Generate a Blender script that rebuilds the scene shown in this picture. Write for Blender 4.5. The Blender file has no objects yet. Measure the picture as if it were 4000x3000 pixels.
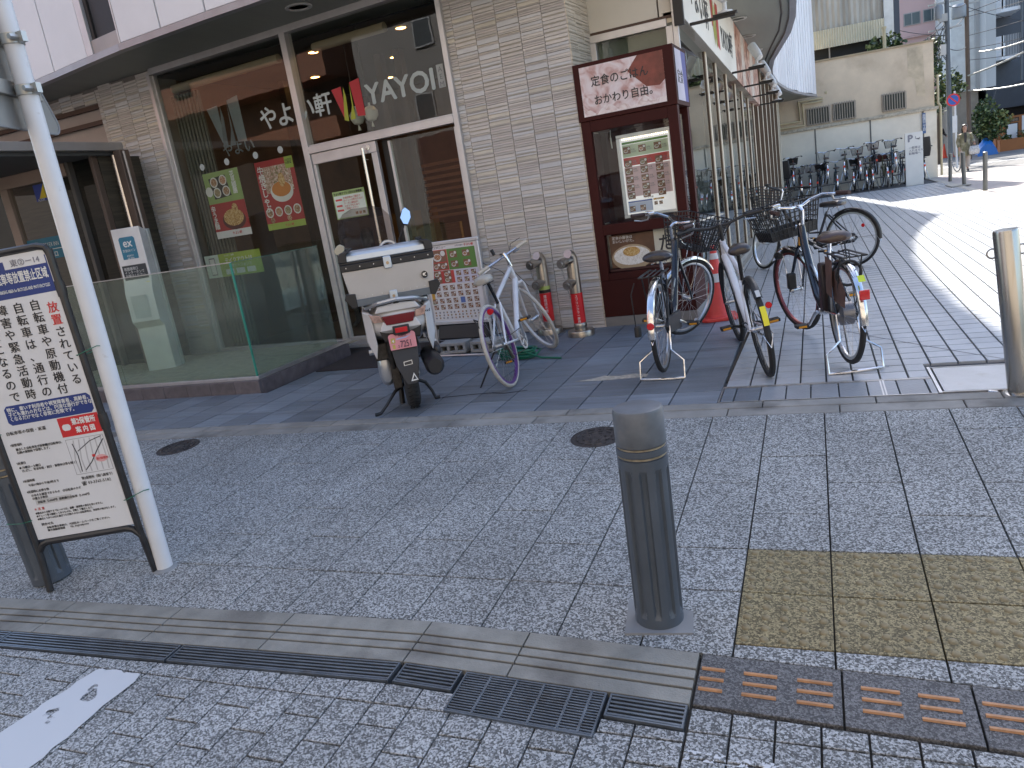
import bpy, math, random
from math import sin, cos, pi, radians, atan2, sqrt
from mathutils import Vector, Matrix, noise as mnoise
random.seed(7)
SC = bpy.context.scene
COL = SC.collection
# ------------------------------------------------------------------ camera
cam_d = bpy.data.cameras.new('camera'); cam = bpy.data.objects.new('camera', cam_d); COL.objects.link(cam)
cam_d.sensor_width = 36.0; cam_d.lens = 26.53; cam_d.clip_end = 600; cam_d.clip_start = 0.05
_R = Vector((0.92181982, 0.35563724, -0.15417644)); _U = Vector((0.05302376, 0.27831887, 0.95902403)); _W = Vector((-0.38397487, 0.89222237, -0.23770263))
cam.matrix_world = Matrix(((_R.x, _U.x, -_W.x, 0.3188), (_R.y, _U.y, -_W.y, -2.799), (_R.z, _U.z, -_W.z, 1.471), (0, 0, 0, 1)))
SC.camera = cam
# ------------------------------------------------------------------ sky and sun
SUN_DIR = Vector((-1.75, 11.0, 13.3)).normalized()      # towards the sun
elev = math.asin(SUN_DIR.z); azim = atan2(SUN_DIR.x, SUN_DIR.y)
world = bpy.data.worlds.new('World'); SC.world = world; world.use_nodes = True
nt = world.node_tree; nt.nodes.clear()
sky = nt.nodes.new('ShaderNodeTexSky'); sky.sky_type = 'NISHITA'; sky.sun_disc = False
sky.sun_elevation = elev; sky.sun_rotation = azim; sky.air_density = 1.0; sky.dust_density = 1.5; sky.ozone_density = 0.6
bg = nt.nodes.new('ShaderNodeBackground'); bg.inputs['Strength'].default_value = 0.13
wo = nt.nodes.new('ShaderNodeOutputWorld'); nt.links.new(sky.outputs[0], bg.inputs[0]); nt.links.new(bg.outputs[0], wo.inputs[0])
sun_d = bpy.data.lights.new('sun', 'SUN'); sun_d.energy = 3.8; sun_d.angle = radians(0.53); sun_d.color = (1.0, 0.95, 0.87)
sun = bpy.data.objects.new('sun', sun_d); COL.objects.link(sun); sun.rotation_euler = SUN_DIR.to_track_quat('Z', 'Y').to_euler()
SC.view_settings.view_transform = 'Standard'; SC.view_settings.look = 'None'; SC.view_settings.exposure = 1.72
SC.view_settings.gamma = 1.0; SC.view_settings.use_curve_mapping = False
SC.cycles.max_bounces = 8; SC.cycles.transparent_max_bounces = 16; SC.cycles.diffuse_bounces = 3; SC.cycles.glossy_bounces = 4
SC.cycles.caustics_reflective = False; SC.cycles.caustics_refractive = False; SC.cycles.sample_clamp_indirect = 4.0
# ------------------------------------------------------------------ materials
MATS = {}
def M(name, rgb, rough=0.6, metal=0.0, var=0.12, vs=3.0, bump=0.0, bs=80.0, rnd=0.0, spec=0.5, coat=0.0, stain=None, emis=None, alpha=None, stretch=None):
    if name in MATS: return MATS[name]
    m = bpy.data.materials.new(name); m.use_nodes = True; t = m.node_tree; n = t.nodes; L = t.links
    b = n['Principled BSDF']; b.inputs['Roughness'].default_value = rough; b.inputs['Metallic'].default_value = metal
    b.inputs['Specular IOR Level'].default_value = spec; b.inputs['Coat Weight'].default_value = coat
    geo = n.new('ShaderNodeNewGeometry'); pos = geo.outputs['Position']
    if stretch:
        mp = n.new('ShaderNodeMapping'); mp.inputs['Scale'].default_value = stretch; L.new(pos, mp.inputs[0]); pos = mp.outputs[0]
    nz = n.new('ShaderNodeTexNoise'); nz.inputs['Scale'].default_value = vs; nz.inputs['Detail'].default_value = 5; nz.inputs['Roughness'].default_value = 0.6
    L.new(pos, nz.inputs['Vector'])
    mr = n.new('ShaderNodeMapRange'); mr.inputs[1].default_value = 0.3; mr.inputs[2].default_value = 0.7; mr.inputs[3].default_value = 1 - var; mr.inputs[4].default_value = 1 + var
    L.new(nz.outputs[0], mr.inputs[0]); fac = mr.outputs[0]
    if rnd:
        oi = n.new('ShaderNodeObjectInfo'); m2 = n.new('ShaderNodeMapRange'); m2.inputs[3].default_value = 1 - rnd; m2.inputs[4].default_value = 1 + rnd
        L.new(oi.outputs['Random'], m2.inputs[0]); mm = n.new('ShaderNodeMath'); mm.operation = 'MULTIPLY'; L.new(fac, mm.inputs[0]); L.new(m2.outputs[0], mm.inputs[1]); fac = mm.outputs[0]
    vm = n.new('ShaderNodeVectorMath'); vm.operation = 'SCALE'; vm.inputs[0].default_value = rgb; L.new(fac, vm.inputs['Scale']); colo = vm.outputs[0]
    if stain:   # (rgb, noise scale, threshold, amount)
        n2 = n.new('ShaderNodeTexNoise'); n2.inputs['Scale'].default_value = stain[1]; n2.inputs['Detail'].default_value = 8; L.new(pos, n2.inputs['Vector'])
        r2 = n.new('ShaderNodeMapRange'); r2.inputs[1].default_value = stain[2]; r2.inputs[2].default_value = stain[2] + 0.12; r2.inputs[4].default_value = stain[3]; L.new(n2.outputs[0], r2.inputs[0])
        mx = n.new('ShaderNodeMix'); mx.data_type = 'RGBA'; mx.inputs[7].default_value = (*stain[0], 1); L.new(r2.outputs[0], mx.inputs[0]); L.new(colo, mx.inputs[6]); colo = mx.outputs[2]
    L.new(colo, b.inputs['Base Color'])
    rr = n.new('ShaderNodeMapRange'); rr.inputs[3].default_value = max(0.02, rough - 0.08); rr.inputs[4].default_value = min(1, rough + 0.1); L.new(nz.outputs[0], rr.inputs[0]); L.new(rr.outputs[0], b.inputs['Roughness'])
    if bump:
        nb = n.new('ShaderNodeTexNoise'); nb.inputs['Scale'].default_value = bs; nb.inputs['Detail'].default_value = 4; L.new(pos, nb.inputs['Vector'])
        bp = n.new('ShaderNodeBump'); bp.inputs['Strength'].default_value = min(1, bump); bp.inputs['Distance'].default_value = 0.004 * max(1, bump); L.new(nb.outputs[0], bp.inputs['Height']); L.new(bp.outputs[0], b.inputs['Normal'])
    if emis: b.inputs['Emission Color'].default_value = (*rgb, 1); b.inputs['Emission Strength'].default_value = emis
    MATS[name] = m; return m
def glass(name, tint, ior=1.5, rough=0.0, body=0.0, bodycol=(0.2, 0.25, 0.22)):
    if name in MATS: return MATS[name]
    m = bpy.data.materials.new(name); m.use_nodes = True; t = m.node_tree; n = t.nodes; L = t.links; n.clear()
    o = n.new('ShaderNodeOutputMaterial'); fr = n.new('ShaderNodeFresnel'); g0 = n.new('ShaderNodeNewGeometry'); ir_ = n.new('ShaderNodeMapRange'); ir_.inputs[3].default_value = ior; ir_.inputs[4].default_value = 1.0 / ior; L.new(g0.outputs['Backfacing'], ir_.inputs[0]); L.new(ir_.outputs[0], fr.inputs[0])
    tr = n.new('ShaderNodeBsdfTransparent'); tr.inputs[0].default_value = (*tint, 1); gl = n.new('ShaderNodeBsdfGlossy'); gl.inputs[0].default_value = (0.95, 0.97, 0.96, 1); gl.inputs['Roughness'].default_value = rough
    nz = n.new('ShaderNodeTexNoise'); nz.inputs['Scale'].default_value = 1.3; geo = n.new('ShaderNodeNewGeometry'); L.new(geo.outputs['Position'], nz.inputs['Vector'])
    bp = n.new('ShaderNodeBump'); bp.inputs['Strength'].default_value = 0.05; bp.inputs['Distance'].default_value = 0.02; L.new(nz.outputs[0], bp.inputs['Height']); L.new(bp.outputs[0], gl.inputs['Normal'])
    mx = n.new('ShaderNodeMixShader'); L.new(fr.outputs[0], mx.inputs[0]); L.new(gl.outputs[0], mx.inputs[2])
    if body:
        df = n.new('ShaderNodeBsdfDiffuse'); df.inputs[0].default_value = (*bodycol, 1); m1 = n.new('ShaderNodeMixShader'); m1.inputs[0].default_value = body
        L.new(tr.outputs[0], m1.inputs[1]); L.new(df.outputs[0], m1.inputs[2]); L.new(m1.outputs[0], mx.inputs[1])
    else: L.new(tr.outputs[0], mx.inputs[1])
    L.new(mx.outputs[0], o.inputs[0]); MATS[name] = m; return m
def speckle(name, dark, light, scale=95, rough=0.75, rnd=0.06, tint=None, thr=(0.32, 0.75)):
    if name in MATS: return MATS[name]
    m = bpy.data.materials.new(name); m.use_nodes = True; t = m.node_tree; n = t.nodes; L = t.links; b = n['Principled BSDF']; b.inputs['Roughness'].default_value = rough
    geo = n.new('ShaderNodeNewGeometry'); vo = n.new('ShaderNodeTexVoronoi'); vo.inputs['Scale'].default_value = scale; L.new(geo.outputs['Position'], vo.inputs['Vector'])
    se = n.new('ShaderNodeSeparateColor'); L.new(vo.outputs['Color'], se.inputs[0])
    cr = n.new('ShaderNodeValToRGB'); e = cr.color_ramp.elements; e[0].position = thr[0]; e[0].color = (*dark, 1); e[1].position = thr[1]; e[1].color = (*light, 1); L.new(se.outputs[0], cr.inputs[0])
    v2 = n.new('ShaderNodeTexVoronoi'); v2.inputs['Scale'].default_value = scale * 2.3; L.new(geo.outputs['Position'], v2.inputs['Vector'])
    s2 = n.new('ShaderNodeSeparateColor'); L.new(v2.outputs['Color'], s2.inputs[0]); m0 = n.new('ShaderNodeMapRange'); m0.inputs[3].default_value = 0.7; m0.inputs[4].default_value = 1.3; L.new(s2.outputs[1], m0.inputs[0])
    nz = n.new('ShaderNodeTexNoise'); nz.inputs['Scale'].default_value = 1.6; nz.inputs['Detail'].default_value = 6; L.new(geo.outputs['Position'], nz.inputs['Vector'])
    m1 = n.new('ShaderNodeMapRange'); m1.inputs[1].default_value = 0.3; m1.inputs[2].default_value = 0.7; m1.inputs[3].default_value = 0.82; m1.inputs[4].default_value = 1.15; L.new(nz.outputs[0], m1.inputs[0])
    oi = n.new('ShaderNodeObjectInfo'); m2 = n.new('ShaderNodeMapRange'); m2.inputs[3].default_value = 1 - rnd; m2.inputs[4].default_value = 1 + rnd; L.new(oi.outputs['Random'], m2.inputs[0])
    a = n.new('ShaderNodeMath'); a.operation = 'MULTIPLY'; L.new(m1.outputs[0], a.inputs[0]); L.new(m2.outputs[0], a.inputs[1])
    a2 = n.new('ShaderNodeMath'); a2.operation = 'MULTIPLY'; L.new(a.outputs[0], a2.inputs[0]); L.new(m0.outputs[0], a2.inputs[1])
    vm = n.new('ShaderNodeVectorMath'); vm.operation = 'SCALE'; L.new(cr.outputs[0], vm.inputs[0]); L.new(a2.outputs[0], vm.inputs['Scale'])
    # dark blots: chewing gum and oil
    v3 = n.new('ShaderNodeTexVoronoi'); v3.inputs['Scale'].default_value = 1.7; L.new(geo.outputs['Position'], v3.inputs['Vector'])
    nn = n.new('ShaderNodeTexNoise'); nn.inputs['Scale'].default_value = 30; L.new(geo.outputs['Position'], nn.inputs['Vector'])
    ad = n.new('ShaderNodeMath'); ad.operation = 'MULTIPLY_ADD'; ad.inputs[1].default_value = 0.03; L.new(nn.outputs[0], ad.inputs[0]); L.new(v3.outputs['Distance'], ad.inputs[2])
    r3 = n.new('ShaderNodeMapRange'); r3.inputs[1].default_value = 0.035; r3.inputs[2].default_value = 0.05; r3.inputs[3].default_value = 0.35; r3.inputs[4].default_value = 1.0; L.new(ad.outputs[0], r3.inputs[0])
    vm2 = n.new('ShaderNodeVectorMath'); vm2.operation = 'SCALE'; L.new(vm.outputs[0], vm2.inputs[0]); L.new(r3.outputs[0], vm2.inputs['Scale'])
    L.new(vm2.outputs[0], b.inputs['Base Color'])
    bp = n.new('ShaderNodeBump'); bp.inputs['Strength'].default_value = 0.5; bp.inputs['Distance'].default_value = 0.0015; L.new(vo.outputs['Distance'], bp.inputs['Height']); L.new(bp.outputs[0], b.inputs['Normal'])
    MATS[name] = m; return m
def brickmat(name):
    m = bpy.data.materials.new(name); m.use_nodes = True; t = m.node_tree; n = t.nodes; L = t.links; b = n['Principled BSDF']; b.inputs['Roughness'].default_value = 0.85
    geo = n.new('ShaderNodeNewGeometry'); sp = n.new('ShaderNodeSeparateXYZ'); L.new(geo.outputs['Position'], sp.inputs[0]); cb = n.new('ShaderNodeCombineXYZ'); L.new(sp.outputs[0], cb.inputs[0]); L.new(sp.outputs[2], cb.inputs[1])
    br = n.new('ShaderNodeTexBrick'); br.inputs['Scale'].default_value = 3.6; br.inputs['Color1'].default_value = (0.36, 0.15, 0.09, 1); br.inputs['Color2'].default_value = (0.28, 0.11, 0.07, 1); br.inputs['Mortar'].default_value = (0.3, 0.22, 0.18, 1)
    br.inputs['Mortar Size'].default_value = 0.02; L.new(cb.outputs[0], br.inputs[0]); L.new(br.outputs[0], b.inputs['Base Color']); MATS[name] = m; return m
def foodmat(name, c1, c2, c3, scale=28):
    m = bpy.data.materials.new(name); m.use_nodes = True; t = m.node_tree; n = t.nodes; L = t.links; b = n['Principled BSDF']; b.inputs['Roughness'].default_value = 0.45
    geo = n.new('ShaderNodeNewGeometry'); nz = n.new('ShaderNodeTexNoise'); nz.inputs['Scale'].default_value = scale; nz.inputs['Detail'].default_value = 6; nz.inputs['Distortion'].default_value = 1.2; L.new(geo.outputs['Position'], nz.inputs['Vector'])
    cr = n.new('ShaderNodeValToRGB'); e = cr.color_ramp.elements; e[0].position = 0.34; e[0].color = (*c1, 1); e[1].position = 0.66; e[1].color = (*c3, 1); k = e.new(0.5); k.color = (*c2, 1)
    L.new(nz.outputs[0], cr.inputs[0]); L.new(cr.outputs[0], b.inputs['Base Color']); MATS[name] = m; return m
# ------------------------------------------------------------------ mesh builder
class MB:
    def __init__(s): s.v = []; s.f = []; s.mi = []; s.ms = []; s.cur = 0; s.X = None
    def mat(s, m):
        if m not in s.ms: s.ms.append(m)
        s.cur = s.ms.index(m); return s
    def _add(s, vs, fs):
        o = len(s.v)
        if s.X is not None: vs = [tuple(s.X @ Vector(p)) for p in vs]
        s.v += [tuple(p) for p in vs]; s.f += [tuple(i + o for i in f) for f in fs]; s.mi += [s.cur] * len(fs); return s
    def box(s, x0, x1, y0, y1, z0, z1):
        return s._add([(x0, y0, z0), (x1, y0, z0), (x1, y1, z0), (x0, y1, z0), (x0, y0, z1), (x1, y0, z1), (x1, y1, z1), (x0, y1, z1)],
                      [(0, 3, 2, 1), (4, 5, 6, 7), (0, 1, 5, 4), (1, 2, 6, 5), (2, 3, 7, 6), (3, 0, 4, 7)])
    def quad(s, a, b, c, d): return s._add([a, b, c, d], [(0, 1, 2, 3)])
    def poly(s, pts): return s._add(pts, [tuple(range(len(pts)))])
    def rect(s, x0, x1, z0, z1, y=0.0): return s.quad((x0, y, z0), (x1, y, z0), (x1, y, z1), (x0, y, z1))
    def disc(s, cx, cz, r, y=0.0, n=14, sz=1.0): return s.poly([(cx + r * cos(2 * pi * i / n), y, cz + r * sz * sin(2 * pi * i / n)) for i in range(n)])
    def prism(s, pts, y0, y1):      # pts in XZ, counter-clockwise seen from -Y
        n = len(pts); vs = [(x, y0, z) for x, z in pts] + [(x, y1, z) for x, z in pts]
        return s._add(vs, [tuple(range(n)), tuple(range(2 * n - 1, n - 1, -1))] + [(i, n + i, n + (i + 1) % n, (i + 1) % n) for i in range(n)])
    def slab(s, pts, z0, z1):       # pts in XY counter-clockwise
        n = len(pts); vs = [(x, y, z0) for x, y in pts] + [(x, y, z1) for x, y in pts]
        return s._add(vs, [tuple(range(n - 1, -1, -1)), tuple(range(n, 2 * n))] + [(i, (i + 1) % n, n + (i + 1) % n, n + i) for i in range(n)])
    def sidep(s, pts, x0, x1):      # pts in YZ
        n = len(pts); vs = [(x0, y, z) for y, z in pts] + [(x1, y, z) for y, z in pts]
        return s._add(vs, [tuple(range(n - 1, -1, -1)), tuple(range(n, 2 * n))] + [(i, (i + 1) % n, n + (i + 1) % n, n + i) for i in range(n)])
    def path(s, pts, r, n=8, closed=False, caps=True):
        pts = [Vector(p) for p in pts]; k = len(pts); rs = r if isinstance(r, (list, tuple)) else [r] * k; vs = []; up = None
        for i, p in enumerate(pts):
            if closed: d = pts[(i + 1) % k] - pts[i - 1]
            elif i == 0: d = pts[1] - p
            elif i == k - 1: d = p - pts[i - 1]
            else: d = (pts[i + 1] - p).normalized() + (p - pts[i - 1]).normalized()
            if d.length < 1e-9: d = Vector((0, 0, 1))
            d.normalize()
            if up is None: up = d.orthogonal().normalized()
            else:
                up = up - d * up.dot(d)
                up = up.normalized() if up.length > 1e-6 else d.orthogonal().normalized()
            w = d.cross(up)
            for j in range(n):
                a = 2 * pi * j / n; vs.append(p + (up * cos(a) + w * sin(a)) * rs[i])
        fs = []; m = k if closed else k - 1
        for i in range(m):
            i2 = (i + 1) % k
            for j in range(n): fs.append((i * n + j, i * n + (j + 1) % n, i2 * n + (j + 1) % n, i2 * n + j))
        if caps and not closed: fs += [tuple(range(n - 1, -1, -1)), tuple(range((k - 1) * n, k * n))]
        return s._add(vs, fs)
    def tube(s, a, b, r, r2=None, n=10): return s.path([a, b], [r, r if r2 is None else r2], n)
    def ring(s, c, u, v, R, r, n=28, m=6):
        c = Vector(c); u = Vector(u).normalized(); v = Vector(v).normalized()
        return s.path([c + (u * cos(2 * pi * i / n) + v * sin(2 * pi * i / n)) * R for i in range(n)], r, m, closed=True)
    def lathe(s, prof, n=24, c=(0, 0, 0), ax='z'):
        vs = []; fs = []; k = len(prof)
        for r, h in prof:
            for j in range(n):
                a = 2 * pi * j / n; p = (r * cos(a), r * sin(a), h)
                if ax == 'y': p = (p[0], -p[2], p[1])
                elif ax == 'x': p = (p[2], p[0], p[1])
                vs.append((p[0] + c[0], p[1] + c[1], p[2] + c[2]))
        for i in range(k - 1):
            for j in range(n): fs.append((i * n + j, i * n + (j + 1) % n, (i + 1) * n + (j + 1) % n, (i + 1) * n + j))
        closed_ = (prof[0] == prof[-1])
        if prof[0][0] > 1e-5 and not closed_: fs.append(tuple(range(n - 1, -1, -1)))
        if prof[-1][0] > 1e-5 and not closed_: fs.append(tuple(range((k - 1) * n, k * n)))
        return s._add(vs, fs)
    def loft(s, secs, caps=True):   # rings of equal length
        n = len(secs[0]); vs = [p for q in secs for p in q]; fs = []
        for i in range(len(secs) - 1):
            for j in range(n): fs.append((i * n + j, i * n + (j + 1) % n, (i + 1) * n + (j + 1) % n, (i + 1) * n + j))
        if caps: fs += [tuple(range(n - 1, -1, -1)), tuple(range((len(secs) - 1) * n, len(secs) * n))]
        return s._add(vs, fs)
    def mesh(s, name, m=None, smooth=0.6):
        me = bpy.data.meshes.new(name); me.from_pydata(s.v, [], s.f)
        if s.ms:
            for x in s.ms: me.materials.append(x)
            me.polygons.foreach_set('material_index', s.mi)
        elif m: me.materials.append(m)
        if smooth:
            me.polygons.foreach_set('use_smooth', [True] * len(s.f)); me.set_sharp_from_angle(angle=smooth)
        me.update(); return me
    def build(s, name, m=None, parent=None, loc=None, smooth=0.6, bevel=0.0, seg=2, sub=0):
        o = bpy.data.objects.new(name, s.mesh(name, m, smooth)); COL.objects.link(o)
        if parent: o.parent = parent
        if loc: o.location = loc
        if bevel: b = o.modifiers.new('bevel', 'BEVEL'); b.width = bevel; b.segments = seg; b.limit_method = 'ANGLE'; b.angle_limit = 0.6; b.harden_normals = False
        if sub: b = o.modifiers.new('sub', 'SUBSURF'); b.levels = sub; b.render_levels = sub
        return o
def tag(o, label=None, cat=None, group=None, kind=None):
    if label: o['label'] = label
    if cat: o['category'] = cat
    if group: o['group'] = group
    if kind: o['kind'] = kind
    return o
def thing(name, label, cat, loc=(0, 0, 0), rz=0.0, group=None):
    o = bpy.data.objects.new(name, None); COL.objects.link(o); o.location = loc; o.rotation_euler = (0, 0, rz); o.empty_display_size = 0.1
    return tag(o, label, cat, group)
def struct(name, label=None):
    o = bpy.data.objects.new(name, None); COL.objects.link(o); o['kind'] = 'structure'
    if label: o['label'] = label
    return o
def copy_tree(o, parent=None):
    c = o.copy(); COL.objects.link(c)
    if parent: c.parent = parent
    for ch in o.children: copy_tree(ch, c)
    return c
def inst(name, me, parent, loc, rot=(0, 0, 0), scale=None):
    o = bpy.data.objects.new(name, me); COL.objects.link(o); o.parent = parent; o.location = loc; o.rotation_euler = rot
    if scale: o.scale = scale
    return o
TEXTS = []
def text(body, size, m, parent, loc, rot=(pi / 2, 0, 0), align='LEFT', bold=0.0, sx=1.0, ext=0.0006, name='lettering', valign='TOP_BASELINE', lh=1.0):
    c = bpy.data.curves.new(name, 'FONT'); c.body = body; c.size = size; c.align_x = align; c.align_y = valign; c.extrude = ext;  c.space_line = lh
    c.resolution_u = 1 if size < 0.03 else 3
    o = bpy.data.objects.new(name, c); COL.objects.link(o); o.parent = parent; o.location = loc; o.rotation_euler = rot; o.scale = (sx, 1, 1)
    c.materials.append(m); o['_b'] = bold * size; TEXTS.append(o); return o
def vtext(body, size, m, parent, x, z, y, bold=0.0, pitch=1.05, sx=1.0, name='lettering'):
    return text('\n'.join(body), size, m, parent, (x, y, z - size * 0.88), align='CENTER', bold=bold, sx=sx, name=name, lh=pitch * 0.83)
def finish_texts():
    bpy.context.view_layer.update(); dg = bpy.context.evaluated_depsgraph_get()
    for o in TEXTS:
        me = bpy.data.meshes.new_from_object(o.evaluated_get(dg)); me.materials.clear(); me.materials.append(o.data.materials[0])
        b_ = o.get('_b', 0.0)
        if b_ > 0 and len(me.vertices):
            vs = [tuple(v.co) for v in me.vertices]; fs = [tuple(p.vertices) for p in me.polygons]; V = []; F = []; b_ *= 0.9
            for k, (dx, dy) in enumerate(((-b_, 0), (b_, 0), (0, b_), (0, -b_))):
                F += [tuple(i + len(V) for i in f) for f in fs]; V += [(x + dx, y + dy, z + 0.00012 * k) for x, y, z in vs]
            m2 = bpy.data.meshes.new('lettering'); m2.from_pydata(V, [], F); m2.materials.append(None); me = m2; me.materials.clear(); me.materials.append(o.data.materials[0])
        n = bpy.data.objects.new(o.name, me); nm = o.name; par = o.parent; loc = o.location.copy(); rot = o.rotation_euler.copy(); sc = o.scale.copy(); kd = o.get('kind')
        bpy.data.objects.remove(o); n.name = nm; COL.objects.link(n); n.parent = par; n.location = loc; n.rotation_euler = rot; n.scale = sc
        if kd: n['kind'] = kd
def fz(y): return 0.042 * y           # footway falls towards the road
FS = math.atan(0.042)
PZ = 0.07
# ------------------------------------------------------------------ ground, footway, roadway, plaza
mortar = M('mortar', (0.035, 0.034, 0.032), 0.95, var=0.3, vs=20, bump=0.5)
asphalt = M('asphalt', (0.055, 0.055, 0.06), 0.9, var=0.2, vs=6, bump=0.8, bs=160)
granite = speckle('granite_chip', (0.085, 0.089, 0.089), (0.375, 0.389, 0.389), 175, rnd=0.05)
granite2 = speckle('granite_sett', (0.09, 0.094, 0.094), (0.39, 0.404, 0.408), 185, rnd=0.07)
granite_y = speckle('ochre_chip', (0.09, 0.074, 0.036), (0.27, 0.223, 0.118), 165, rnd=0.06)
kerbm = M('kerb_stone', (0.23, 0.225, 0.21), 0.8, var=0.22, vs=5, bump=0.5, bs=120, rnd=0.08, stain=((0.07, 0.065, 0.06), 3.0, 0.55, 0.6))
kerbw = M('kerb_stone_warm', (0.225, 0.222, 0.20), 0.8, var=0.2, vs=9, bump=0.6, bs=150, rnd=0.06, stain=((0.09, 0.085, 0.08), 2.4, 0.52, 0.7))
kerbd = speckle('kerb_stone_dark', (0.06, 0.06, 0.062), (0.15, 0.15, 0.152), 190, rnd=0.08)
slate = M('slate_slab', (0.165, 0.19, 0.222), 0.46, var=0.25, vs=4, bump=0.8, bs=60, rnd=0.22, stretch=(0.5, 5, 1), stain=((0.05, 0.048, 0.05), 2.0, 0.6, 0.5))
tilem = M('plaza_tile', (0.42, 0.435, 0.455), 0.30, var=0.12, vs=5, bump=0.5, bs=55, rnd=0.05)
g = MB()
ys = [(-70, -0.16), (-3.0, -0.146), (1.6, 0.047), (1.8, 0.05), (140, 0.05)]
for (a, za), (b, zb) in zip(ys[:-1], ys[1:]): g.quad((-90, a, za), (90, a, za), (90, b, zb), (-90, b, zb))
gr = g.build('ground', mortar, smooth=0); gr['kind'] = 'structure'
def ykerb(x): return 1.49 - 0.0032 * x * x if x < 0 else 1.49 - 0.003 * x
def ytop(x):
    P = [(-8, -1.0), (-4.2, -0.72), (-3.47, -0.68), (-2.96, -0.66), (-2.3, -0.643), (-1.55, -0.614), (-1.1, -0.606), (-0.7, -0.626), (-0.09, -0.664), (0.32, -0.686), (0.64, -0.704), (1.2, -0.735), (4, -0.9)]
    for (a, ya), (b, yb) in zip(P[:-1], P[1:]):
        if a <= x <= b: return ya + (yb - ya) * (x - a) / (b - a)
    return P[0][1] if x < P[0][0] else P[-1][1]
def clip_poly(x0, x1, y0, y1, flo, fhi, g=0.0032):
    a, b = x0 + g, x1 - g
    pts = [(a, max(y0 + g, flo(a) + 0.004)), (b, max(y0 + g, flo(b) + 0.004)), (b, min(y1 - g, fhi(b) - 0.004)), (a, min(y1 - g, fhi(a) - 0.004))]
    return pts if pts[2][1] - pts[1][1] > 0.01 and pts[3][1] - pts[0][1] > 0.01 else None
def paving(pts, zf, name, m, parent, th=0.022, dz=0.0, bev=0.0015):
    cx = sum(p[0] for p in pts) / len(pts); cy = sum(p[1] for p in pts) / len(pts); n = len(pts)
    b = bev; ins = [(cx + (x - cx) * (1 - b / max(abs(x - cx), 0.02)), cy + (y - cy) * (1 - b / max(abs(y - cy), 0.02))) for x, y in pts]
    mb = MB(); z = lambda x, y, o: zf(y) + o - zf(cy)
    vs = [(x - cx, y - cy, z(x, y, -th)) for x, y in pts] + [(x - cx, y - cy, z(x, y, -b)) for x, y in pts] + [(x - cx, y - cy, z(x, y, 0)) for x, y in ins]
    fs = [(i, (i + 1) % n, n + (i + 1) % n, n + i) for i in range(n)] + [(n + i, n + (i + 1) % n, 2 * n + (i + 1) % n, 2 * n + i) for i in range(n)] + [tuple(range(2 * n, 3 * n))]
    mb._add(vs, fs)
    return mb.build(name, m, parent, loc=(cx, cy, zf(cy) + dz + random.uniform(-0.0008, 0.0008)), smooth=0)
foot = struct('pavement')
for i in range(-26, 9):
    x0 = i * 0.3; x1 = x0 + 0.3
    if x1 < -7.2: continue
    js = sorted([-0.3] + [0.6 * k + (0.3 if i % 2 == 0 else 0.0) for k in range(0, 4)])
    js = [j for j in js if j > -0.3 + 0.01]; js = [-1.5, -0.3] + js + [2.5]
    for a, b in zip(js[:-1], js[1:]):
        if i >= 0 and a < -0.29 and b < -0.25:     # below the long course: tactile slabs
            p = clip_poly(x0, x1, -1.5, -0.6, ytop, lambda x: 9)
            if p: paving(p, fz, 'paving_slab', granite, foot)
            continue
        if i >= 0 and a == -0.3: 
            p = clip_poly(x0, x1, 0.0, b, ytop, ykerb) if b > 0.05 else None
            if p: paving(p, fz, 'paving_slab', granite, foot)
            continue
        p = clip_poly(x0, x1, a, b, ytop, ykerb)
        if p: paving(p, fz, 'paving_slab', granite, foot)
dome = MB()
dome.lathe([(0.0115, 0), (0.0095, 0.003), (0.006, 0.0045), (0.0, 0.0048)], 8)
dm = MB()
for a in range(5):
    for b in range(5):
        dm.lathe([(0.0150, 0), (0.012, 0.0045), (0.008, 0.0062), (0.0, 0.0065)], 10, (-0.12 + 0.06 * a, -0.12 + 0.06 * b, -0.0))
for i in range(0, 8):
    for k in range(2):
        yc = -0.15 - 0.3 * k; xc = i * 0.3 + 0.15
        s = paving([(xc - 0.1475, yc - 0.1475), (xc + 0.1475, yc - 0.1475), (xc + 0.1475, yc + 0.1475), (xc - 0.1475, yc + 0.1475)], fz, 'tactile_slab', granite_y, foot)
        if i == 0 and k == 0: dmesh = dm.mesh('tactile_dots', M('dot_light_tone', (0.21, 0.172, 0.095), 0.7, var=0.25, vs=60))  # lighter dot colour paints in the light that shows their relief
        d = inst('tactile_dots', dmesh, s, (0, 0, 0), (FS, 0, 0))
# grooved edge stones along the carriageway
def edge_pts(xa, xb, oa, ob): return [(xa, ytop(xa) + ob), (xb, ytop(xb) + ob), (xb, ytop(xb) + oa), (xa, ytop(xa) + oa)]
edges = [-7.2, -6.6, -6.0, -5.4, -4.8, -4.2, -3.56, -2.96, -2.32, -1.735, -1.105, -0.70, -0.10]
edge = struct('kerb')
for xa, xb in zip(edges[:-1], edges[1:]):
    mb = MB(); cx = (xa + xb) / 2; cy = ytop(cx) - 0.117
    for oa, ob, top in ((0.0, -0.075, 0), (-0.075, -0.085, -0.015), (-0.085, -0.121, 0), (-0.121, -0.131, -0.015), (-0.131, -0.166, 0), (-0.166, -0.176, -0.015), (-0.176, -0.236, 0)):
        p = edge_pts(xa + 0.003, xb - 0.003, oa, ob); n = 4
        vs = [(x - cx, y - cy, fz(y) - fz(cy) - 0.03) for x, y in p] + [(x - cx, y - cy, fz(y) - fz(cy) + top) for x, y in p]
        mb._add(vs, [(4, 5, 6, 7)] + [(i, (i + 1) % 4, 4 + (i + 1) % 4, 4 + i) for i in range(4)])
    mb.build('kerb_block', kerbw, edge, loc=(cx, cy, fz(cy) + 0.002), smooth=0, bevel=0.0015, seg=1)
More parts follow.
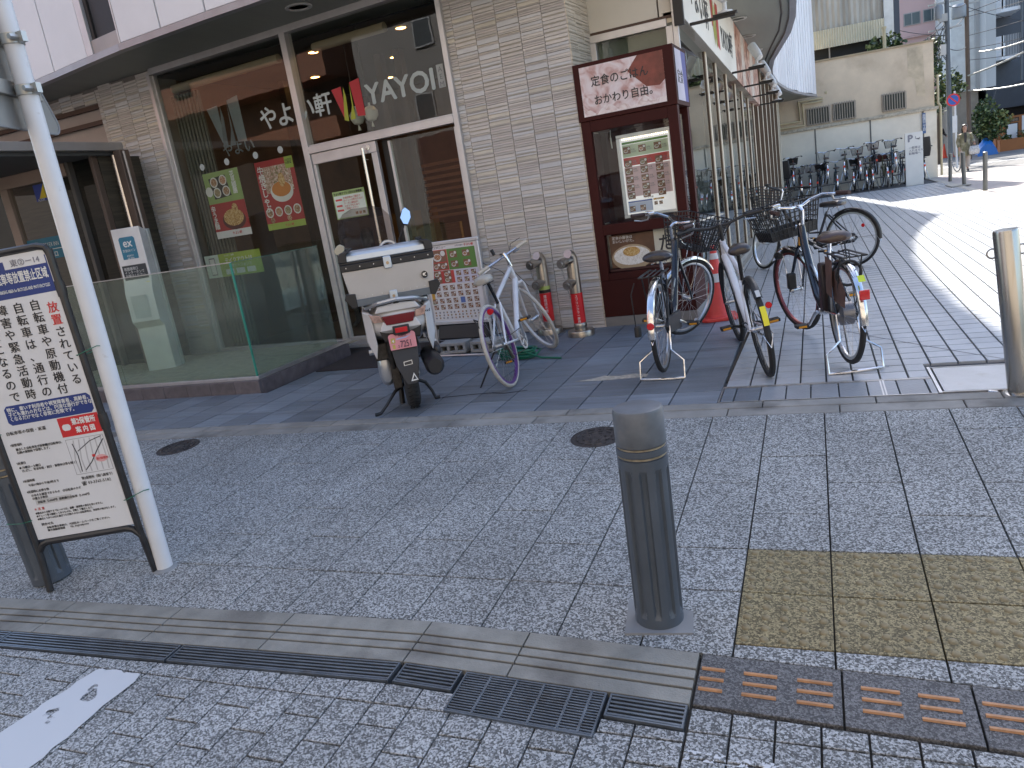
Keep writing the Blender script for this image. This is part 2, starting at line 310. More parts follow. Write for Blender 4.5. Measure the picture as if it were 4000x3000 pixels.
copper = M('copper_bar', (0.37, 0.185, 0.085), 0.5, var=0.25, vs=30, rnd=0.08, stain=((0.3, 0.2, 0.12), 40, 0.62, 0.5))
ed2 = [-0.095, 0.315, 0.645, 1.06, 1.45, 1.9, 2.4]
bars = [(-0.085, -0.015), (0.041, 0.137), (0.193, 0.289), (0.364, 0.463), (0.508, 0.607), (0.66, 0.757), (0.81, 0.907), (0.955, 1.045), (1.1, 1.197), (1.245, 1.342)]
for xa, xb in zip(ed2[:-1], ed2[1:]):
    cx = (xa + xb) / 2; p = edge_pts(xa + 0.003, xb - 0.003, 0, -0.232)
    b = paving(p, fz, 'kerb_block', kerbd, edge, th=0.03)
    for ba, bb in bars:
        if xa - 0.001 <= ba < xb:
            for o in (-0.072, -0.118, -0.165):
                q = MB(); ya = ytop(ba) + o - b.location.y; yb2 = ytop(bb) + o - b.location.y; za = fz(ytop(ba) + o) - b.location.z + 0.001; zb = fz(ytop(bb) + o) - b.location.z + 0.001
                X0 = ba - b.location.x; X1 = bb - b.location.x
                q.loft([[(x, y - 0.0062, z), (x, y + 0.0062, z), (x, y + 0.004, z + 0.0055), (x, y - 0.004, z + 0.0055)] for x, y, z in ((X0, ya, za), (X1, yb2, zb))])
                q.build('tactile_bar', copper, b, smooth=0)
moss = M('moss_joint', (0.02, 0.028, 0.012), 0.95, var=0.5, vs=40, bump=1)
# drain channel
steel = M('galvanised_steel', (0.16, 0.185, 0.215), 0.45, 0.75, var=0.2, vs=14, bump=0.15, stain=((0.09, 0.075, 0.06), 12, 0.62, 0.5))
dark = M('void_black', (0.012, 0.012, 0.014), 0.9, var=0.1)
drain = thing('drain_channel', 'long slotted galvanised steel drain grating running along the grooved kerb stones', 'drain', (0, 0, 0))
def grate(xa, xb, y0f, w, nb, cross, parent, name='grating'):
    f = MB()
    def P(x, o, z): y = y0f(x) - o; return (x, y, fz(y) + z)
    def bar(xa, xb, o0, o1, z0, z1):
        f.loft([[P(x, o0, z0), P(x, o1, z0), P(x, o1, z1), P(x, o0, z1)] for x in (xa, xb)])
    bar(xa, xb, 0, 0.006, -0.02, 0.003); bar(xa, xb, w - 0.006, w, -0.02, 0.003); bar(xa, xa + 0.006, 0.0062, w - 0.0062, -0.02, 0.003); bar(xb - 0.006, xb, 0.0062, w - 0.0062, -0.02, 0.003)
    st = (w - 0.012) / nb
    for k in range(nb): bar(xa + 0.0065, xb - 0.0065, 0.006 + st * (k + 0.3), 0.006 + st * (k + 0.75), -0.016, 0.001)
    for c in cross: bar(c - 0.004, c + 0.004, 0.0065, w - 0.0065, -0.014, 0.0026)
    o = f.build(name, steel, parent, smooth=0)
    v = MB(); v.quad(P(xa, 0, -0.0195), P(xb, 0, -0.0195), P(xb, w, -0.0195), P(xa, w, -0.0195)); v.build('channel_bed', dark, o, smooth=0)
yd = lambda x: ytop(x) - 0.243
for xa, xb in ((-7, -6.05), (-6.05, -5.06), (-5.05, -4.06), (-4.05, -3.07), (-3.06, -2.10), (-2.088, -1.108), (-1.088, -0.862)): grate(xa, xb, yd, 0.095, 5, [], drain)
g2 = thing('drain_grate', 'wide rectangular steel drain grate with raised cross bars beside the grooved kerb', 'drain grate')
grate(-0.845, -0.352, yd, 0.185, 15, [-0.75, -0.655, -0.56, -0.465, -0.40], g2)
g3 = thing('drain_grate', 'short narrow steel drain grate between the wide grate and the copper barred stones', 'drain grate')
grate(-0.34, -0.105, yd, 0.095, 5, [], g3)
# setts of the carriageway
road = struct('road')
ylow = lambda x: -2.6
def dtop(x):
    if -0.85 < x < -0.345: return ytop(x) - 0.243 - 0.188
    return ytop(x) - 0.243 - 0.098 if x < -0.1 else ytop(x) - 0.24
W = 0.1445; i = 0; x = -0.098
while x > -3.7:
    xa = x - W; j0 = -1.045
    js = [9, j0]; y = j0 - (0.095 if i % 2 == 0 else 0.19)
    while y > -1.95: js.append(y); y -= 0.19
    js.append(-1.98)
    for a, b in zip(js[1:], js[:-1]):
        u0, u1 = xa, x
        if b == 9:
            if -0.87 < (xa + x) / 2 < -0.33 and not (xa < -0.38 and x > -0.3): continue
            if xa < -0.845 < x: u1 = -0.846
            if xa < -0.352 < x: u0 = -0.35
        p = clip_poly(u0, u1, a, b, ylow, (lambda X: ytop(X) - 0.341))
        if p: paving(p, fz, 'sett', granite2, road, dz=-0.004)
    x = xa; i += 1
x = -0.096
while x < 1.35:
    xb = x + 0.1175; y = -1.0 - 0.0
    js = [9, -1.0] + [-1.0 - 0.097 * k for k in range(1, 10)]
    for a, b in zip(js[1:], js[:-1]):
        p = clip_poly(x, xb, a, b, ylow, dtop)
        if p: paving(p, fz, 'sett', granite2, road, dz=-0.004)
    x = xb
rs = MB(); rs.quad((-20, -30, -0.14), (20, -30, -0.14), (20, -3.0, -0.135), (-20, -3.0, -0.135)); rs.quad((-20, -3.0, -0.135), (20, -3.0, -0.135), (20, -1.99, fz(-1.99) - 0.008), (-20, -1.99, fz(-1.99) - 0.008)); rs.build('road_surface', asphalt, road, smooth=0)
# worn white paint
def paintmat(name, thr, scale):
    m = bpy.data.materials.new(name); m.use_nodes = True; t = m.node_tree; n = t.nodes; L = t.links; b = n['Principled BSDF']; b.inputs['Base Color'].default_value = (0.5, 0.52, 0.54, 1); b.inputs['Roughness'].default_value = 0.6
    geo = n.new('ShaderNodeNewGeometry'); nz = n.new('ShaderNodeTexNoise'); nz.inputs['Scale'].default_value = scale; nz.inputs['Detail'].default_value = 6; L.new(geo.outputs[0], nz.inputs[0])
    r = n.new('ShaderNodeMapRange'); r.inputs[1].default_value = thr; r.inputs[2].default_value = thr + 0.04; L.new(nz.outputs[0], r.inputs[0]); L.new(r.outputs[0], b.inputs['Alpha']); MATS[name] = m; return m
wp = paintmat('worn_white_paint', 0.345, 11); wp2 = paintmat('worn_white_paint_thin', 0.47, 16); wp3 = paintmat('faded_white_paint', 0.5, 60)
def fpoly(pts, m, name, off=0.0, lab=None):
    mb = MB(); mb.poly([(x, y, fz(y) + off) for x, y in pts]); o = mb.build(name, m, smooth=0); o['kind'] = 'structure'; return o
def wob(pts, n=10, a=0.008):
    out = []
    for (x0, y0), (x1, y1) in zip(pts, pts[1:] + pts[:1]):
        for k in range(n):
            t = k / n; out.append((x0 + (x1 - x0) * t + random.uniform(-a, a), y0 + (y1 - y0) * t + random.uniform(-a, a)))
    return out
fpoly(wob([(-2.43, -1.4), (-2.44, -1.98), (-2.15, -1.98), (-2.13, -1.52), (-2.125, -1.05), (-2.36, -1.06)]), wp, 'road_marking', 0.0005)
fpoly([(-0.09, -1.075), (-0.088, -1.11), (0.24, -1.112), (0.24, -1.085)], wp3, 'road_marking', 0.0005)
# kerb courses between footway and plaza
kerb2 = struct('kerb_course')
xs1 = [-7.2 + 0.6 * k for k in range(17)]
for r_, (o0, o1, ph) in enumerate(((0.0, 0.125, 0.38), (0.13, 0.235, -0.035))):
    x = ph - 0.605 * 13
    while x < 2.4:
        xb = x + 0.605; p = [(x + 0.003, ykerb(x) + o0 + 0.002), (xb - 0.003, ykerb(xb) + o0 + 0.002), (xb - 0.003, ykerb(xb) + o1), (x + 0.003, ykerb(x) + o1)]
        paving(p, lambda y: 0.063 + 0.03 * max(0, y - 1.5), 'kerb_stone', kerbm, kerb2, th=0.03, dz=0.002 * r_, bev=0.004); x = xb
# dark slate slabs by the shop front
plaza = struct('plaza')
pf = lambda y: PZ
def ytk(x): return ykerb(x) + 0.24
def inpl(xa, xb, ya, yb): return xa < -4.6 and yb > 2.62
k = 0; x = -0.30
while x > -7.6:
    xa = x - 0.3
    js = [1.0, 2.0]; y = 2.0 + (0.3 if k % 2 else 0.6)
    while y < 5.0: js.append(y); y += 0.6
    js.append(5.2)
    for a, b in zip(js[:-1], js[1:]):
        if xa > -4.55 - 0.01:
            fhi = (lambda X: 4.50 - (X + 1.7) * 0.0667)
        else: fhi = (lambda X: 2.66)
        p = clip_poly(xa, x, a, b, ytk, fhi, 0.0048)
        if p: paving(p, pf, 'slate_slab', slate, plaza)
    x = xa; k += 1
tl = []
y = 2.075; cnt = 0; rest = MB()
rows = []
while y < 21.0: rows.append(y); y += 0.15
for y in rows:
    xi = -0.286
    while xi < 3.35:
        xa, xb = xi, xi + 0.1515
        ok = True
        if xb > 0.885 and xa < 1.345 and y < 2.26:
            if xa < 0.87: xb = 0.888
            elif xb > 1.36: xa = 1.342
            else: ok = False
        if xa < -0.75: ok = False
        if ok:
            p = [(xa + 0.0055, y + 0.006), (xb - 0.0055, y + 0.006), (xb - 0.0055, y + 0.144), (xa + 0.0055, y + 0.144)]
            if cnt < 290 and xb < 2.1:
                paving(p, pf, 'plaza_tile', tilem, plaza, th=0.02, bev=0.002); cnt += 1
            else:
                rest._add([(a, b, PZ) for a, b in p] + [(a, b, PZ - 0.012) for a, b in p], [(0, 1, 2, 3), (4, 5, 1, 0), (5, 6, 2, 1), (7, 4, 0, 3), (6, 7, 3, 2)])
        xi = xi + 0.1515
for y in [4.4 + 0.15 * k for k in range(112)]:      # strip against the glass wing
    for xa in (-0.74, -0.589, -0.438):
        rest._add([(xa + 0.004 + dx * 0.1435, y + 0.003 + dy * 0.144, PZ - 0.0002) for dx, dy in ((0, 0), (1, 0), (1, 1), (0, 1))], [(0, 1, 2, 3)])
q = MB(); q.quad((-0.75, 1.8, 0.0525), (3.45, 1.8, 0.0525), (3.45, 24, 0.0525), (-0.75, 24, 0.0525)); o = q.build('plaza_bed', M('bed_grey', (0.075, 0.077, 0.08), 0.9, var=0.2, vs=6), smooth=0); o['kind'] = 'structure'
ro = rest.build('plaza_tiles', tilem, plaza, smooth=0); ro['kind'] = 'stuff'
# border row with steel edging and the hatch cover
borderm = M('border_tile', (0.25, 0.265, 0.285), 0.42, var=0.15, vs=5, bump=0.5, bs=55, rnd=0.1)
mark = [-0.21, -0.06, 0.09, 0.23, 0.385, 0.54, 0.70, 0.85]
for xa, xc in zip([-0.29] + mark[:-1], mark):
    paving([(xa + 0.004, ytk(xa) + 0.012), (xc - 0.004, ytk(xc) + 0.012), (xc - 0.004, 2.035), (xa + 0.004, 2.035)], pf, 'border_tile', slate if xc < 0.0 else borderm, plaza)
paving([(0.856, ytk(.86) + 0.012), (0.888, ytk(.86) + 0.012), (0.888, 2.035), (0.856, 2.035)], pf, 'border_tile', borderm, plaza)
for xa in (1.345, 1.5, 1.65, 1.8, 1.95): paving([(xa + 0.004, ytk(xa) + 0.012), (xa + 0.145, ytk(xa + .15) + 0.012), (xa + 0.145, 2.035), (xa + 0.004, 2.035)], pf, 'border_tile', borderm, plaza)
alu = M('aluminium', (0.62, 0.62, 0.63), 0.32, 0.85, var=0.08, vs=10, stain=((0.4, 0.38, 0.36), 6, 0.6, 0.3))
trim = MB()
trim.box(-0.3, 0.885, 2.042, 2.052, 0.05, PZ + 0.001); trim.box(-0.3, 0.885, 2.060, 2.070, 0.05, PZ + 0.001)
trim.box(0.612, 0.62, 1.745, 2.041, 0.05, PZ + 0.0012); trim.box(0.628, 0.636, 1.745, 2.041, 0.05, PZ + 0.0012)
trim.box(-0.3, 0.885, 1.737, 1.744, 0.05, PZ + 0.001); trim.box(-0.30, -0.292, 1.745, 2.041, 0.05, PZ + 0.0012)
trim.build('edge_trim', alu, plaza, smooth=0)
hatch = thing('access_hatch', 'pale steel access hatch cover set in the plaza tiles beside the leaning steel post', 'hatch cover', (1.12, 2.0, PZ))
h = MB(); h.box(-0.20, 0.20, -0.225, 0.255, -0.02, 0.0008); h.build('cover_plate', M('hatch_steel', (0.42, 0.43, 0.44), 0.42, 0.55, var=0.1, vs=7, bump=0.6, bs=240, stain=((0.3, 0.27, 0.24), 8, 0.6, 0.4)), hatch, smooth=0)
h = MB(); h.box(-0.228, -0.212, -0.255, 0.285, -0.02, 0.002); h.box(0.204, 0.212, -0.245, 0.285, -0.02, 0.002); h.box(-0.211, 0.203, 0.262, 0.27, -0.02, 0.0021); h.box(-0.211, 0.203, -0.245, -0.236, -0.02, 0.0021); h.build('frame', alu, hatch, smooth=0)
# broken slab with pale bedding showing, and a thin dark diagonal line
pale = M('bedding_sand', (0.42, 0.38, 0.32), 0.95, var=0.3, vs=30, bump=1)
q = MB(); pts = [(-1.42, 2.40), (-1.2, 2.38), (-1.0, 2.41), (-0.88, 2.42), (-0.88, 2.50), (-1.0, 2.53), (-1.1, 2.49), (-1.22, 2.52), (-1.3, 2.45)]
q.poly([(x, y + 0.02, PZ + 0.0018) for x, y in pts]); o = q.build('plaza_damage', pale, smooth=0); o['kind'] = 'structure'
q = MB(); cr = [(-2.42, 2.16), (-2.2, 2.2), (-2.02, 2.22), (-1.9, 2.19), (-1.74, 2.24)]
for (x0, y0), (x1, y1) in zip(cr[:-1], cr[1:]): q.quad((x0, y0, PZ + 0.0016), (x1, y1, PZ + 0.0016), (x1, y1 + 0.016, PZ + 0.0016), (x0, y0 + 0.02, PZ + 0.0016))
o = q.build('plaza_crack', dark, smooth=0); o['kind'] = 'structure'
q = MB(); cr = [(0.18, 3.95), (0.40, 3.6), (0.59, 3.30), (0.9, 2.9), (1.12, 2.62), (1.36, 2.33)]
for (x0, y0), (x1, y1) in zip(cr[:-1], cr[1:]): q.quad((x0, y0, PZ + 0.0012), (x1, y1, PZ + 0.0012), (x1 + 0.007, y1 + 0.004, PZ + 0.0012), (x0 + 0.007, y0 + 0.004, PZ + 0.0012))
o = q.build('plaza_line', M('line_grey', (0.1, 0.1, 0.105), 0.8), smooth=0); o['kind'] = 'structure'  # narrow dark grey strip laid diagonally over the tiles
# manhole covers
iron = M('cast_iron', (0.045, 0.04, 0.04), 0.6, 0.4, var=0.4, vs=40, bump=1, bs=120, stain=((0.12, 0.1, 0.09), 30, 0.55, 0.5))
for (mx, my), lab in (((-4.2, 1.24), 'small round cast iron manhole cover left on the footway near the planter'), ((-0.93, 1.22), 'round cast iron manhole cover behind the fluted grey bollard')):
    t = thing('manhole_cover', lab, 'manhole cover', (mx, my, fz(my)), group='manhole covers in the footway')
    q = MB(); q.X = Matrix.Rotation(FS, 4, 'X')
    q.lathe([(0.158, -0.01), (0.158, 0.0025), (0.15, 0.0035), (0.15, 0.0015), (0.0, 0.0015)], 36)
    for rr in (0.12, 0.085, 0.05):
        for kk in range(int(rr * 110)):
            a0 = kk * 2 * pi / int(rr * 110); q.path([(rr * cos(a0 + s_), rr * sin(a0 + s_), 0.002) for s_ in (0, 0.2, 0.36)], 0.006, 5)
    q.lathe([(0.022, 0.0015), (0.02, 0.004), (0, 0.004)], 12); q.build('cover', iron, t)
# ------------------------------------------------------------------ shop building
FO = (-1.7, 4.48, 0.0); FR = -0.0667
def lx(X): return (X + 1.7) * 1.0022
panelw = M('white_cladding', (0.79, 0.785, 0.79), 0.45, var=0.05, vs=1.2, rnd=0.02, stain=((0.68, 0.66, 0.65), 1.1, 0.6, 0.3))
soff = M('soffit_grey', (0.25, 0.26, 0.225), 0.55, 0.1, var=0.1, vs=2, stretch=(3, 0.4, 1))
anod = M('anodised_frame', (0.59, 0.575, 0.57), 0.38, 0.55, var=0.08, vs=6)
anodd = M('dark_frame', (0.03, 0.028, 0.027), 0.5, 0.3)
gl_shop = glass('shop_glass', (0.82, 0.86, 0.82), 1.58)
gl_clear = glass('clear_glass', (0.86, 0.9, 0.88), 1.5)
gl_green = glass('green_glass', (0.84, 0.92, 0.87), 1.45, body=0.10, bodycol=(0.42, 0.47, 0.42))
gl_wing = glass('wing_glass', (0.62, 0.68, 0.66), 2.1)
tsm = [M(nm_, c_, 0.75, var=0.07, vs=7, bump=0.5, bs=90, rnd=0.07, stretch=(1, 1, 4)) for nm_, c_ in (('stone_tile', (0.62, 0.585, 0.545)), ('stone_tile_pink', (0.62, 0.57, 0.545)), ('stone_tile_cream', (0.62, 0.575, 0.49)), ('stone_tile_cool', (0.60, 0.60, 0.60)), ('stone_tile_dim', (0.53, 0.50, 0.465)))]
tilestone = tsm[0]
grout = M('grout', (0.22, 0.2, 0.185), 0.9)
bld = thing('hotel_building', 'white clad building with a curving overhang above the restaurant, tiled piers and shop glass', 'building', (0, 0, 0))
# outline of the overhang (front curve, then the S along the plaza)
front = [(-13, 4.6), (-10.5, 4.42), (-9, 4.3), (-8.3, 4.18), (-7.67, 4.07), (-6.96, 3.93), (-6.34, 3.82), (-5.71, 3.76), (-5.06, 3.70), (-4.4, 3.66), (-3.7, 3.62), (-3.0, 3.60), (-2.3, 3.62), (-1.6, 3.72), (-0.95, 3.98), (-0.45, 4.45), (-0.1, 5.1), (0.1, 5.9), (0.19, 6.9), (0.22, 8.0)]
side = [(0.19, 9.22), (0.16, 10.19), (0.06, 11.42), (-0.13, 12.74), (-0.31, 13.99), (-0.40, 15.16), (-0.45, 16.45), (-0.40, 18.15), (-0.26, 19.6), (-0.08, 20.78), (0.2, 22.0), (0.5, 23.0)]
out = front + side
def zs(y): return 3.62 - 0.035 * max(0.0, y - 4.5)
ROOF = 13.4
m = MB()      # soffit (slopes gently away) as one sheet
ins = [(-13, 5.6)] * len(front) + [(-0.9 + 0.0169 * (y - 4.5), y) for x, y in side]
n = len(out)
for i in range(n - 1):
    (xa, ya), (xb, yb) = out[i], out[i + 1]
    if i < len(front) - 1:
        A = (xa, 5.3, 3.62) if xa < -1.2 else (-1.3, 5.3, 3.62); B = (xb, 5.3, 3.62) if xb < -1.2 else (-1.3, 5.3, 3.62)
        if A == B: m.poly([(xa, ya, zs(ya)), (xb, yb, zs(yb)), A][::-1])
        else: m.poly([(xa, ya, zs(ya)), (xb, yb, zs(yb)), B, A][::-1])
    else:
        A = (-1.3, ya if i > len(front) - 1 else 5.3, zs(ya) if i > len(front) - 1 else 3.62); B = (-1.3, yb, zs(yb))
        m.poly([(xa, ya, zs(ya)), (xb, yb, zs(yb)), B, A][::-1])
m.build('soffit', soff, bld, smooth=0)
m = MB()      # lip under the cladding: brighter edge strip and a recessed channel line
lipc = M('soffit_edge', (0.36, 0.36, 0.38), 0.4, 0.5)
for i in range(n - 1):
    (xa, ya), (xb, yb) = out[i], out[i + 1]; d = Vector((xb - xa, yb - ya, 0)).normalized(); nn = Vector((d.y, -d.x, 0)) * 0.03
    m.quad((xa + nn.x, ya + nn.y, zs(ya) - 0.035), (xb + nn.x, yb + nn.y, zs(yb) - 0.035), (xb + nn.x, yb + nn.y, zs(yb) + 0.03), (xa + nn.x, ya + nn.y, zs(ya) + 0.03))
    m.quad((xa + nn.x, ya + nn.y, zs(ya) - 0.035), (xa - 2 * nn.x, ya - 2 * nn.y, zs(ya) - 0.035), (xb - 2 * nn.x, yb - 2 * nn.y, zs(yb) - 0.035), (xb + nn.x, yb + nn.y, zs(yb) - 0.035))
    m.quad((xa - 2 * nn.x, ya - 2 * nn.y, zs(ya) - 0.035), (xa - 2 * nn.x, ya - 2 * nn.y, zs(ya)), (xb - 2 * nn.x, yb - 2 * nn.y, zs(yb)), (xb - 2 * nn.x, yb - 2 * nn.y, zs(yb) - 0.035))
m.build('edge_lip', lipc, bld, smooth=0)
m = MB(); ic = [(0.0, 8.0), (0.02, 9.01), (0.01, 9.83), (-0.08, 11.16), (-0.29, 12.69), (-0.46, 14.1), (-0.58, 15.52), (-0.61, 17.26), (-0.60, 19), (-0.55, 20.77)]
m.path([(x, y, zs(y) - 0.004) for x, y in ic], 0.013, 6); m.build('drip_groove', anodd, bld)
# upper cladding panels
def resample(pl, step):
    o = [pl[0]]; acc = 0
    for (x0, y0), (x1, y1) in zip(pl[:-1], pl[1:]):
        L = math.hypot(x1 - x0, y1 - y0); t = step - acc
        while t <= L: o.append((x0 + (x1 - x0) * t / L, y0 + (y1 - y0) * t / L)); t += step
        acc = (acc + L) % step
    return o
def xcut(pl, xs):   # points on the front curve at given x
    r = []
    for X in xs:
        for (x0, y0), (x1, y1) in zip(pl[:-1], pl[1:]):
            if min(x0, x1) <= X <= max(x0, x1): r.append((X, y0 + (y1 - y0) * (X - x0) / (x1 - x0))); break
    return r
def panel(a, b, z0, z1, name='cladding_panel', mt=panelw, off=0.0, ribs=0):
    (xa, ya), (xb, yb) = a, b; d = Vector((xb - xa, yb - ya, 0)); L = d.length; d.normalize(); nn = Vector((d.y, -d.x, 0))
    q = MB(); g_ = 0.011
    A = Vector((xa, ya, 0)) + d * g_; B = Vector((xb, yb, 0)) - d * g_; I = nn * -0.03; O = nn * off
    q.loft([[tuple(A + O + Vector((0, 0, z0))), tuple(A + I + Vector((0, 0, z0))), tuple(A + I + Vector((0, 0, z1))), tuple(A + O + Vector((0, 0, z1)))],
            [tuple(B + O + Vector((0, 0, z0))), tuple(B + I + Vector((0, 0, z0))), tuple(B + I + Vector((0, 0, z1))), tuple(B + O + Vector((0, 0, z1)))]])
    if ribs:
        for k in range(1, ribs):
            p = A + (B - A) * k / ribs
            for zz in (0,):
                P0 = p - d * 0.012; P1 = p + d * 0.012
                q.loft([[tuple(P0 + nn * 0.0 + Vector((0, 0, z0))), tuple(P0 + nn * 0.02 + Vector((0, 0, z0))), tuple(P1 + nn * 0.02 + Vector((0, 0, z0))), tuple(P1 + Vector((0, 0, z0)))],
                        [tuple(P0 + nn * 0.0 + Vector((0, 0, z1))), tuple(P0 + nn * 0.02 + Vector((0, 0, z1))), tuple(P1 + nn * 0.02 + Vector((0, 0, z1))), tuple(P1 + Vector((0, 0, z1)))]])
    return q.build(name, mt, bld, smooth=0)
cuts = [-12.4, -11.6, -10.7, -9.9, -9.1, -8.35, -7.67, -6.96, -6.34, -5.71, -5.06, -4.4, -3.75, -3.1, -2.45, -1.8]
cp = xcut(front, cuts)
for i, (a, b) in enumerate(zip(cp[:-1], cp[1:])):
    if abs(a[0] + 6.96) < 0.01:      # the narrow upper window
        w = thing('upper_window', 'narrow upper floor window in the white cladding above the tiled wall', 'window', (a[0], a[1], 0), atan2(b[1] - a[1], b[0] - a[0]))
        L = math.hypot(b[0] - a[0], b[1] - a[1])
        q = MB(); q.box(0.0, 0.115, -0.005, 0.1, 3.66, 7.4); q.box(L - 0.022, L, -0.0, 0.1, 3.66, 7.4); q.build('reveal', anod, w, bevel=0.003)
        q = MB(); q.box(0.118, L - 0.024, 0.01, 0.1, 3.66, 3.80); q.build('sill', M('sill_beige', (0.4, 0.35, 0.33), 0.5), w, bevel=0.003)
        q = MB(); q.box(0.118, 0.175, 0.03, 0.1, 3.802, 7.4); q.box(L - 0.05, L - 0.024, 0.03, 0.1, 3.802, 7.4); q.build('window_frame', anodd, w, bevel=0.002)
        q = MB(); q.rect(0.176, L - 0.051, 3.802, 7.4, 0.07); q.build('pane', gl_shop, w, smooth=0)
        q = MB(); q.rect(0.1, L, 3.7, 7.4, 0.5); q.build('curtain', M('grey_curtain', (0.2, 0.21, 0.2), 0.9, var=0.3, vs=2, stretch=(30, 1, 0.3)), w, smooth=0)
        panel(a, b, 7.45, ROOF); continue
    panel(a, b, 3.665, ROOF)
corner = cp[-1:] + [p for p in front if p[0] > -1.8]
rs_ = resample(corner + side[:0], 0.66)
for a, b in zip(rs_[:-1], rs_[1:]): panel(a, b, 3.67, ROOF)
sd = resample([rs_[-1]] + [p for p in out if p[1] > rs_[-1][1]], 1.55) + [side[-1]]
for a, b in zip(sd[:-1], sd[1:]):
    # follow the curve in short facets, ribbed cladding
    panel(a, b, zs((a[1] + b[1]) / 2) + 0.04, ROOF, ribs=6)
# inner mass: roof slab, backing walls
m = MB(); core = [(x + 0.0, y + 0.06) if y < 4.6 else (x - 0.06, y) for x, y in out] + [(-13, 23.0)]
m.slab(core, ROOF - 0.4, ROOF - 0.02); m.build('roof', panelw, bld, smooth=0)
m = MB(); seg = core[:len(out)]
for (xa, ya), (xb, yb) in zip(seg[:-1], seg[1:]): m.quad((xa, ya, zs(ya) + 0.01), (xb, yb, zs(yb) + 0.01), (xb, yb, ROOF), (xa, ya, ROOF))
m.quad((0.5, 23.0, 2.97), (-13, 23.0, 2.97), (-13, 23.0, ROOF), (0.5, 23.0, ROOF)); m.quad((-13, 4.66, 0), (-13, 23, 0), (-13, 23, ROOF), (-13, 4.66, ROOF)); m.build('backing_wall', M('joint_shadow', (0.05, 0.05, 0.055), 0.7), bld, smooth=0)
m = MB()
downm = M('downlight_rim', (0.5, 0.5, 0.47), 0.4)
for X, Y in ((-4.33, 4.2), (-0.59, 9.57), (-0.57, 11.08), (-0.55, 12.59), (-0.6, 7.6)):
    q = MB(); q.mat(downm); q.lathe([(0.135, 0.0), (0.135, -0.012), (0.10, -0.012), (0.10, 0.03)], 28); q.mat(M('downlight_disc', (0.24, 0.24, 0.22), 0.5)); q.lathe([(0.099, 0.0), (0.0, 0.0)], 24); q.build('downlight', downm, bld, loc=(X, Y, zs(Y) - 0.002))
# ---- tiled piers
def tile_variants():
    vs = []
    rr = random.Random(3)
    for k in range(7):
        q = MB(); z = 0.0; Wd = 0.231; H = 0.0675; pr = 0.0075
        cuts = [0.0] + sorted(rr.uniform(0.10, 0.92) * H for _ in range(rr.choice([2, 3, 3]))) + [H]
        prof = []
        for a, b in zip(cuts[:-1], cuts[1:]):
            if b - a < 0.006: continue
            d = pr * rr.uniform(0.6, 1.0); prof += [(-d, a + 0.0004), (-d, b - 0.0036), (0.003, b - 0.0030), (0.003, b - 0.0006)]
        prof = [(0.012, 0.0)] + prof + [(0.012, H)]
        nP = len(prof); V = [(0.0015, y, z) for y, z in prof] + [(Wd - 0.0015, y, z) for y, z in prof]
        for m_ in tsm: q.mat(m_)
        F = [(i, nP + i, nP + i + 1, i + 1) for i in range(nP - 1)] + [tuple(range(nP)), tuple(range(2 * nP - 1, nP - 1, -1))]
        q._add(V, F); q.mi = []; c_ = 0
        for i in range(nP - 1):
            if prof[i][0] < 0 and prof[i + 1][0] < 0: c_ = rr.choice([0, 1, 2, 3, 0, 4])
            q.mi.append(c_ if prof[i][0] < 0 or prof[i + 1][0] < 0 else 4)
        q.mi += [0, 0]; vs.append(q.mesh('tile', None, 0))
    return vs
TV = tile_variants()
def tiled(parent, x0, x1, z0, z1, dy=0.0, lim=298, hole=None):
    st = 0.2335; rest_ = MB(); rest_.mat(tilestone); c = 0; rows_ = []
    z = z0
    while z < z1 - 0.02: rows_.append(z); z += 0.0695
    x = x1
    cells = []
    col = 0
    while x - 0.02 > x0:
        xa = max(x0, x - st); off = [0, 0.023, -0.017, 0.011, -0.026, 0.018][col % 6]
        for z in rows_:
            zz = z + off
            if zz < z0 - 0.03 or zz + 0.0675 > z1 + 0.03: continue
            if hole and hole(xa + 0.1, zz): continue
            cells.append((xa, zz, x - xa))
        x -= st; col += 1
    cells.sort(key=lambda c_: -c_[1] if False else abs(c_[1] - 1.9))
    for i, (xa, zz, w) in enumerate(cells):
        me = TV[random.randrange(7)]
        if i < lim: inst('tile', me, parent, (xa, dy, zz), scale=(w / 0.2335, 1, 1))
        else:
            o = len(rest_.v); s_ = w / 0.2335
            rest_._add([(v.co.x * s_ + xa, v.co.y + dy, v.co.z + zz) for v in me.vertices], [tuple(p.vertices) for p in me.polygons])
    if rest_.f:
        o = rest_.build('tiles', tilestone, parent, smooth=0); o['kind'] = 'stuff'
pier = thing('tiled_pier', 'beige ribbed stone tile pier between the shop door and the red menu case', 'pier', FO, FR)
q = MB(); q.box(-1.27, -0.03, 0.012, 0.9, 0.03, 3.62); q.box(-0.03, -0.001, 0.013, 0.9, 0.03, 3.62); q.build('backing', grout, pier, smooth=0)
tiled(pier, -1.275, 0.0, PZ, 3.60)
q = MB(); q.X = Matrix.Rotation(pi / 2, 4, 'Z')
for zz in range(51):
    for k in range(3):
        me = TV[(zz * 5 + k * 3) % 7]; q._add([(v.co.x + 0.001 + k * 0.2, v.co.y - 0.002, v.co.z + PZ + zz * 0.0695) for v in me.vertices], [tuple(p.vertices) for p in me.polygons])
o = q.build('return_tiles', M('stone_tile_pale', (0.66, 0.58, 0.47), 0.75, var=0.08, vs=7, bump=0.4), pier, smooth=0); o['kind'] = 'stuff'
wall2 = thing('tiled_wall', 'beige ribbed stone tile wall left of the restaurant window behind the glass planter', 'wall', FO, FR)
xo = lx(-8.05)
q = MB(); q.box(xo, lx(-7.06), 0.012, 0.4, 0.03, 3.62); q.box(lx(-10.5), xo - 0.001, 0.012, 0.4, 3.43, 3.62); q.build('backing', grout, wall2, smooth=0)
